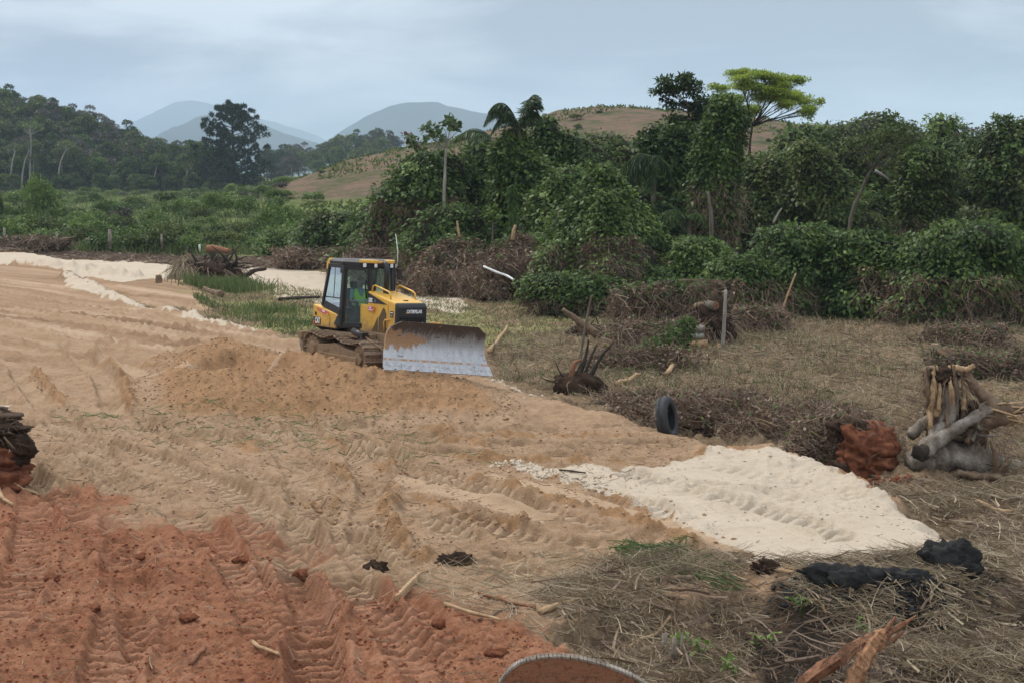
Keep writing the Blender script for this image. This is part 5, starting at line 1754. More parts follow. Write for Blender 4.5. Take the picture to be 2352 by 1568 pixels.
# radiator grille housing
MB().prism([(1.452, -0.455, 1.0), (1.50, -0.43, 1.0), (1.50, -0.43, 1.66), (1.452, -0.455, 1.72)], (0, 0.0, 0)).v
gh = MB()
gh.prism([(1.40, -0.462, 1.00), (1.53, -0.462, 1.00), (1.53, -0.462, 1.66), (1.50, -0.462, 1.75), (1.40, -0.462, 1.785)], (0, 0.924, 0))
ghouse = gh.build('grille_housing', MAT['black'], Q, bevel=0.05)
MB().box((1.527, 0.0, 1.22), (0.02, 0.76, 0.44)).build('grille_recess', MAT['rubber'], ghouse)
for k in range(9):
    MB().box((1.545, 0.0, 1.03 + k * 0.048), (0.018, 0.76, 0.018), (0, 0.5, 0)).build('grille_slat', MAT['grille'], ghouse)
for yy in (-0.13, 0.13):
    MB().box((1.553, yy, 1.22), (0.014, 0.018, 0.44)).build('grille_bar', MAT['grille'], ghouse)
for yy in (-0.33, 0.30):
    MB().tube([(1.552, yy, 1.28), (1.562, yy, 1.28)], 0.02, 8).build('grille_bolt', MAT['chrome'], ghouse)
text_mesh('CATERPILLAR', 0.115, 0.002, 'white_text', ghouse, (1.534, 0.06, 1.555), (0, 1, 0), (0, 0, 1), sx=0.66, bold=0.02)
MB().prism([(1.534, -0.205, 1.515), (1.534, -0.135, 1.515), (1.534, -0.17, 1.55)], (0.006, 0, 0)).build('logo_triangle', MAT['logo_yellow'], ghouse)
# hood side details on both sides
for side in (-1, 1):
    yo = side * (HY + 0.003)
    dv = (0, side * 0.006, 0)
    MB().prism([(0.24, yo, 1.955), (0.24, yo, 1.70), (1.10, yo, 1.70)], dv).build('model_panel', MAT['black'], Q)
    xd = (1, 0, 0) if side < 0 else (-1, 0, 0)
    text_mesh('D5K', 0.135, 0.002, 'white_text', Q, (0.36, yo + side * 0.008, 1.765), xd, (0, 0, 1), sx=0.66, bold=0.03)
    text_mesh('II', 0.10, 0.002, 'grey_text', Q, (0.56, yo + side * 0.008, 1.755), xd, (0, 0, 1), sx=0.8, bold=0.02)
    MB().prism([(0.46, yo, 1.02), (0.70, yo, 1.02), (0.70, yo, 1.38)], dv).build('vent_screen', MAT['mesh'], Q)
    MB().prism([(0.74, yo, 1.02), (1.06, yo, 1.02), (1.06, yo, 1.48), (0.98, yo, 1.60), (0.92, yo, 1.62), (0.74, yo, 1.36)], dv).build('vent_screen', MAT['mesh'], Q)
    MB().box((1.13, side * (HY + 0.002), 1.34), (0.008, 0.006, 0.72)).build('panel_seam', MAT['rubber'], Q)
    MB().prism([(1.22, yo, 1.40), (1.36, yo, 1.40), (1.36, yo, 1.56), (1.22, yo, 1.56)], dv).build('warning_label', MAT['black'], Q)
    MB().box((1.29, yo + side * 0.008, 1.52), (0.10, 0.004, 0.025)).build('label_print', MAT['white_text'], Q)
    MB().box((1.29, yo + side * 0.008, 1.445), (0.09, 0.004, 0.045)).build('label_print', MAT['grey_text'], Q)
    MB().tube([(1.06, side * 0.50, 1.00), (1.06, side * 0.53, 1.27), (1.10, side * 0.52, 1.33), (1.22, side * 0.46, 1.34)], 0.02, 8).build('step_handle', MAT['yellow'], Q, smooth=True)
    st = MB().prism([(0.30, yo + side * 0.048, 1.50), (0.56, yo + side * 0.048, 1.50), (0.60, yo + side * 0.048, 1.62), (0.34, yo + side * 0.048, 1.62)], (0, side * 0.004, 0)).build('sticker', MAT['pink'], Q)
    text_mesh('A051', 0.06, 0.001, 'white_text', st, (0.42, yo + side * 0.054, 1.583), xd, (0, 0, 1), sx=0.9, bold=0.02)
    MB().box((0.42, yo + side * 0.053, 1.53), (0.18, 0.002, 0.02)).build('sticker_line', MAT['white_text'], st)
    MB().prism([(0.52, yo + side * 0.052, 1.51), (0.565, yo + side * 0.052, 1.51), (0.58, yo + side * 0.052, 1.60), (0.545, yo + side * 0.052, 1.56)], (0, side * 0.002, 0)).build('sticker_mark', MAT['logo_yellow'], st)
    # hood handrail
    y1 = side * 0.38
    MB().tube([(0.30, y1, 1.96), (0.33, y1, 2.12), (0.42, y1, 2.15), (1.0, y1, 2.03), (1.10, y1, 1.98), (1.13, y1, 1.84)], 0.021, 8).build('handrail', MAT['yellow'], Q, smooth=True)
MB().tube([(1.22, 0.0, 1.80), (1.22, 0.0, 1.825)], 0.075, 16).build('radiator_cap', MAT['grille'], Q)
MB().tube([(0.47, -0.06, 1.92), (0.47, -0.06, 2.0)], 0.085, 16).build('exhaust_collar', MAT['black'], Q)
MB().tube([(0.47, -0.06, 1.95), (0.47, -0.06, 2.5), (0.46, -0.06, 2.60), (0.41, -0.06, 2.68), (0.33, -0.06, 2.72)], [0.068, 0.068, 0.066, 0.064, 0.062], 14).build('exhaust_stack', MAT['black'], Q, smooth=True)

# --- cab: key points on one side, mirrored
FB, FT = (0.27, 0.33), (0.10, 0.33)
cab_b = {'f': (0.27, 0.33), 'd': (-0.455, 0.80), 'r': (-1.45, 0.80)}
cab_t = {'f': (0.10, 0.34), 'd': (-0.42, 0.75), 'r': (-1.13, 0.73)}
ZT = 2.60


def cp(side, key, z):
    zb = 1.05
    f = (z - zb) / (ZT - zb)
    a, b = cab_b[key], cab_t[key]
    return Vector((a[0] + (b[0] - a[0]) * f, side * (a[1] + (b[1] - a[1]) * f), z))


def bar(a, b, w, t, mat, name, parent=None, bev=0.012):
    a, b = Vector(a), Vector(b)
    d = (b - a)
    L = d.length
    d.normalize()
    up = Vector((0, 0, 1)) if abs(d.z) < 0.9 else Vector((1, 0, 0))
    s = d.cross(up).normalized()
    u = s.cross(d)
    vs = [p + s * (i * w / 2) + u * (j * t / 2) for p in (a, b) for i, j in ((-1, -1), (1, -1), (1, 1), (-1, 1))]
    mb = MB().add(vs, [(3, 2, 1, 0), (4, 5, 6, 7), (0, 1, 5, 4), (1, 2, 6, 5), (2, 3, 7, 6), (3, 0, 4, 7)])
    return mb.build(name, MAT[mat], parent or Q, bevel=bev)


def pane(pts, parent, name='window_pane'):
    pts = [Vector(p) for p in pts]
    n = (pts[1] - pts[0]).cross(pts[2] - pts[0]).normalized()
    return MB().prism(pts, n * 0.008).build(name, MAT['glass'], parent)


cabf = MB().prism([(-1.46, -0.72, 1.0), (-0.46, -0.78, 1.0), (0.24, -0.34, 1.0), (0.24, 0.34, 1.0), (-0.46, 0.78, 1.0), (-1.46, 0.72, 1.0)], (0, 0, 0.07)).build('cab', MAT['black'], Q, bevel=0.01)
for side in (-1, 1):
    bar(cp(side, 'f', 1.05), cp(side, 'f', 2.60), 0.07, 0.09, 'black', 'pillar', cabf)
    bar(cp(side, 'd', 1.05), cp(side, 'd', 2.60), 0.10, 0.11, 'black', 'pillar', cabf)
    bar(cp(side, 'r', 1.52), cp(side, 'r', 2.62), 0.08, 0.08, 'black', 'pillar', cabf)
    bar(cp(side, 'r', 2.58), cp(side, 'd', 2.58), 0.06, 0.10, 'black', 'roof_rail', cabf)
    bar(cp(side, 'd', 2.58), cp(side, 'f', 2.58), 0.06, 0.10, 'black', 'roof_rail', cabf)
    # lower side body under the rear window
    lo = [cp(side, 'r', 1.68) + Vector((0, 0, 0)), cp(side, 'r', 1.50), cp(side, 'd', 1.30), cp(side, 'd', 1.50)]
    MB().prism([tuple(p) for p in lo], (0, side * 0.02, 0)).build('window_sill', MAT['black'], cabf, bevel=0.006)
    # rear side window with slider bar and rail
    pw = pane([cp(side, 'r', 1.66), cp(side, 'd', 1.48), cp(side, 'd', 2.56), cp(side, 'r', 2.56)], cabf)
    mid_b, mid_t = cp(side, 'r', 1.75).lerp(cp(side, 'd', 1.75), 0.52), cp(side, 'r', 2.54).lerp(cp(side, 'd', 2.54), 0.40)
    bar(mid_b, mid_t, 0.02, 0.025, 'black', 'window_bar', pw, 0.003)
    bar(cp(side, 'r', 1.76), cp(side, 'd', 1.76), 0.025, 0.03, 'black', 'window_bar', pw, 0.003)
    # door
    df, dd = 'f', 'd'
    dr_b = bar(cp(side, 'd', 1.10) * 0.97 + cp(side, 'f', 1.10) * 0.03, cp(side, 'f', 1.10), 0.05, 0.12, 'black', 'door', cabf)
    pane([cp(side, 'd', 1.12), cp(side, 'f', 1.12), cp(side, 'f', 2.56), cp(side, 'd', 2.56)], dr_b, 'door_glass')
    a, b = cp(side, 'd', 1.15).lerp(cp(side, 'f', 1.15), 0.10), cp(side, 'd', 2.5).lerp(cp(side, 'f', 2.5), 0.10)
    bar(a, b, 0.05, 0.05, 'black', 'door_frame', dr_b)
    a, b = cp(side, 'd', 1.15).lerp(cp(side, 'f', 1.15), 0.93), cp(side, 'd', 2.40).lerp(cp(side, 'f', 2.40), 0.93)
    c3 = cp(side, 'd', 2.53).lerp(cp(side, 'f', 2.53), 0.78)
    bar(a, b, 0.06, 0.05, 'black', 'door_frame', dr_b)
    bar(b, c3, 0.06, 0.05, 'black', 'door_frame', dr_b)
    bar(cp(side, 'd', 2.53).lerp(cp(side, 'f', 2.53), 0.1), c3, 0.05, 0.06, 'black', 'door_frame', dr_b)
    MB().box(tuple(cp(side, 'd', 1.42).lerp(cp(side, 'f', 1.42), 0.0) + Vector((-0.04, side * 0.05, 0))), (0.10, 0.06, 0.09)).build('door_latch', MAT['black'], dr_b, bevel=0.01)
    MB().tube([tuple(cp(side, 'd', 1.8).lerp(cp(side, 'f', 1.8), 0.90) + Vector((0, side * 0.05, 0))), tuple(cp(side, 'd', 2.1).lerp(cp(side, 'f', 2.1), 0.9) + Vector((0, side * 0.07, 0))), tuple(cp(side, 'd', 2.25).lerp(cp(side, 'f', 2.25), 0.9) + Vector((0, side * 0.05, 0)))], 0.02, 8).build('grab_handle', MAT['rubber'], dr_b, smooth=True)
    MB().box(tuple(cp(side, 'd', 2.47) + Vector((-0.03, side * 0.03, 0))), (0.14, 0.07, 0.13)).build('hinge', MAT['black'], dr_b, bevel=0.01)
    MB().prism([tuple(cp(side, 'd', 1.05) + Vector((-0.25, side * 0.01, 0.02))), tuple(cp(side, 'd', 1.05) + Vector((0.02, side * 0.01, 0.02))), tuple(cp(side, 'd', 1.40) + Vector((0, side * 0.01, 0))), tuple(cp(side, 'd', 1.30) + Vector((-0.12, side * 0.01, 0)))], (0, side * 0.05, 0)).build('step_plate', MAT['black'], cabf, bevel=0.01)
pane([cp(-1, 'f', 1.60), cp(1, 'f', 1.60), cp(1, 'f', 2.56), cp(-1, 'f', 2.56)], cabf, 'windscreen')
pane([cp(1, 'r', 1.66) - Vector((0.0, 0, 0)), cp(-1, 'r', 1.66), cp(-1, 'r', 2.56), cp(1, 'r', 2.56)], cabf, 'rear_window')
bar(cp(-1, 'f', 1.62), cp(1, 'f', 1.62), 0.05, 0.06, 'black', 'pillar', cabf)
MB().box((-1.44, 0, 1.30), (0.06, 1.45, 0.60)).build('rear_panel', MAT['black'], cabf, bevel=0.01)
for k, yy in enumerate((-0.10, 0.06)):
    MB().tube([(0.155, yy, 2.55), (0.205, yy + 0.03, 2.25), (0.225, yy - 0.03, 2.05)], 0.008, 5).build('wiper', MAT['rubber'], cabf)
# roof
roof = MB().loft([[(-1.20, -0.70, 2.60), (-0.42, -0.80, 2.60), (0.08, -0.44, 2.60), (0.16, -0.30, 2.60), (0.16, 0.30, 2.60), (0.08, 0.44, 2.60), (-0.42, 0.80, 2.60), (-1.20, 0.70, 2.60)],
                  [(-1.22, -0.71, 2.70), (-0.42, -0.81, 2.70), (0.08, -0.44, 2.70), (0.17, -0.30, 2.70), (0.17, 0.30, 2.70), (0.08, 0.44, 2.70), (-0.42, 0.81, 2.70), (-1.22, 0.71, 2.70)],
                  [(-1.14, -0.60, 2.765), (-0.42, -0.70, 2.775), (0.02, -0.38, 2.765), (0.08, -0.26, 2.765), (0.08, 0.26, 2.765), (0.02, 0.38, 2.765), (-0.42, 0.70, 2.775), (-1.14, 0.60, 2.765)]]).build('roof', MAT['black'], Q, bevel=0.015)
for side in (-1, 1):
    # light visors on the chamfered front corners
    vz = MB().prism([(-0.06, side * 0.56, 2.69), (0.14, side * 0.40, 2.69), (0.235, side * 0.30, 2.69), (0.235, side * 0.15, 2.69), (0.0, side * 0.15, 2.69), (-0.18, side * 0.40, 2.69)], (0, 0, 0.085)).build('roof_visor', MAT['yellow'], Q, bevel=0.02)
    MB().prism([(-0.02, side * 0.54, 2.57), (0.12, side * 0.41, 2.57), (0.205, side * 0.31, 2.57), (0.205, side * 0.17, 2.57), (0.0, side * 0.17, 2.57)], (0, 0, 0.12)).build('lamp_housing', MAT['rubber'], vz)
    for (lx, ly, rz) in ((0.075, 0.475, 45), (0.225, 0.245, 0)):
        d = Vector((math.cos(R(rz)), side * math.sin(R(rz)), 0))
        MB().box(tuple(Vector((lx, side * ly, 2.635)) + d * 0.012), (0.02, 0.085, 0.095), (0, 0, side * R(rz))).build('work_lamp', MAT['lamp'], vz, bevel=0.008)
MB().prism([(0.0, -0.15, 2.69), (0.18, -0.15, 2.69), (0.18, 0.15, 2.69), (0.0, 0.15, 2.69)], (0, 0, 0.06)).build('roof_visor', MAT['yellow'], Q, bevel=0.015)
MB().prism([(-1.22, -0.68, 2.46), (-1.46, -0.64, 2.46), (-1.46, -0.64, 2.62), (-1.34, -0.66, 2.755), (-1.16, -0.68, 2.765)], (0, 1.32, 0)).build('roof_rear_unit', MAT['yellow'], Q, bevel=0.025)
MB().tube([(-0.02, 0.60, 2.62), (-0.06, 0.63, 3.0), (-0.14, 0.60, 3.45)], [0.014, 0.008], 6).build('antenna', MAT['white_pipe'], Q, smooth=True)
MB().prism([(0.12, 0.50, 2.28), (0.14, 0.62, 2.28), (0.14, 0.62, 2.56), (0.12, 0.50, 2.56)], (0.05, 0, 0)).build('mirror', MAT['black'], Q, bevel=0.01)
MB().tube([(0.12, 0.42, 1.9), (0.16, 0.50, 1.95), (0.16, 0.52, 2.15), (0.12, 0.45, 2.2)], 0.018, 6).build('grab_rail', MAT['rubber'], Q, smooth=True)

# --- rear tank and side bodies in yellow
for side in (-1, 1):
    rb = MB().prism([(-1.74, side * 0.52, 1.54), (-1.74, side * 0.52, 0.97), (-0.66, side * 0.52, 0.97), (-0.56, side * 0.52, 1.30), (-0.66, side * 0.52, 1.36)], (0, side * 0.31, 0)).build('side_tank', MAT['yellow'], Q, bevel=0.03)
    yo = side * 0.835
    dv = (0, side * 0.006, 0)
    xd = (1, 0, 0) if side < 0 else (-1, 0, 0)
    MB().prism([(-1.68, yo, 1.02), (-1.35, yo, 1.02), (-1.35, yo, 1.21), (-1.70, yo, 1.21)], dv).build('badge_plate', MAT['black'], rb)
    MB().prism([(-1.695, yo + side * 0.007, 1.13), (-1.68, yo + side * 0.007, 1.022), (-1.58, yo + side * 0.007, 1.022)], (0, side * 0.003, 0)).build('badge_wedge', MAT['logo_red'], rb)
    text_mesh('CAT', 0.20, 0.002, 'white_text', rb, (-1.485, yo + side * 0.009, 1.115), xd, (0, 0, 1), sx=0.62, bold=0.02)
    MB().prism([(-1.535, yo + side * 0.011, 1.047), (-1.435, yo + side * 0.011, 1.047), (-1.485, yo + side * 0.011, 1.098)], (0, side * 0.004, 0)).build('logo_triangle', MAT['logo_yellow'], rb)
    MB().box((-1.60, yo, 1.30), (0.09, 0.012, 0.085)).build('latch_plate', MAT['yellow_dirty'], rb)
    MB().box((-1.575, yo + side * 0.006, 1.30), (0.04, 0.012, 0.075)).build('latch', MAT['rubber'], rb)
    MB().box((-0.92, yo, 1.16), (0.008, 0.006, 0.32)).build('panel_seam', MAT['rubber'], rb)
    s2 = MB().prism([(-1.34, yo, 1.345), (-0.98, yo, 1.275), (-0.98, yo, 1.37), (-1.34, yo, 1.44)], (0, side * 0.004, 0)).build('sticker', MAT['pink'], rb)
    MB().prism([(-1.54, yo, 1.385), (-1.345, yo, 1.346), (-1.345, yo, 1.435), (-1.54, yo, 1.475)], (0, side * 0.004, 0)).build('sticker', MAT['orange_sticker'], rb)
    text_mesh('A05A', 0.075, 0.001, 'white_text', s2, (-1.22, yo + side * 0.006, 1.385), (xd[0], 0, -0.19), (0, 0, 1), sx=0.85, bold=0.02)
    MB().prism([(-1.09, yo + side * 0.005, 1.30), (-1.0, yo + side * 0.005, 1.285), (-0.985, yo + side * 0.005, 1.36), (-1.05, yo + side * 0.005, 1.345)], (0, side * 0.003, 0)).build('sticker_mark', MAT['logo_yellow'], s2)
MB().prism([(-1.74, -0.53, 0.95), (-1.46, -0.53, 0.95), (-1.46, -0.53, 1.60), (-1.72, -0.53, 1.56)], (0, 1.06, 0)).build('fuel_tank', MAT['yellow'], Q, bevel=0.03)
MB().prism([(-1.70, -0.80, 0.97), (-0.60, -0.80, 0.97), (-0.65, -0.70, 0.90), (-1.45, -0.70, 0.86)], (0, 1.6, 0)).build('belly_plate', MAT['rubber'], Q)
# --- rear drawbar / ripper beam
rp = MB().box((-2.10, 0, 0.70), (0.17, 2.0, 0.19)).build('ripper_beam', MAT['yellow_dirty'], Q, bevel=0.02)
for yy in (-0.45, 0.45):
    MB().prism([(-1.6, yy - 0.05, 0.92), (-2.12, yy - 0.05, 0.80), (-2.12, yy - 0.05, 0.64), (-1.6, yy - 0.05, 0.55)], (0, 0.10, 0)).build('ripper_link', MAT['yellow_dirty'], rp, bevel=0.01)
for yy in (-0.93, 0.0, 0.93):
    MB().prism([(-2.16, yy - 0.03, 0.62), (-2.16, yy - 0.03, 0.45), (-2.08, yy - 0.03, 0.30), (-1.94, yy - 0.03, 0.24), (-1.96, yy - 0.03, 0.33), (-2.03, yy - 0.03, 0.42), (-2.05, yy - 0.03, 0.62)], (0, 0.06, 0)).build('ripper_shank', MAT['shoe'], rp, bevel=0.008)

# --- interior
seat = MB()
seat.box((-0.72, 0, 1.30), (0.52, 0.54, 0.16))
seat.box((-1.00, 0, 1.66), (0.14, 0.52, 0.66), (0, -0.12, 0))
seat.box((-1.06, 0, 2.08), (0.10, 0.28, 0.18), (0, -0.1, 0))
seat.build('seat', MAT['seat'], Q, bevel=0.04)
for side in (-1, 1):
    MB().box((-0.62, side * 0.42, 1.36), (0.62, 0.16, 0.34)).build('arm_console', MAT['seat'], Q, bevel=0.03)
    MB().tube([(-0.36, side * 0.40, 1.50), (-0.33, side * 0.39, 1.66)], [0.018, 0.03], 8).build('control_lever', MAT['rubber'], Q)
MB().box((0.12, 0, 1.50), (0.20, 0.5, 0.40)).build('dashboard', MAT['seat'], Q, bevel=0.03)

# --- blade
BH = 1.12
cs = [(0.30, 0.0), (0.245, 0.08), (0.175, 0.2), (0.10, 0.34), (0.05, 0.48), (0.03, 0.60), (0.04, 0.74), (0.075, 0.86), (0.125, 0.96), (0.17, 1.04), (0.215, 1.12)]


def half_w(v):
    return float(np.interp(v, [0, 0.2, 0.45, 0.93, 1.12], [1.47, 1.43, 1.38, 1.36, 1.06]))


bl = thing('blade_frame', None, None)
bpy.data.objects.remove(bl)
mbb = MB()
nw = 24
for th in (0, 1):
    for j, (u, v) in enumerate(cs):
        hw = half_w(v)
        for i in range(nw + 1):
            mbb.v.append((u - 0.045 * th - (0.02 if th else 0), -hw + 2 * hw * i / nw, v))
nc_ = nw + 1
nrw = len(cs)
for j in range(nrw - 1):
    for i in range(nw):
        a = j * nc_ + i
        mbb.f.append((a, a + 1, a + 1 + nc_, a + nc_))
        b = nrw * nc_ + a
        mbb.f.append((b, b + nc_, b + 1 + nc_, b + 1))
off = nrw * nc_
for i in range(nw):
    mbb.f.append((i, i + off, i + 1 + off, i + 1))
    t_ = (nrw - 1) * nc_ + i
    mbb.f.append((t_, t_ + 1, t_ + 1 + off, t_ + off))
for j in range(nrw - 1):
    a = j * nc_
    mbb.f.append((a, a + nc_, a + nc_ + off, a + off))
    a = j * nc_ + nw
    mbb.f.append((a, a + off, a + nc_ + off, a + nc_))
blade = mbb.build('blade', MAT['blade'], Q, smooth=True)
for p_ in blade.data.polygons:
    p_.use_smooth = True
es = blade.modifiers.new('split', 'EDGE_SPLIT')
es.split_angle = R(35)
blade.location = (2.42, 0.02, 0.22)
blade.rotation_euler = (R(-4.2), R(0), R(-9))
# cutting edges and end bits
th_ = math.atan2(0.16, 0.07)
for (y0, y1, z0, z1) in ((-1.50, -1.02, -0.06, 0.155), (-1.01, 0.0, -0.055, 0.105), (0.005, 1.01, -0.055, 0.105), (1.02, 1.50, -0.06, 0.155)):
    endb = abs(y0) > 1.2 or abs(y1) > 1.2

    def ux(z):
        return 0.30 - 0.62 * z + 0.012
    sh = 0.05 if endb else 0.0
    poly = [(ux(z0), y0, z0), (ux(z0), y1, z0), (ux(z1), y1 - (sh if y1 > 1.2 else 0), z1), (ux(z1), y0 + (sh if y0 < -1.2 else 0), z1)]
    eo = MB().prism(poly, (0.03, 0, 0.018)).build('end_bit' if endb else 'cutting_edge', MAT['edge_steel'], blade)
    nbolt = 4 if endb else 6
    for k in range(nbolt):
        yy = y0 + (y1 - y0) * (k + 0.5) / nbolt
        zc_ = 0.05 if endb else 0.07
        c = Vector((ux(zc_) + 0.028, yy, zc_ + 0.017))
        MB().tube([c, c + Vector((0.012, 0, 0.007))], 0.018, 8).build('bolt', MAT['edge_steel'], blade)
for yy in (-0.5, 0.5):
    MB().box((-0.06, yy, 0.52), (0.10, 0.14, 0.8)).build('blade_rib', MAT['yellow_dirty'], blade, bevel=0.01)
MB().box((-0.05, 0, 1.10), (0.14, 0.28, 0.10)).build('blade_bracket', MAT['yellow'], blade, bevel=0.01)


# ------------------------------------------------------------------ the driver
def skin_obj(name, nodes, edges, mat, root_node, parent=None, sub=2):
    keys = list(nodes)
    me = bpy.data.meshes.new(name)
    me.from_pydata([nodes[k][0] for k in keys], [(keys.index(a), keys.index(b)) for a, b in edges], [])
    me.update()
    o = obj_from(me, name, parent)
    o.modifiers.new('skin', 'SKIN')
    for i, k in enumerate(keys):
        r = nodes[k][1]
        me.skin_vertices[0].data[i].radius = (r, r) if isinstance(r, float) else r
        me.skin_vertices[0].data[i].use_root = (k == root_node)
    s = o.modifiers.new('sub', 'SUBSURF')
    s.levels = sub
    s.render_levels = sub
    me.materials.append(mat)
    return o


def person_mat():
    t = NT('driver_clothes_and_skin')
    v = t.coord('Object')
    sep = t.n.new('ShaderNodeSeparateXYZ')
    t.l.new(v, sep.inputs[0])
    x, y, z = sep.outputs
    skin = (0.20, 0.115, 0.075)
    c = t.mix(t.range(z, 0.155, 0.165), (0.035, 0.04, 0.045), (0.16, 0.30, 0.40))      # trousers to blue shirt
    c = t.mix(t.range(z, 0.60, 0.605), c, skin)                                          # neck and face
    arm = t.math('MULTIPLY', t.range(z, 0.33, 0.325), t.range(t.math('ABSOLUTE', y), 0.215, 0.22))
    c = t.mix(t.math('MULTIPLY', arm, t.range(z, 0.155, 0.16)), c, skin)
    return t.finish(t.principled(c, 0.8))


pp = doz.matrix_basis @ Vector((-0.80, 0.0, 1.40)) if False else None
_M = Matrix.Translation(DZ) @ Euler((DOZ_ROLL, 0, DOZ_YAW)).to_matrix().to_4x4()
ploc = _M @ Vector((-0.80, 0.0, 1.42))
person = tag(bpy.data.objects.new('person', None), 'driver in lime safety vest over blue shirt, seated in the bulldozer cab', 'person')
link(person)
person.location = ploc
person.rotation_euler = (DOZ_ROLL, 0, DOZ_YAW + R(-12))
nd = {'pelvis': ((0, 0, 0.05), (0.16, 0.13)), 'waist': ((-0.02, 0, 0.22), (0.15, 0.115)), 'chest': ((-0.03, 0, 0.42), (0.18, 0.125)), 'collar': ((-0.03, 0, 0.55), (0.10, 0.085)),
      'neck': ((-0.02, 0, 0.62), 0.058), 'head0': ((0.0, 0, 0.70), (0.078, 0.088)), 'head1': ((0.005, 0, 0.78), (0.082, 0.098)), 'head2': ((0.0, 0, 0.855), (0.055, 0.065))}
ed = [('pelvis', 'waist'), ('waist', 'chest'), ('chest', 'collar'), ('collar', 'neck'), ('neck', 'head0'), ('head0', 'head1'), ('head1', 'head2')]
for s_, n_ in ((1, 'l'), (-1, 'r')):
    nd.update({n_ + 'sh': ((-0.03, s_ * 0.185, 0.50), 0.07), n_ + 'el': ((0.06, s_ * 0.27, 0.26), 0.052), n_ + 'wr': ((0.33, s_ * 0.30, 0.24), 0.036), n_ + 'pa': ((0.40, s_ * 0.30, 0.25), (0.038, 0.024)),
               n_ + 'hip': ((0.06, s_ * 0.10, 0.03), 0.10), n_ + 'kn': ((0.46, s_ * 0.13, 0.06), 0.075), n_ + 'an': ((0.56, s_ * 0.13, -0.30), 0.05), n_ + 'to': ((0.74, s_ * 0.14, -0.35), 0.045)})
    ed += [('chest', n_ + 'sh'), (n_ + 'sh', n_ + 'el'), (n_ + 'el', n_ + 'wr'), (n_ + 'wr', n_ + 'pa'), ('pelvis', n_ + 'hip'), (n_ + 'hip', n_ + 'kn'), (n_ + 'kn', n_ + 'an'), (n_ + 'an', n_ + 'to')]
    for q_, (dy, ln) in enumerate(((-0.028, 0.062), (-0.009, 0.072), (0.010, 0.066), (0.028, 0.052))):
        nd[n_ + 'f%da' % q_] = ((0.435, s_ * 0.30 + dy, 0.262), 0.010)
        nd[n_ + 'f%db' % q_] = ((0.435 + ln * 0.5, s_ * 0.30 + dy, 0.250), 0.009)
        nd[n_ + 'f%dc' % q_] = ((0.435 + ln * 0.55, s_ * 0.30 + dy, 0.215), 0.008)
        ed += [(n_ + 'pa', n_ + 'f%da' % q_), (n_ + 'f%da' % q_, n_ + 'f%db' % q_), (n_ + 'f%db' % q_, n_ + 'f%dc' % q_)]
    nd[n_ + 'ta'] = ((0.40, s_ * 0.30 - s_ * 0.045, 0.245), 0.011)
    nd[n_ + 'tb'] = ((0.43, s_ * 0.30 - s_ * 0.055, 0.225), 0.009)
    ed += [(n_ + 'wr', n_ + 'ta'), (n_ + 'ta', n_ + 'tb')]
body = skin_obj('body', nd, ed, person_mat(), 'pelvis', person)
MAT['vest'] = rough_mat('lime_vest', (0.36, 0.72, 0.03), (0.48, 0.88, 0.06), 8, 0.7, 0.3, 0.01)
MAT['reflect'] = rough_mat('reflective_band', (0.50, 0.55, 0.56), (0.66, 0.70, 0.70), 10, 0.35, 0.05)
MAT['hair'] = rough_mat('dark_hair', (0.010, 0.009, 0.008), (0.028, 0.024, 0.02), 30, 0.8, 0.5, 0.005)
MAT['face'] = rough_mat('face_features', (0.05, 0.03, 0.025), (0.12, 0.06, 0.05), 20, 0.7, 0.1)
MAT['skin'] = rough_mat('skin', (0.19, 0.11, 0.07), (0.23, 0.135, 0.09), 20, 0.6, 0.1)


def vest_ring(z, rx, ry, n=28, vdrop=0.0):
    out = []
    for i in range(n):
        a = 2 * math.pi * i / n
        d = vdrop * max(0.0, math.cos(a)) ** 6
        out.append((-0.02 + rx * math.cos(a), ry * math.sin(a), z - d))
    return out


vest = MB().loft([vest_ring(0.13, 0.165, 0.20), vest_ring(0.22, 0.165, 0.20), vest_ring(0.32, 0.17, 0.21), vest_ring(0.42, 0.168, 0.215, vdrop=0.06), vest_ring(0.50, 0.145, 0.20, vdrop=0.14), vest_ring(0.565, 0.10, 0.14, vdrop=0.22)], cap=False).build('vest', MAT['vest'], person, smooth=True)
for z_ in (0.15, 0.25):
    MB().loft([vest_ring(z_, 0.172, 0.208), vest_ring(z_ + 0.045, 0.173, 0.210)], cap=False).build('reflective_band', MAT['reflect'], vest, smooth=True)
hair = MB()
hair.lump((-0.022, 0, 0.825), (0.10, 0.092, 0.085), 3, 0.05, 3).build('hair', MAT['hair'], person, smooth=True)
fc = MB()
for s_ in (-1, 1):
    MB().lump((0.092, s_ * 0.033, 0.772), (0.012, 0.015, 0.008), 1, 0.0).build('eye', MAT['face'], person, smooth=True)
    MB().lump((0.0, s_ * 0.095, 0.762), (0.022, 0.012, 0.032), 2, 0.05).build('ear', MAT['skin'], person, smooth=True)
MB().lump((0.102, 0, 0.748), (0.020, 0.016, 0.026), 2, 0.05).build('nose', MAT['skin'], person, smooth=True)
MB().lump((0.090, 0, 0.705), (0.010, 0.028, 0.007), 2, 0.02).build('mouth', MAT['face'], person, smooth=True)
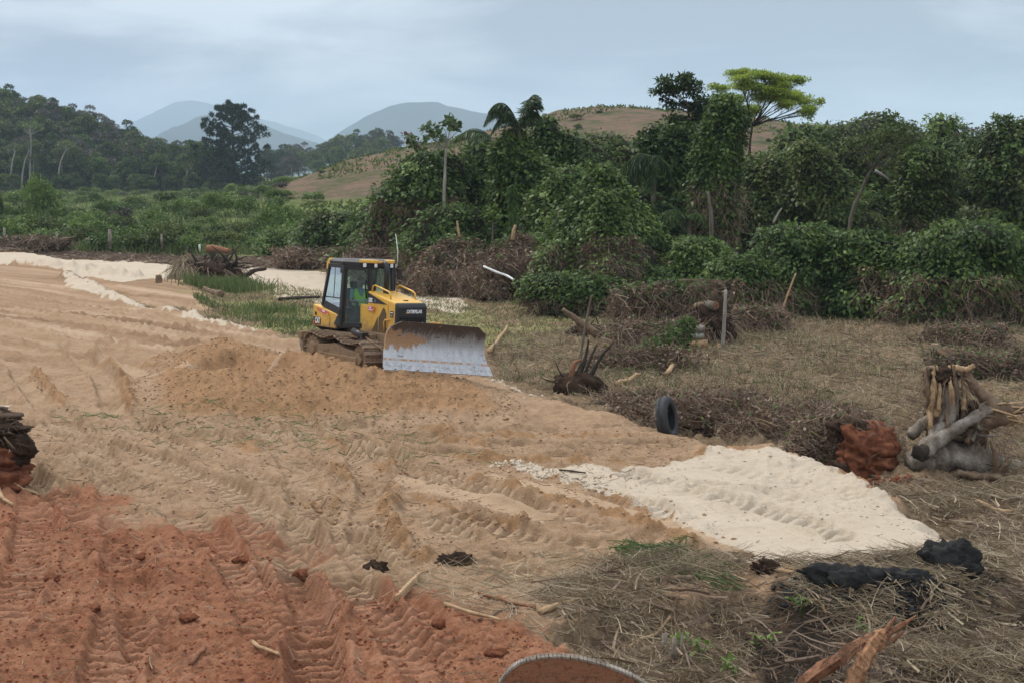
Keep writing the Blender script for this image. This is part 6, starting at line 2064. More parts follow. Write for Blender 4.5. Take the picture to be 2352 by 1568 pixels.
# ------------------------------------------------------------------ stumps, timber, tyre
def pxtube(mb, pts, Y, rpx, n=9, wob=0.08, o0=Vector((0, 0, 0)), k=14):
    """tube through picture points at depth Y (each point may carry its own depth offset)"""
    V = []
    for p in pts:
        V.append(tuple(P(p[0], p[1], Y + (p[2] if len(p) > 2 else 0)) - o0))
    rp = rpx if isinstance(rpx, (list, tuple)) else [rpx] * len(pts)
    rad = [q / FPX * Y for q in rp]
    if len(V) > 2:
        S = smooth_line(V, k)
        rr = np.interp(np.linspace(0, 1, len(S)), np.linspace(0, 1, len(rad)), rad)
        mb.tube([tuple(s) for s in S], list(rr), n, wob)
    else:
        mb.tube(V, rad, n, wob)
    return mb


def fine_roots(name, c, r, n, parent, mat='dead_vine', down=0.7, ln=(0.3, 0.9), w=0.022):
    d = rdir(n)
    p0 = np.asarray(c) + d * np.asarray(r) * RNG.uniform(0.5, 1.0, (n, 1))
    L = RNG.uniform(*ln, n)[:, None]
    dr = unit(d * 0.8 + np.array([0, 0, -down]) + rdir(n) * 0.6)
    bend = rdir(n) * 0.35
    pts = np.stack([p0 + dr * L * f + bend * L * f ** 2 + np.array([0, 0, -0.5]) * L * f ** 2 for f in (0, 0.33, 0.66, 1)], 1)
    return obj_from(strand_mesh(name, pts, RNG.uniform(0.5, 1.4, n) * w, MAT[mat]), name, parent, 'stuff')


def stick(name, label, pts, Y, rpx, mat='wood_brown', cat='stick', group=None, n=7):
    g = P(pts[0][0], pts[0][1], Y)
    root = g
    mb = MB()
    pxtube(mb, pts, Y, rpx, n, 0.06, root, 10)
    o = mb.build(name, MAT[mat], smooth=True)
    o.location = root
    return tag(o, label, cat, group)


def gstick(name, label, a, b, rpx, mat='wood_brown', cat='stick', lift=0.03, bend=0.05, group=None):
    """a stick lying on the ground between two picture points"""
    A, B = GP(*a), GP(*b)
    L = (B - A).length
    r = rpx / FPX * A.y
    s = Vector((random.uniform(-1, 1), random.uniform(-1, 1), 0)) * bend * L
    pts = []
    m = 7
    for i in range(m):
        t = i / (m - 1)
        p = A.lerp(B, t) + s * math.sin(math.pi * t)
        p.z = gz(p.x, p.y) * 0.4 + p.z * 0.6 + r * 0.8 + lift
        pts.append(p - A)
    mb = MB().tube(pts, [r * 1.1, r * 0.75], 7, 0.12)
    o = mb.build(name, MAT[mat], smooth=True)
    o.location = A
    return tag(o, label, cat, group)


# tyre
def tyre():
    c = P(1531, 953, 29.6) - Vector((0, 0, 0.07))
    root = thing('tyre', 'worn black tyre standing half hidden behind the platform edge', 'tyre', c, (0, R(-10), R(-22)))
    Ro, Ri, wd = 0.47, 0.27, 0.27
    prof = [(Ri, 0.085), (Ri + 0.05, 0.125), (Ri + 0.11, 0.137), (Ro - 0.05, 0.128), (Ro - 0.012, 0.105), (Ro, 0.06), (Ro, 0.025), (Ro - 0.012, 0.02), (Ro - 0.012, -0.02), (Ro, -0.025), (Ro, -0.06), (Ro - 0.012, -0.105), (Ro - 0.05, -0.128), (Ri + 0.11, -0.137), (Ri + 0.05, -0.125), (Ri, -0.085), (Ri + 0.03, -0.08), (Ro - 0.06, -0.09), (Ro - 0.05, 0), (Ro - 0.06, 0.09), (Ri + 0.03, 0.08)]
    rings = []
    nn = 44
    for i in range(nn + 1):
        a = 2 * math.pi * i / nn
        rings.append([(x, r * math.cos(a), r * math.sin(a)) for r, x in prof])
    t = NT('worn_tyre_rubber')
    v = t.coord('Object')
    nz = t.noise(3.0, 6, 0.7, v)
    n2 = t.noise(18, 4, 0.6, v)
    sp = t.n.new('ShaderNodeSeparateXYZ')
    t.l.new(v, sp.inputs[0])
    mudm = t.range(t.math('ADD', t.math('MULTIPLY', sp.outputs[0], -1.6), t.math('ADD', t.math('MULTIPLY', nz, 0.8), t.math('MULTIPLY', n2, 0.25))), 0.62, 0.74)
    col = t.mix(mudm, t.ramp(n2, [(0.3, (0.010, 0.010, 0.011)), (0.7, (0.032, 0.031, 0.031))]), (0.30, 0.235, 0.165))
    m = t.finish(t.principled(col, 0.75, normal=t.bump(n2, 0.2, 0.01)))
    MB().loft(rings, cap=False).build('tread', m, root, smooth=True)
    return root


tyre()


def big_stump():
    Y = 27.6
    b = P(2180, 1085, Y)
    g = gz(b.x, Y)
    root = thing('uprooted_stump', 'large uprooted grey tree stump with twisted pale roots standing on end', 'tree stump', (b.x, Y, g))
    o = Vector((b.x, Y, g))
    mb = MB()
    pxtube(mb, [(2085, 1062, -0.1), (2150, 1050), (2230, 1052, 0.1), (2300, 1075, 0.2), (2370, 1090, 0.3)], Y, [20, 34, 36, 28, 18], 18, 0.14, o, 28)
    mb.build('trunk', MAT['wood_grey'], root, smooth=True)
    for pts, r, mt in [([(2118, 1040, -0.35), (2170, 1000, -0.3), (2230, 965, -0.2), (2290, 925, 0.0)], [20, 15, 14, 10], 'wood_grey'),
                       ([(2125, 1035, -0.1), (2165, 985, 0.0), (2180, 930, 0.1), (2172, 860, 0.2)], [24, 22, 19, 12], 'wood_grey'),
                       ([(2150, 1000, 0.2), (2150, 930, 0.2), (2140, 875, 0.2), (2132, 842, 0.2)], [24, 22, 20, 14], 'wood_brown'),
                       ([(2300, 970, 0.0), (2275, 925, 0.0), (2240, 890, 0.1), (2215, 850, 0.1)], [26, 16, 12, 7], 'wood_brown'),
                       ([(2190, 845, 0.1), (2220, 848, 0.05), (2238, 838, 0.0)], [8, 7, 5], 'wood_fresh'),
                       ([(2230, 985, 0.1), (2290, 950, 0.1), (2330, 940, 0.1), (2380, 930, 0.1)], [30, 26, 16, 8], 'wood_brown'),
                       ([(2090, 1000, 0.2), (2130, 965, 0.3), (2150, 950, 0.3)], [14, 12, 8], 'wood_grey'),
                       ([(2290, 1090, -0.4), (2285, 1040, -0.5), (2275, 1010, -0.5)], [9, 6, 3], 'wood_brown'),
                       ([(2290, 1088, -0.4), (2315, 1060, -0.5), (2322, 1040, -0.5)], [9, 7, 3], 'wood_brown'),
                       ([(2200, 1085, -0.4), (2240, 1092, -0.5), (2300, 1096, -0.5)], [8, 9, 7], 'wood_brown')]:
        pxtube(MB(), pts, Y, r, 12, 0.13, o, 18).build('root', MAT[mt], root, smooth=True)
    for q in range(16):
        a_ = random.uniform(-0.5, 3.6)
        p0 = P(2205 + random.uniform(-50, 70), 985 + random.uniform(-30, 40), Y + random.uniform(-0.3, 0.2)) - o
        p1 = p0 + Vector((math.cos(a_) * random.uniform(0.4, 1.0), random.uniform(-0.4, 0.2), math.sin(a_) * random.uniform(0.2, 0.7)))
        MB().tube(branch_pts(p0, p1, 0.25, 9), [random.uniform(0.03, 0.075), 0.008], 8, 0.2).build('root', MAT[random.choice(['wood_grey', 'wood_brown', 'wood_brown'])], root, smooth=True)
    for q in range(22):
        x0, x1 = random.uniform(2128, 2212), random.uniform(-10, 10)
        pxtube(MB(), [(x0 + x1 * 0.5, random.uniform(940, 985), random.uniform(-0.15, 0.3)), (x0 + x1, 900, random.uniform(-0.1, 0.2)), (x0 - 4 + x1 * 1.2, random.uniform(836, 870), random.uniform(-0.1, 0.2))], Y, [random.uniform(5, 10), 6, random.uniform(1.5, 4)], 6, 0.2, o).build('torn_fibre', MAT[random.choice(['wood_brown', 'wood_brown', 'wood_fresh', 'bark'])], root, smooth=True)
    # sawn end
    cfc = P(2118, 1040, Y - 0.62) - o
    MB().crag(cfc + Vector((0, 0.08, 0)), (0.17, 0.06, 0.17), 3, 9, 0.1).build('sawn_end', MAT['bark_dark'], root, smooth=True)
    MB().crag(P(2200, 985, Y + 0.35) - o, (0.60, 0.3, 0.58), 4, 5, 0.2).build('clinging_soil', MAT['dark_soil'], root, smooth=True)
    MB().crag(P(2162, 862, Y + 0.2) - o, (0.34, 0.25, 0.2), 4, 6, 0.2).build('clinging_soil', MAT['dark_soil'], root, smooth=True)
    fine_roots('fine_roots', P(2180, 890, Y + 0.1) - o, (0.45, 0.3, 0.45), 240, root, w=0.010, ln=(0.12, 0.4))
    fine_roots('fine_roots', P(2280, 1000, Y) - o, (0.5, 0.3, 0.35), 300, root, w=0.010, ln=(0.12, 0.45), down=0.3)
    for i in range(26):
        a = P(random.uniform(2250, 2310), random.uniform(925, 975), Y) - o
        q = P(random.uniform(2325, 2375), random.uniform(915, 985), Y + random.uniform(-0.4, 0.4)) - o
        MB().tube(branch_pts(a, q, 0.1, 4), [0.035, 0.01], 5).build('splinter', MAT['wood_fresh'], root, smooth=True)


big_stump()


def red_block():
    Y = 27.9
    b = P(1985, 1088, Y)
    g = gz(b.x, Y)
    o = thing('red_earth_block', 'block of red earth torn up with roots beside the large uprooted stump', 'earth clod', (b.x, Y, g))
    MB().crag((0.0, 0.0, 0.42), (0.60, 0.40, 0.56), 5, 22, 0.4, 0.3).build('earth', MAT['red_clod'], o, smooth=True)
    MB().crag((0.30, -0.12, 0.12), (0.36, 0.3, 0.28), 4, 27, 0.3, 0.9).build('earth', MAT['red_clod'], o, smooth=True)
    MB().crag((-0.28, 0.2, 0.82), (0.42, 0.35, 0.26), 4, 23, 0.3).build('dark_earth', MAT['dark_soil'], o, smooth=True)
    MB().crag((-0.45, -0.1, 0.10), (0.30, 0.3, 0.2), 4, 29, 0.3).build('dark_earth', MAT['dark_soil'], o, smooth=True)
    fine_roots('fine_roots', (-0.1, 0.1, 0.95), (0.6, 0.4, 0.25), 110, o, w=0.009, ln=(0.15, 0.45), down=0.1)
    for q in range(5):
        p0 = Vector((random.uniform(-0.3, 0.4), -0.36, random.uniform(0.3, 0.9)))
        MB().tube(branch_pts(p0, p0 + Vector((random.uniform(-0.3, 0.3), random.uniform(-0.1, 0), random.uniform(-0.4, 0.3))), 0.2, 5), [0.012, 0.004], 5, 0.1).build('root', MAT['wood_brown'], o, smooth=True)


red_block()


def root_clump(name, label, px, py, w, h, seed, roots=9, Yoff=0.0, mat='bark_dark', up=True, soil='dark_soil', fine=160):
    b = GP(px, py, -0.5)
    root = thing(name, label, 'root mass', b)
    u = b.y / FPX
    W_, H_ = w * u, h * u
    MB().lump((0, 0, H_ * 0.30), (W_ * 0.8, W_ * 0.55, H_ * 0.45), 4, 0.35, seed, 2.4).build('root_soil', MAT[soil], root, smooth=True)
    for i in range(roots):
        a = random.uniform(0, 6.28)
        e = random.uniform(0.2, 1.25) if up else random.uniform(-0.1, 0.7)
        L = random.uniform(0.6, 1.35) * H_
        d = Vector((math.cos(a) * math.cos(e) * 1.3, math.sin(a) * math.cos(e), math.sin(e)))
        p0 = Vector((random.uniform(-0.4, 0.4) * W_, random.uniform(-0.2, 0.2) * W_, H_ * 0.25))
        MB().tube(branch_pts(p0, p0 + d * L, 0.22, 7), [W_ * 0.055, W_ * 0.012], 6, 0.1).build('root', MAT[mat], root, smooth=True)
    fine_roots('fine_roots', (0, 0, H_ * 0.35), (W_ * 0.9, W_ * 0.6, H_ * 0.5), fine, root, w=0.02 * b.y / 36, ln=(0.3 * H_, 0.9 * H_))
    return root


rc = root_clump('root_mass', 'dark uprooted root mass with thin upright roots at the platform corner', 1330, 905, 66, 62, 31, 7)
for pts, r, mt in [([(1322, 890), (1345, 820), (1352, 780)], [6, 4, 2], 'bark_dark'), ([(1345, 885), (1380, 820), (1410, 785)], [6, 4, 2], 'bark_dark'), ([(1310, 870), (1320, 835), (1336, 825)], [7, 5, 2], 'wood_red'), ([(1335, 880), (1362, 810), (1372, 790)], [5, 3, 2], 'bark_dark')]:
    o_ = Vector(rc.location)
    pxtube(MB(), pts, rc.location.y, r, 6, 0.1, o_).build('root', MAT[mt], rc, smooth=True)
rb2 = root_clump('root_plate', 'tall upturned root plate with cut orange log ends on top, beside the thin upright pole', 1640, 790, 52, 92, 33, 8, fine=260)
for pts, r, mt in [([(1600, 704, 0.6), (1620, 701, 0.1)], 9, 'wood_brown'), ([(1622, 699, 0.2), (1642, 704, -0.5)], 10, 'bark')]:
    pxtube(MB(), pts, rb2.location.y, r, 12, 0.03, Vector(rb2.location)).build('log', MAT[mt], rb2, smooth=True)
_c = P(1643, 703, rb2.location.y - 0.52) - Vector(rb2.location)
MB().tube([_c, _c + Vector((0.02, 0.04, 0))], 0.125, 12).build('cut_face', MAT['wood_red'], rb2)
MB().lump((0, 0.05, 0.75), (0.55, 0.35, 0.72), 4, 0.25, 37).build('root_soil', MAT['dark_soil'], rb2, smooth=True)
root_clump('root_mass', 'small brown root mass with a broken trunk pointing up and away', 1352, 770, 46, 40, 39, 6)
stick('broken_trunk', 'dark broken trunk slanting up from the small brown root mass', [(1292, 710), (1330, 738), (1375, 770)], 49.5, [4, 8, 12], 'wood_brown', 'log')
for q, (a, b, c, d, r, mt, lb) in enumerate([(1590, 754, 1614, 756, 9, 'wood_grey', 'short grey log, topmost of the small pile beside the leafy plant'), (1588, 772, 1614, 771, 7, 'bark_pale', 'pale barked log in the middle of the small pile beside the leafy plant'),
                                         (1588, 787, 1622, 789, 9, 'wood_fresh', 'fresh-cut orange block lowest in the small pile beside the leafy plant')]):
    stick('log', lb, [(a, b, 0.2), (c, d, -0.15)], 47.2, r, mt, 'log', 'logs in the small pile', 10)

lr = root_clump('root_mass', 'big tangled heap of uprooted dark roots and dry grass beside the sand road', 490, 648, 92, 68, 41, 26, fine=420)
for pts, r in [([(520, 652), (555, 640), (585, 622), (612, 618)], [7, 6, 5, 3]), ([(490, 640), (492, 600), (488, 578)], [9, 8, 5]), ([(470, 640), (460, 605), (475, 585)], [6, 5, 3]), ([(500, 640), (520, 600), (512, 590)], [5, 4, 2])]:
    pxtube(MB(), pts, lr.location.y - 0.4, r, 7, 0.12, Vector(lr.location)).build('root', MAT['bark_dark'], lr, smooth=True)
fine_roots('dry_grass', P(430, 615, lr.location.y - 0.4) - Vector(lr.location), (0.7, 0.5, 0.75), 900, lr, 'straw', 1.0, (0.6, 1.4), 0.035)
stick('log', 'short brown log lying in the grass below the tangled root heap', [(468, 666, 0.2), (490, 674), (509, 676, -0.2)], 66.5, 9, 'wood_brown', 'log', None, 10)


def cut_stump(name, label, px, py, wpx, hpx, mat='bark', lean=0.1):
    b = GP(px, py, -0.4)
    u = b.y / FPX
    root = thing(name, label, 'tree stump', b)
    h, r = hpx * u, wpx * u
    MB().tube([(0, 0, -0.1), (0, 0, h * 0.15), (lean * h * 0.5, 0, h * 0.6), (lean * h, 0, h)], [r * 1.35, r * 1.1, r, r * 0.95], 12, 0.08).build('bark', MAT[mat], root, smooth=True)
    MB().tube([(lean * h, 0, h - 0.005), (lean * h, 0, h + 0.02)], r * 0.9, 12, 0.06).build('cut_top', MAT['wood_fresh'], root)
    return root


cut_stump('cut_stump', 'small square-cut tree stump on the sand before the tangled root heap', 364, 650, 7, 17, 'wood_brown', 0.02)
cut_stump('cut_stump', 'whitish cut stump among the stubble above the large uprooted stump', 2145, 812, 9, 16, 'wood_grey', 0.1)
cut_stump('cut_stump', 'pale leaning stump at the thicket edge of the stubble', 2218, 742, 6, 22, 'wood_grey', 0.5)
cut_stump('cut_stump', 'pale hooked stump against the dark mound foot', 2032, 722, 5, 20, 'wood_grey', 0.4)
cut_stump('cut_stump', 'short pale stump next to the hooked one', 2008, 716, 6, 15, 'wood_grey', 0.1)
cut_stump('cut_stump', 'thin reddish stump standing in the stubble', 1917, 738, 3, 24, 'wood_red', 0.0)
# poles, pipes, fence posts
stick('pole', 'thin upright grey pole in front of the upturned root plate', [(1660, 796), (1664, 730), (1667, 666)], 46.3, [4.5, 4, 3.5], 'bark_pale', 'pole')
stick('leaning_stick', 'long thin orange stick leaning on the low vine mound', [(1798, 712), (1812, 670), (1828, 628)], 55.5, [2.5, 2.5, 2], 'wood_fresh', 'stick')
stick('leaning_stick', 'tall thin grey stick leaning over the dark root mass', [(1325, 885), (1338, 790), (1356, 690), (1362, 680)], 41.5, [3.5, 3.2, 2.5, 2], 'bark', 'stick')
stick('leaning_stick', 'dark bent twig hanging from the tall thin grey stick', [(1356, 684), (1364, 712), (1374, 745)], 41.6, [2.5, 2, 1.5], 'bark_dark', 'stick')
stick('white_pipe', 'white plastic pipe lying across the brush at the thicket foot', [(1111, 612, 0.6), (1140, 625, 0.2), (1165, 634), (1180, 643, -0.6)], 63, 2.6, 'white_pipe', 'pipe')
stick('white_stake', 'short white stake beyond the white pipe', [(1218, 645), (1218, 633)], 65, 1.6, 'white_pipe', 'stake')
stick('white_stake', 'thin white marker stake by the red fallen log', [(459, 578), (458, 562)], 98, 2.2, 'white_pipe', 'stake')
stick('fallen_log', 'reddish fallen log with torn roots at the edge of the field', [(478, 572, 0.3), (500, 573), (528, 578, -0.6)], 97, [10, 8, 6], 'wood_red', 'log', None, 10)
root_clump('root_mass', 'torn brown roots at the butt of the reddish fallen log', 482, 578, 22, 18, 43, 6, fine=60)
for a, t_, b_, w_, lb in [(11, 523, 556, 2.6, 'grey fence post at the picture edge before the field'), (131, 532, 560, 2.6, 'short fence post between the edge post and the thick white-streaked post'), (253, 527, 566, 4.2, 'thick weathered fence post streaked with white'),
                          (372, 538, 566, 2.6, 'slim fence post nearest the tangled root heap'), (1018, 560, 575, 1.6, 'thin stake at the foot of the vine thicket')]:
    stick('fence_post', lb, [(a, b_ + 6), (a - 1, t_)], 100, w_, 'wood_grey', 'post', 'old fence posts' if a < 400 else None)
gstick('branch', 'pale broken branch lying below the thick fence post', (252, 562), (265, 574), 2.5, 'wood_fresh', 'branch')
gstick('branch', 'pale branch lying on the dark strip before the field', (122, 578), (141, 568), 2.0, 'wood_fresh', 'branch')
gstick('branch', 'long dark branch lying in the grass beside the cab', (640, 695), (735, 688), 4, 'bark_dark', 'branch', 0.05)
gstick('branch', 'pale branch lying behind the blade in the stubble', (1122, 812), (1165, 762), 4.5, 'wood_fresh', 'branch', 0.12)
gstick('branch', 'long pale pole lying on the brush bank beyond the tyre', (1570, 968), (1745, 932), 5, 'wood_grey', 'branch', 0.22, 0.02)
gstick('branch', 'second pale pole below the long one on the brush bank', (1590, 985), (1720, 950), 3.5, 'wood_fresh', 'branch', 0.15, 0.02)
gstick('branch', 'pale split stick pointing up the bank beyond the root mass', (1415, 893), (1470, 870), 5, 'wood_fresh', 'branch', 0.1)
gstick('branch', 'fresh pale stick across the stubble above the brush bank', (1530, 872), (1575, 838), 5, 'wood_fresh', 'branch', 0.15)
gstick('branch', 'grey fallen branch behind the leafy plant', (1455, 792), (1510, 775), 4, 'wood_grey', 'branch', 0.15)
stick('snapped_stem', 'snapped pale stem on the brown dead-vine heap', [(1178, 552), (1180, 532), (1184, 517)], 67, [5, 5, 3], 'wood_fresh', 'stem')
stick('snapped_stem', 'thin snapped stem in the fresh green bush', [(1056, 545), (1052, 525), (1050, 508)], 68.5, [3, 3, 2], 'wood_fresh', 'stem')
stick('dead_tree', 'bare trunk with peeling bark among the hanging brown stems', [(1632, 575), (1634, 510), (1630, 470), (1626, 440)], 70.0, [5, 5, 4, 3], 'bark', 'tree')
stick('leaning_branch', 'crooked pale branch crossing the dark gap beside the olive tree', [(2010, 392), (2038, 410), (2070, 440)], 72, [3.5, 3.2, 2.5], 'bark_pale', 'branch')
stick('pale_branch', 'thin pale branch sticking out of the olive thicket', [(1776, 512), (1788, 490), (1796, 478)], 70, [3, 2.5, 1.5], 'bark_pale', 'branch')

# fresh leafy plant
b_ = GP(1540, 838, -0.5)
lp = thing('leafy_plant', 'fresh broad-leaved green plant lying uprooted in the stubble', 'plant', b_)
A_, B_ = [], []
u_ = b_.y / FPX
for (a, c, r) in [(1575, 765, 30), (1550, 775, 34), (1528, 792, 36), (1570, 795, 32), (1500, 805, 34), (1545, 810, 36), (1510, 825, 30), (1580, 750, 20), (1470, 815, 22)]:
    cc = P(a, c, b_.y) - b_
    A_.append(ellip_leaves(tuple(cc), (r * u_, r * u_ * 0.8, r * u_), 70, 0.17, shell=0.3))
    MB().tube(branch_pts((0, 0, 0), cc, 0.15, 5), [0.02, 0.006], 5).build('stem', MAT['leaf_mid'], lp, smooth=True)
Pb, D_, N_, L_ = (np.concatenate([q[i] for q in A_]) for i in range(4))
obj_from(leaf_mesh('leaves', Pb, D_, N_, L_, L_ * 0.65, MAT['leaf_mid']), 'leaves', lp, 'stuff')

# brush banks of cleared vegetation
for (pr, Y, nb, lb, seed) in [
    ([(862, 1660, 25), (880, 1650, 80), (910, 1650, 130), (950, 1650, 160), (985, 1650, 170)], 33.0, 3800, 'tangled bank of cleared dry brush beyond the tyre', 51),
    ([(885, 1830, 25), (905, 1830, 70), (940, 1830, 105), (985, 1830, 125), (1015, 1830, 130)], 31.0, 3400, 'dark brush heap between the tyre bank and the red earth block', 52),
    ([(895, 1930, 20), (930, 1925, 50), (980, 1920, 70), (1030, 1915, 80), (1050, 1915, 80)], 29.2, 2400, 'stringy brush heap right behind the red earth block', 53),
    ([(880, 1450, 20), (900, 1445, 60), (925, 1440, 90), (945, 1440, 95)], 35.5, 1900, 'low brush heap of green and dry stalks beside the dark root mass', 54),
    ([(775, 1470, 20), (795, 1460, 50), (825, 1455, 72), (850, 1455, 80)], 42.5, 2200, 'heap of pulled weeds below the leafy plant', 55),
    ([(720, 1490, 20), (738, 1485, 40), (765, 1485, 56), (785, 1485, 60)], 48.5, 1500, 'weed clump behind the leafy plant', 56),
    ([(588, 1340, 25), (600, 1320, 60), (620, 1300, 90), (640, 1290, 100)], 71, 1600, 'brown brush at the near foot of the thicket', 57),
    ([(652, 1500, 20), (665, 1490, 70), (690, 1480, 90)], 57.5, 1800, 'low brush line with pale twigs before the thicket', 58),
    ([(565, 720, 20), (575, 720, 60), (592, 720, 90)], 90, 1300, 'pushed-up brush ridge at the far end of the sand road', 59),
    ([(545, 900, 20), (565, 895, 50), (600, 890, 70), (622, 890, 75)], 76, 2600, 'brown brush behind the cab, against the thicket', 60),
    ([(530, 30, 30), (545, 30, 60), (565, 30, 80)], 102, 1200, 'dead brown brush heap by the edge fence post', 61),
    ([(735, 2250, 25), (748, 2240, 60), (772, 2240, 80)], 48, 1500, 'dry reddish brush clump in the stubble', 62),
    ([(800, 2270, 25), (815, 2265, 60), (838, 2260, 80)], 41, 1500, 'rounded dry grass hump above the large uprooted stump', 63),
    ([(690, 1745, 20), (705, 1740, 45), (735, 1740, 60)], 53, 1300, 'dry weed clump beyond the thin pole', 64),
]:
    _bs = pr[-1][0]
    pr = [(_bs - (_bs - a_) * 0.66, c_, h_ * 1.08) for a_, c_, h_ in pr]
    d = drape('brush_heap', lb, 'brush pile', pr, Y, 1400, 0.09 if Y < 40 else 0.14, 'leaf_mid', 0.8, nb, depth=0.7, seed=seed, lump=0.85, wild=0.9, fold=0.25)
    n = 26 if Y < 36 else 9
    u = Y / FPX
    for i in range(n):
        cxp, hwp = pr[2][1], pr[2][2]
        a = P(cxp + random.uniform(-1, 1) * hwp, random.uniform(pr[1][0], pr[-1][0]), Y - random.uniform(0.1, 0.9)) - Vector(d.location)
        q = a + Vector((random.uniform(-1, 1) * 0.9, random.uniform(-0.3, 0.3), random.uniform(-0.1, 0.55))) * (0.6 if Y < 36 else 1.0)
        MB().tube(branch_pts(a, q, 0.15, 5), [random.uniform(0.008, 0.022) * max(1, Y / 40), 0.004], 5).build('twig', MAT[random.choice(['wood_brown', 'wood_grey', 'bark', 'wood_fresh'])], d, smooth=True)

# ------------------------------------------------------------------ foreground pieces
def edge_bank():
    b = GP(0, 1120)
    root = thing('earth_bank', 'overhanging bank of dark roots and red earth cut by the picture edge', 'earth bank', b)
    MB().crag((-0.75, 0.35, 0.34), (1.0, 0.55, 0.46), 5, 301, 0.35, 0.2).build('red_earth', MAT['red_clod'], root, smooth=True)
    MB().crag((-0.1, 0.1, 0.05), (0.5, 0.4, 0.22), 4, 302, 0.2, 0.5).build('red_earth', MAT['red_clod'], root, smooth=True)
    MB().crag((-0.75, 0.5, 0.82), (0.95, 0.55, 0.20), 5, 303, 0.3, 0.1).build('dark_earth', MAT['dark_soil'], root, smooth=True)
    MB().crag((0.16, 0.45, 0.55), (0.28, 0.3, 0.26), 4, 304, 0.2, 0.7).build('dark_earth', MAT['dark_soil'], root, smooth=True)
    MB().crag((-0.8, 0.7, 1.08), (0.85, 0.45, 0.20), 4, 305, 0.3, 0.1).build('dry_turf', MAT['dead_core'], root, smooth=True)
    fine_roots('fine_roots', (-0.35, 0.3, 0.85), (0.75, 0.5, 0.4), 380, root, 'dead_vine', 0.3, (0.06, 0.22), 0.008)
    fine_roots('dry_grass', (-0.7, 0.7, 1.1), (0.75, 0.4, 0.15), 350, root, 'straw', 0.1, (0.1, 0.3), 0.008)
    for i in range(9):
        p0 = Vector((random.uniform(-0.4, 0.4), -0.2, random.uniform(0.5, 1.0)))
        MB().tube(branch_pts(p0, p0 + Vector((random.uniform(-0.1, 0.35), random.uniform(-0.3, 0), random.uniform(-0.6, 0.05))), 0.2, 5), [0.016, 0.005], 5, 0.1).build('root', MAT[random.choice(['wood_brown', 'wood_grey'])], root, smooth=True)


edge_bank()


def blob(name, label, px, py, rpx, mat, seed, amp=0.35, cat='clod', sub=4, dz=0.35):
    b = GP(px, py)
    u = b.y / FPX
    r = tuple(q * u for q in rpx)
    o = MB().lump((0, 0, r[2] * dz), r, sub, amp, seed, 4.6 if mat in ('peat', 'dark_soil') else 2.6).build(name, MAT[mat], smooth=True)
    o.location = b
    return tag(o, label, cat)


blob('peat_heap', 'black peat heap at the tip of the sand tongue, the higher of two', 2180, 1308, (70, 34, 52), 'peat', 71, 0.3, 'peat heap')
blob('peat_heap', 'lower black peat heap along the front of the sand tongue', 1925, 1344, (84, 30, 36), 'peat', 72, 0.4, 'peat heap')
blob('peat_heap', 'small peat heap bridging the two black heaps', 2055, 1334, (70, 24, 20), 'peat', 73, 0.4, 'peat heap')
blob('peat_chunk', 'long dark peat chunk lying in the tracks', 1045, 1298, (42, 22, 18), 'dark_soil', 74, 0.5, 'clod')
blob('soil_clod', 'large brown soil clod sitting on the track ridge', 722, 1172, (26, 22, 18), 'tan_clod', 75, 0.4, 'clod')
blob('soil_clod', 'dark clod with fibres beside the wood chip', 862, 1312, (26, 20, 14), 'dark_soil', 76, 0.5, 'clod')
blob('root_tuft', 'dark root tuft at the end of the sand track', 1760, 1312, (28, 20, 20), 'dark_soil', 77, 0.5, 'clod')
blob('stone', 'pale rounded stone on the platform edge near the tyre', 1422, 946, (9, 9, 7), 'wood_grey', 78, 0.1, 'stone', 3)
for q, (a, b) in enumerate([(900, 1490), (560, 1290), (330, 1290), (700, 1330), (1140, 1500), (120, 1330), (430, 1420), (1010, 1440), (215, 1395)]):
    blob('soil_clod', ['red clod nearest the bottom middle of the clay', 'red clod at the clay boundary below the soil clod', 'red clod in the churned hollow', 'small red clod near the track ridge end', 'red clod above the curved bark slab',
                       'red clod nearest the root clump at the edge', 'red clod amid the lower clay', 'red clod below the pale sticks', 'red clod in the far clay corner'][q], a, b, (random.uniform(14, 24), 16, random.uniform(7, 11)), 'red_clod', 80 + q, 0.55, 'clod', 3)


# split red wood standing near the lens
MAT['wood_split'] = rough_mat('split_red_wood', (0.15, 0.065, 0.034), (0.44, 0.235, 0.12), 10.0, 0.85, 1.0, 0.03, c2=(0.27, 0.125, 0.062))


def split_wood():
    b = GP(1880, 1640, -0.4)
    root = thing('split_log', 'split reddish log with splintered end reaching into the picture from below', 'log', b)
    Y = b.y
    o = Vector(b)
    pxtube(MB(), [(1830, 1640, 0.2), (1850, 1570, 0.1), (1930, 1510, 0.0), (1990, 1470, 0), (2020, 1455, 0)], Y, [17, 21, 18, 15, 5], 6, 0.16, o, 26).build('split_half', MAT['wood_red'], root)
    pxtube(MB(), [(1930, 1640, -0.1), (1955, 1570, -0.1), (1990, 1510, -0.1), (2020, 1460, -0.1), (2030, 1445, -0.1)], Y, [18, 23, 20, 16, 5], 6, 0.16, o, 26).build('split_half', MAT['wood_split'], root)
    for i, (a, c) in enumerate([((2015, 1470), (2105, 1412)), ((2020, 1460), (2058, 1415)), ((2025, 1480), (2078, 1448)), ((2000, 1470), (2080, 1425))]):
        pxtube(MB(), [(*a, -0.05), ((a[0] + c[0]) / 2, (a[1] + c[1]) / 2 + 3, 0), (*c, 0)], Y, [10, 6, 2], 6, 0.15, o).build('splinter', MAT['wood_red'], root, smooth=True)
    fine_roots('bark_fibres', P(1990, 1500, Y - 0.1) - o, (0.34, 0.14, 0.3), 320, root, 'dead_vine', 0.3, (0.05, 0.16), 0.006)


split_wood()


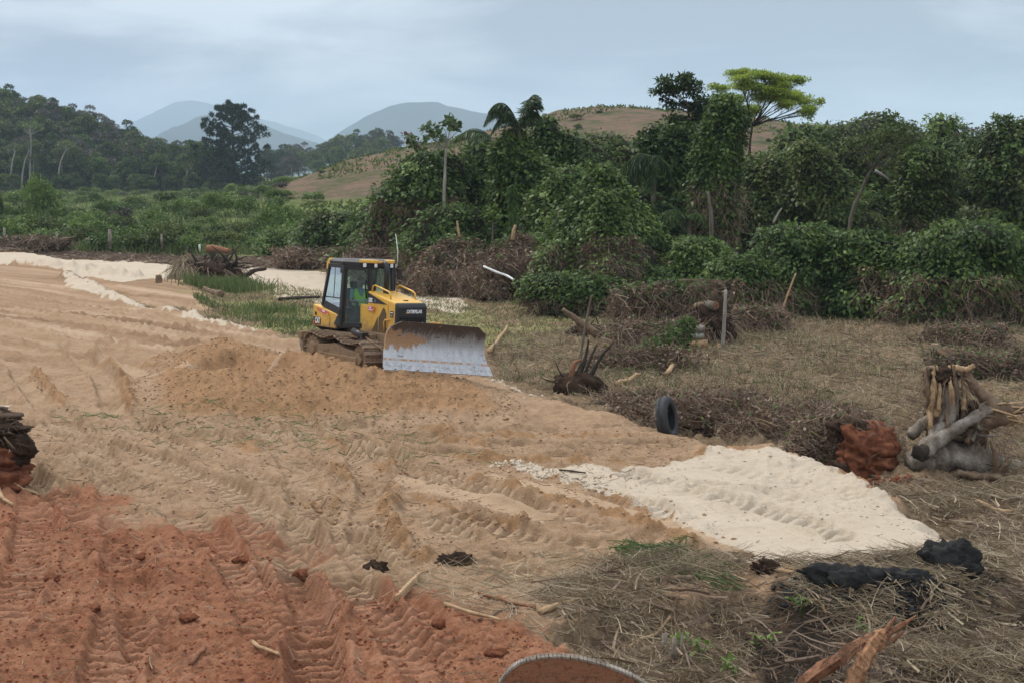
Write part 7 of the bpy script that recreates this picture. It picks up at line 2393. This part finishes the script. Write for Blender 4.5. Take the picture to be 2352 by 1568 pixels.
def bark_slab():
    Y = 14.2
    cb = P(1320, 1600, Y)
    g = gz(cb.x, Y)
    root = thing('bark_slab', 'curved brown slab with pale notched rim half buried in the red clay', 'slab', (cb.x, Y, g))
    o = Vector((cb.x, Y, g))
    top = [(1148, 1572), (1165, 1548), (1190, 1528), (1225, 1516), (1270, 1511), (1320, 1514), (1370, 1525), (1420, 1542), (1460, 1560), (1490, 1580)]
    tw = [P(a, b, Y) - o for a, b in top]
    rings = []
    MBq = MB()
    pts = [tuple(p) for p in tw]
    low = [(p[0], p[1] + 0.02, min(p[2] - 0.25, -0.15)) for p in pts]
    n = len(pts)
    th = Vector((0.0, 0.10, 0.02))
    for a, b in ((0, 0),):
        V = [Vector(p) for p in pts] + [Vector(p) for p in low]
        Vb = [p + th for p in V]
        fs = []
        for i in range(n - 1):
            fs.append((i, n + i, n + i + 1, i + 1))
            k = 2 * n
            fs.append((k + i, k + i + 1, k + n + i + 1, k + n + i))
            fs.append((i, i + 1, k + i + 1, k + i))
        fs.append((0, 2 * n, 3 * n, n))
        fs.append((n - 1, 2 * n - 1, 4 * n - 1, 3 * n - 1))
        MBq.add(V + Vb, fs)
    MBq.build('slab_face', MAT['wood_red'], root)
    S = smooth_line(pts, 46)
    for i in range(0, len(S) - 1):
        a, b = Vector(S[i]), Vector(S[i + 1])
        m = (a + b) / 2 + Vector((0, 0.045, 0.012))
        d = (b - a)
        MB().box(tuple(m), (d.length * 0.9, 0.11, 0.028), (0, -math.atan2(d.z, d.x), random.uniform(-0.1, 0.1))).build('rim_notch', MAT['wood_grey'], root, bevel=0.006)


bark_slab()
_a, _b = GP(912, 1374), GP(962, 1334)
_d = (_b - _a)
_s = Vector((_d.y, -_d.x, 0)).normalized()
_u = Vector((0, 0, 1))
chip = MB().add([_s * 0.03, _s * -0.05 + _u * 0.02, _s * -0.04 + _u * 0.08, _s * 0.02 + _u * 0.10, _d + _s * 0.05 + _u * 0.05, _d + _s * -0.04 + _u * 0.04, _d * 0.9 + _s * -0.03 + _u * 0.12, _d * 1.08 + _s * 0.02 + _u * 0.13],
                [(3, 2, 1, 0), (4, 5, 6, 7), (0, 1, 5, 4), (1, 2, 6, 5), (2, 3, 7, 6), (3, 0, 4, 7)]).build('wood_chip', MAT['wood_fresh'], bevel=0.008)
chip.location = _a
tag(chip, 'bright split wood chip at the clay boundary', 'wood chip')
for a, b, r, mt, lb in [((1020, 1398), (1150, 1432), 6, 'wood_fresh', 'pale peeled stick on the red clay below the wood chip'), ((1100, 1370), (1230, 1395), 6, 'wood_red', 'reddish stick above the pale peeled one'),
                        ((1240, 1395), (1340, 1455), 9, 'wood_fresh', 'thick pale stick at the clay edge of the stalks'), ((1300, 1370), (1420, 1440), 8, 'wood_brown', 'forked brown root across the stalks'),
                        ((1740, 1380), (1960, 1355), 8, 'wood_fresh', 'pale split branch below the black peat'), ((1800, 1385), (1960, 1420), 8, 'wood_fresh', 'pale branch slanting below the split one'),
                        ((1430, 1500), (1540, 1440), 6, 'wood_fresh', 'pale stick above the curved bark slab'), ((1470, 1440), (1640, 1450), 5, 'wood_brown', 'grey-brown stick in the middle of the stalks'),
                        ((2000, 1098), (2120, 1112), 6, 'wood_brown', 'brown stick at the foot of the large stump'), ((2240, 1165), (2352, 1180), 9, 'wood_fresh', 'torn pale wood at the picture edge below the stump'),
                        ((20, 1115), (90, 1135), 6, 'wood_fresh', 'peeled stick under the root clump at the edge'), ((-5, 1125), (28, 1168), 6, 'wood_fresh', 'short peeled stick sloping down at the picture edge'),
                        ((1540, 1345), (1590, 1335), 9, 'wood_brown', 'short thick root piece among the stalks'), ((1100, 1430), (1190, 1400), 5, 'wood_brown', 'thin brown stick crossing the clay'),
                        ((1380, 1330), (1500, 1375), 6, 'wood_brown', 'knotty root lying at the top of the stalks'), ((580, 1480), (640, 1510), 6, 'wood_fresh', 'small pale stick on the red clay'), ((470, 1500), (440, 1530), 8, 'wood_red', 'broken chip of wood low in the clay'),
                        ((560, 880), (600, 872), 2, 'bark_dark', 'dark twig on the loose mound'), ((1285, 1082), (1345, 1090), 3, 'bark_dark', 'dark twig at the sand edge')]:
    gstick('branch', lb, a, b, r * 0.8, mt, 'branch', 0.02, 0.06)
for q, (a, t_, b_) in enumerate([(1528, 1455, 1520), (1545, 1462, 1515), (1558, 1452, 1522)]):
    Yq = GP(a, b_ + 6, -0.3).y
    stick('stake_stub', ['broad grey broken stake, first of three beside the stalks', 'middle grey broken stake of three', 'thin pale broken stake, last of three'][q], [(a - 3 + q * 4, b_ + 8), (a + q * 5, t_)], Yq, [9 - q * 2, 7 - q * 2], 'wood_grey', 'stake', None, 5)
# small sprouts
for a, b, lb in [(1560, 1480, 'green sprout climbing the broken stakes'), (1690, 1535, 'green sprout at the bottom edge beside the stalks'), (1840, 1475, 'bright sprout above the split log'), (1760, 1500, 'small sprout with hanging leaf'), (1600, 1545, 'leafy sprout near the bark slab'), (1980, 1420, 'drooping blue-green leaf plant by the splintered wood')]:
    g_ = GP(a, b, -0.3)
    rt = thing('sprout', lb, 'plant', g_)
    AA = []
    for i in range(5):
        t = Vector((random.uniform(-0.14, 0.14), random.uniform(-0.1, 0.1), random.uniform(0.08, 0.26)))
        MB().tube(branch_pts((0, 0, 0), t, 0.15, 4), [0.005, 0.003], 5).build('stem', MAT['leaf_bright'], rt, smooth=True)
        AA.append(ellip_leaves(tuple(t), (0.05, 0.05, 0.03), 4, 0.085, shell=0.2, droop=0.5))
    Pb, D_, N_, L_ = (np.concatenate([q[i] for q in AA]) for i in range(4))
    obj_from(leaf_mesh('leaves', Pb, D_, N_, L_, L_ * 0.7, MAT['leaf_bright']), 'leaves', rt, 'stuff')

# ------------------------------------------------------------------ uncountable ground cover
def lying(name, xy, L, w, mat, label, cat, lift=0.06, dirb=None, spread=1.0, k=4):
    n = len(xy)
    z = gz_many(xy)
    a = RNG.uniform(0, np.pi, n) if dirb is None else dirb + RNG.normal(size=n) * spread
    el = np.abs(RNG.normal(size=n)) * 0.16
    d = np.stack([np.cos(a) * np.cos(el), np.sin(a) * np.cos(el), np.sin(el)], 1)
    Ls = L * RNG.uniform(0.4, 1.5, n)[:, None]
    b = np.column_stack([xy, z + RNG.uniform(0.0, lift, n)])
    bend = rdir(n) * 0.34
    bend[:, 2] *= 0.4
    pts = np.stack([b + d * Ls * (f - 0.5) + bend * Ls * (f * (1 - f)) * 1.4 for f in np.linspace(0, 1, k)], 1)
    zz_ = terrain(pts[:, :, 0].ravel(), pts[:, :, 1].ravel()).reshape(n, k)
    pts[:, :, 2] = np.maximum(pts[:, :, 2], zz_ + 0.012)
    v, q, t = strand_arrays(pts, w * RNG.uniform(0.6, 1.5, n))
    o = obj_from(fast_mesh(name, v, q, mat, t), name, kind='stuff')
    return tag(o, label, cat)


def patchy(V, n, f, seed, thr=0.0):
    q = sample_poly(V, n * 2)
    k = fbm(q[:, 0] * f, q[:, 1] * f, 3, seed) > thr
    return q[k][:n]


LIT = W([(1230, 1430), (1400, 1350), (1560, 1330), (1720, 1335), (1860, 1358), (2100, 1330), (2310, 1300), (2200, 1215), (2080, 1150), (1990, 1090), (2420, 1085), (2480, 1640), (1450, 1640), (1330, 1500)], -0.35)
xy = patchy(LIT, 14000, 0.9, 410, -0.25)
lying('dry_stalks', xy, 0.50, 0.0085, MAT['straw'], 'carpet of dry stalks over the dark ground', 'dry stalks', 0.13)
lying('broken_sticks', patchy(LIT, 700, 0.7, 411, -0.1), 0.5, 0.022, MAT['straw'], 'broken sticks and split stems among the stalks', 'sticks', 0.14)
lying('broken_sticks', patchy(LIT, 500, 0.7, 412, 0.0), 0.55, 0.026, MAT['dead_vine'], 'brown broken sticks among the stalks', 'sticks', 0.16)
lying('dark_twigs', sample_poly(LIT, 5000), 0.35, 0.010, MAT['dead_vine'], 'dark twigs among the dry stalks', 'twigs', 0.08)
EDGE = W([(850, 1330), (1100, 1290), (1300, 1270), (1560, 1270), (1720, 1330), (1400, 1360), (1230, 1440), (1050, 1410)])
lying('loose_straw', sample_poly(EDGE, 900), 0.4, 0.008, MAT['straw'], 'loose straw where the tracks meet the stalks', 'straw', 0.08)
lying('cut_grass', sample_poly(W([(1400, 1255), (1560, 1240), (1660, 1290), (1700, 1330), (1500, 1330)]), 800), 0.35, 0.018, MAT['grass_green'], 'scattered cut grass beside the sand', 'grass', 0.06)
lying('cut_grass', sample_poly(W([(60, 930), (900, 970), (1150, 1060), (1000, 1060), (700, 1040), (200, 990)]), 420), 0.3, 0.016, MAT['grass_green'], 'sparse cut grass lying on the graded soil', 'grass', 0.04)
lying('loose_straw', sample_poly(W([(0, 960), (1200, 980), (1600, 1020), (1200, 1250), (900, 1300), (0, 1130)]), 900), 0.25, 0.011, MAT['dead_vine'], 'straw bits scattered on the graded soil', 'straw', 0.03)
lying('loose_straw', sample_poly(W([(0, 1180), (600, 1260), (1300, 1460), (1500, 1640), (0, 1640)]), 420), 0.22, 0.009, MAT['straw'], 'straw bits scattered on the red clay', 'straw', 0.03)
STUB = W([(1130, 790), (1290, 760), (1500, 705), (1700, 690), (2000, 715), (2420, 720), (2440, 1090), (2050, 1075), (1900, 1010), (1640, 1000), (1420, 940), (1280, 905), (1140, 860)], -0.5)
lying('stubble', sample_poly(STUB, 17000), 0.5, 0.016, MAT['straw'], 'flattened dry stubble of the clearing', 'stubble', 0.12)
blades('stubble_grass', sample_poly(STUB, 6500), 0.30, 0.022, MAT['grass_dry'], 0.8, 'upright dry grass in the clearing', 'grass')
blades('stubble_grass', patchy(STUB, 5200, 0.4, 404, 0.1), 0.22, 0.024, MAT['grass_green'], 0.8, 'green regrowth among the stubble', 'grass')
blades('meadow_grass', sample_poly(GRASSP, 7000), 0.13, 0.030, MAT['grass_green'], 0.9, 'short green grass between the sand berm and the bulldozer', 'grass')
blades('meadow_grass', sample_poly(GRASSP, 11000), 0.14, 0.030, MAT['grass_dry'], 1.0, 'dry grass mixed into the green strip', 'grass')
blades('tall_grass', np.array(G(525, 668, -0.5)) + RNG.normal(size=(1900, 2)) * (0.95, 0.8), 0.62, 0.035, MAT['grass_green'], 0.5, 'tall fresh grass around the tangled root heap', 'grass')
blades('tall_grass', np.array(G(600, 715, -0.5)) + RNG.normal(size=(500, 2)) * (0.9, 0.8), 0.42, 0.03, MAT['grass_green'], 0.6, 'tufts of fresh grass beside the sand berm', 'grass')
blades('stubble_tufts', patchy(STUB, 4200, 0.8, 401, 0.25), 0.42, 0.020, MAT['straw'], 1.1, 'tufts of matted dry weeds in the clearing', 'weeds')
lying('stubble_litter', patchy(STUB, 4200, 0.5, 402, 0.2), 0.45, 0.02, MAT['dead_vine'], 'brown litter in patches over the clearing', 'litter', 0.16)
blades('berm_tufts', patchy(W([(440, 690), (700, 700), (740, 770), (640, 755), (480, 724)], -0.4), 1500, 0.7, 403, 0.1), 0.34, 0.028, MAT['grass_green'], 0.8, 'uneven green tufts behind the sand berm', 'grass')
FRINGE = W([(840, 590), (1000, 620), (1200, 640), (1420, 655), (1600, 685), (1800, 705), (2400, 730), (2400, 700), (1900, 680), (1500, 640), (1100, 590), (900, 575)], -0.5)
lying('dead_brush', sample_poly(FRINGE, 8000), 1.0, 0.035, MAT['dead_vine'], 'dead brush strewn along the foot of the thicket', 'brush', 0.3)
lying('dead_brush', sample_poly(W([(-100, 570), (250, 565), (450, 575), (800, 580), (840, 600), (420, 590), (200, 582), (-100, 582)]), 3200), 1.0, 0.05, MAT['dead_vine'], 'dead brush strewn along the edge of the field', 'brush', 0.25)


MAT['clay_clod'] = rough_mat('clay_crumb', (0.17, 0.056, 0.028), (0.28, 0.105, 0.056), 5.0, 0.97, 0.2, 0.02, spec=0.05)


def clods(name, xy, s0, s1, mat, label, cat, sq=0.6):
    n = len(xy)
    z = gz_many(xy)
    s = s0 + (s1 - s0) * RNG.random(n) ** 3
    base = np.array([(1, 0, 0), (0, 1, 0), (-1, 0, 0), (0, -1, 0), (0, 0, 1), (0, 0, -1)], float)
    fc = np.array([(0, 1, 4), (1, 2, 4), (2, 3, 4), (3, 0, 4), (1, 0, 5), (2, 1, 5), (3, 2, 5), (0, 3, 5)])
    v = base[None] * (0.6 + 0.8 * RNG.random((n, 6, 1))) + RNG.normal(size=(n, 6, 3)) * 0.15
    a = RNG.uniform(0, 6.28, n)
    ca, sa = np.cos(a)[:, None], np.sin(a)[:, None]
    v = np.stack([v[..., 0] * ca - v[..., 1] * sa, v[..., 0] * sa + v[..., 1] * ca, v[..., 2] * sq], -1)
    v = v * s[:, None, None] + np.column_stack([xy, z + s * 0.15])[:, None, :]
    f = (fc[None] + (np.arange(n) * 6)[:, None, None]).reshape(-1, 3)
    o = obj_from(fast_mesh(name, v.reshape(-1, 3), f, mat, np.repeat(RNG.random(n), 6)), name, kind='stuff')
    return tag(o, label, cat)


clods('soil_crumbs', sample_poly(MOUND, 9000), 0.010, 0.042, MAT['tan_clod'], 'loose crumbs of soil on the mound', 'soil')
clods('soil_crumbs', sample_poly(W([(0, 960), (1300, 980), (1640, 1015), (1300, 1200), (1200, 1300), (900, 1310), (0, 1140)]), 6500), 0.006, 0.034, MAT['tan_clod'], 'crumbs of soil over the tracks', 'soil')
_rb = np.array(G(1985, 1080, -0.3)) + RNG.normal(size=(500, 2)) * (0.45, 0.3)
clods('clay_crumbs', _rb, 0.02, 0.09, MAT['red_clod'], 'crumbs of red earth fallen from the torn block', 'soil', 0.8)
clods('clay_crumbs', sample_poly(W([(0, 1175), (550, 1255), (900, 1370), (1330, 1490), (1500, 1640), (-60, 1640)]), 8000), 0.005, 0.034, MAT['clay_clod'], 'crumbs of red clay', 'soil')
_ws = np.concatenate([V[RNG.integers(0, len(V), 130)] + RNG.normal(size=(130, 2)) * (w * 1.0) for V, h, w in WINDROW[:9]])
clods('soil_crumbs', _ws, 0.008, 0.045, MAT['tan_clod'], 'crumbly ridges beside the tracks', 'soil', 0.75)
MAT['sand_clod'] = rough_mat('pale_sand_lump', (0.42, 0.34, 0.25), (0.60, 0.51, 0.40), 5.0, 0.97, 0.8, 0.02, spec=0.05)
clods('sand_lumps', sample_poly(SAND, 900), 0.008, 0.035, MAT['sand_clod'], 'lumps of pale sand', 'sand')
_sb = np.concatenate([BERM[0][RNG.integers(0, len(BERM[0]), 700)] + RNG.normal(size=(700, 2)) * 0.35, SANDPATCH[2][0] + (SANDPATCH[2][3] - SANDPATCH[2][0]) * RNG.random((200, 1)) + RNG.normal(size=(200, 2)) * 0.3,
                      WINDROW[6][0][RNG.integers(0, 20, 350)] + RNG.normal(size=(350, 2)) * 0.14])
clods('sand_lumps', _sb, 0.01, 0.06, MAT['sand_clod'], 'lumps along the pale sand berm', 'sand', 0.8)
_pk = np.concatenate([np.array(GP(2180, 1306)[:2]) + RNG.normal(size=(1200, 2)) * (0.30, 0.20), np.array(GP(1925, 1346)[:2]) + RNG.normal(size=(1200, 2)) * (0.38, 0.18), np.array(GP(2055, 1336)[:2]) + RNG.normal(size=(900, 2)) * (0.42, 0.14)])
clods('peat_crumbs', _pk, 0.02, 0.08, MAT['peat'], 'crumbs of black peat', 'peat', 0.8)

# ------------------------------------------------------------------ the hazy air of the valley
def haze():
    mb = MB()
    x0, x1, y0, y1, z0, z1 = -7500, 7500, -60, 11000, -8, 560
    mb.add([(x0, y0, z0), (x1, y0, z0), (x1, y1, z0), (x0, y1, z0), (x0, y0, z1), (x1, y0, z1), (x1, y1, z1), (x0, y1, z1)],
           [(3, 2, 1, 0), (4, 5, 6, 7), (0, 1, 5, 4), (1, 2, 6, 5), (2, 3, 7, 6), (3, 0, 4, 7)])
    mat = bpy.data.materials.new('hazy_air')
    mat.use_nodes = True
    nt = mat.node_tree
    nt.nodes.clear()
    out = nt.nodes.new('ShaderNodeOutputMaterial')
    vol = nt.nodes.new('ShaderNodeVolumePrincipled')
    vol.inputs['Color'].default_value = (0.68, 0.84, 1.0, 1)
    vol.inputs['Density'].default_value = 0.00017
    vol.inputs['Anisotropy'].default_value = 0.0
    nt.links.new(vol.outputs[0], out.inputs['Volume'])
    o = mb.build('haze', mat, kind='stuff')
    tag(o, 'pale blue haze over the valley', 'haze')


haze()
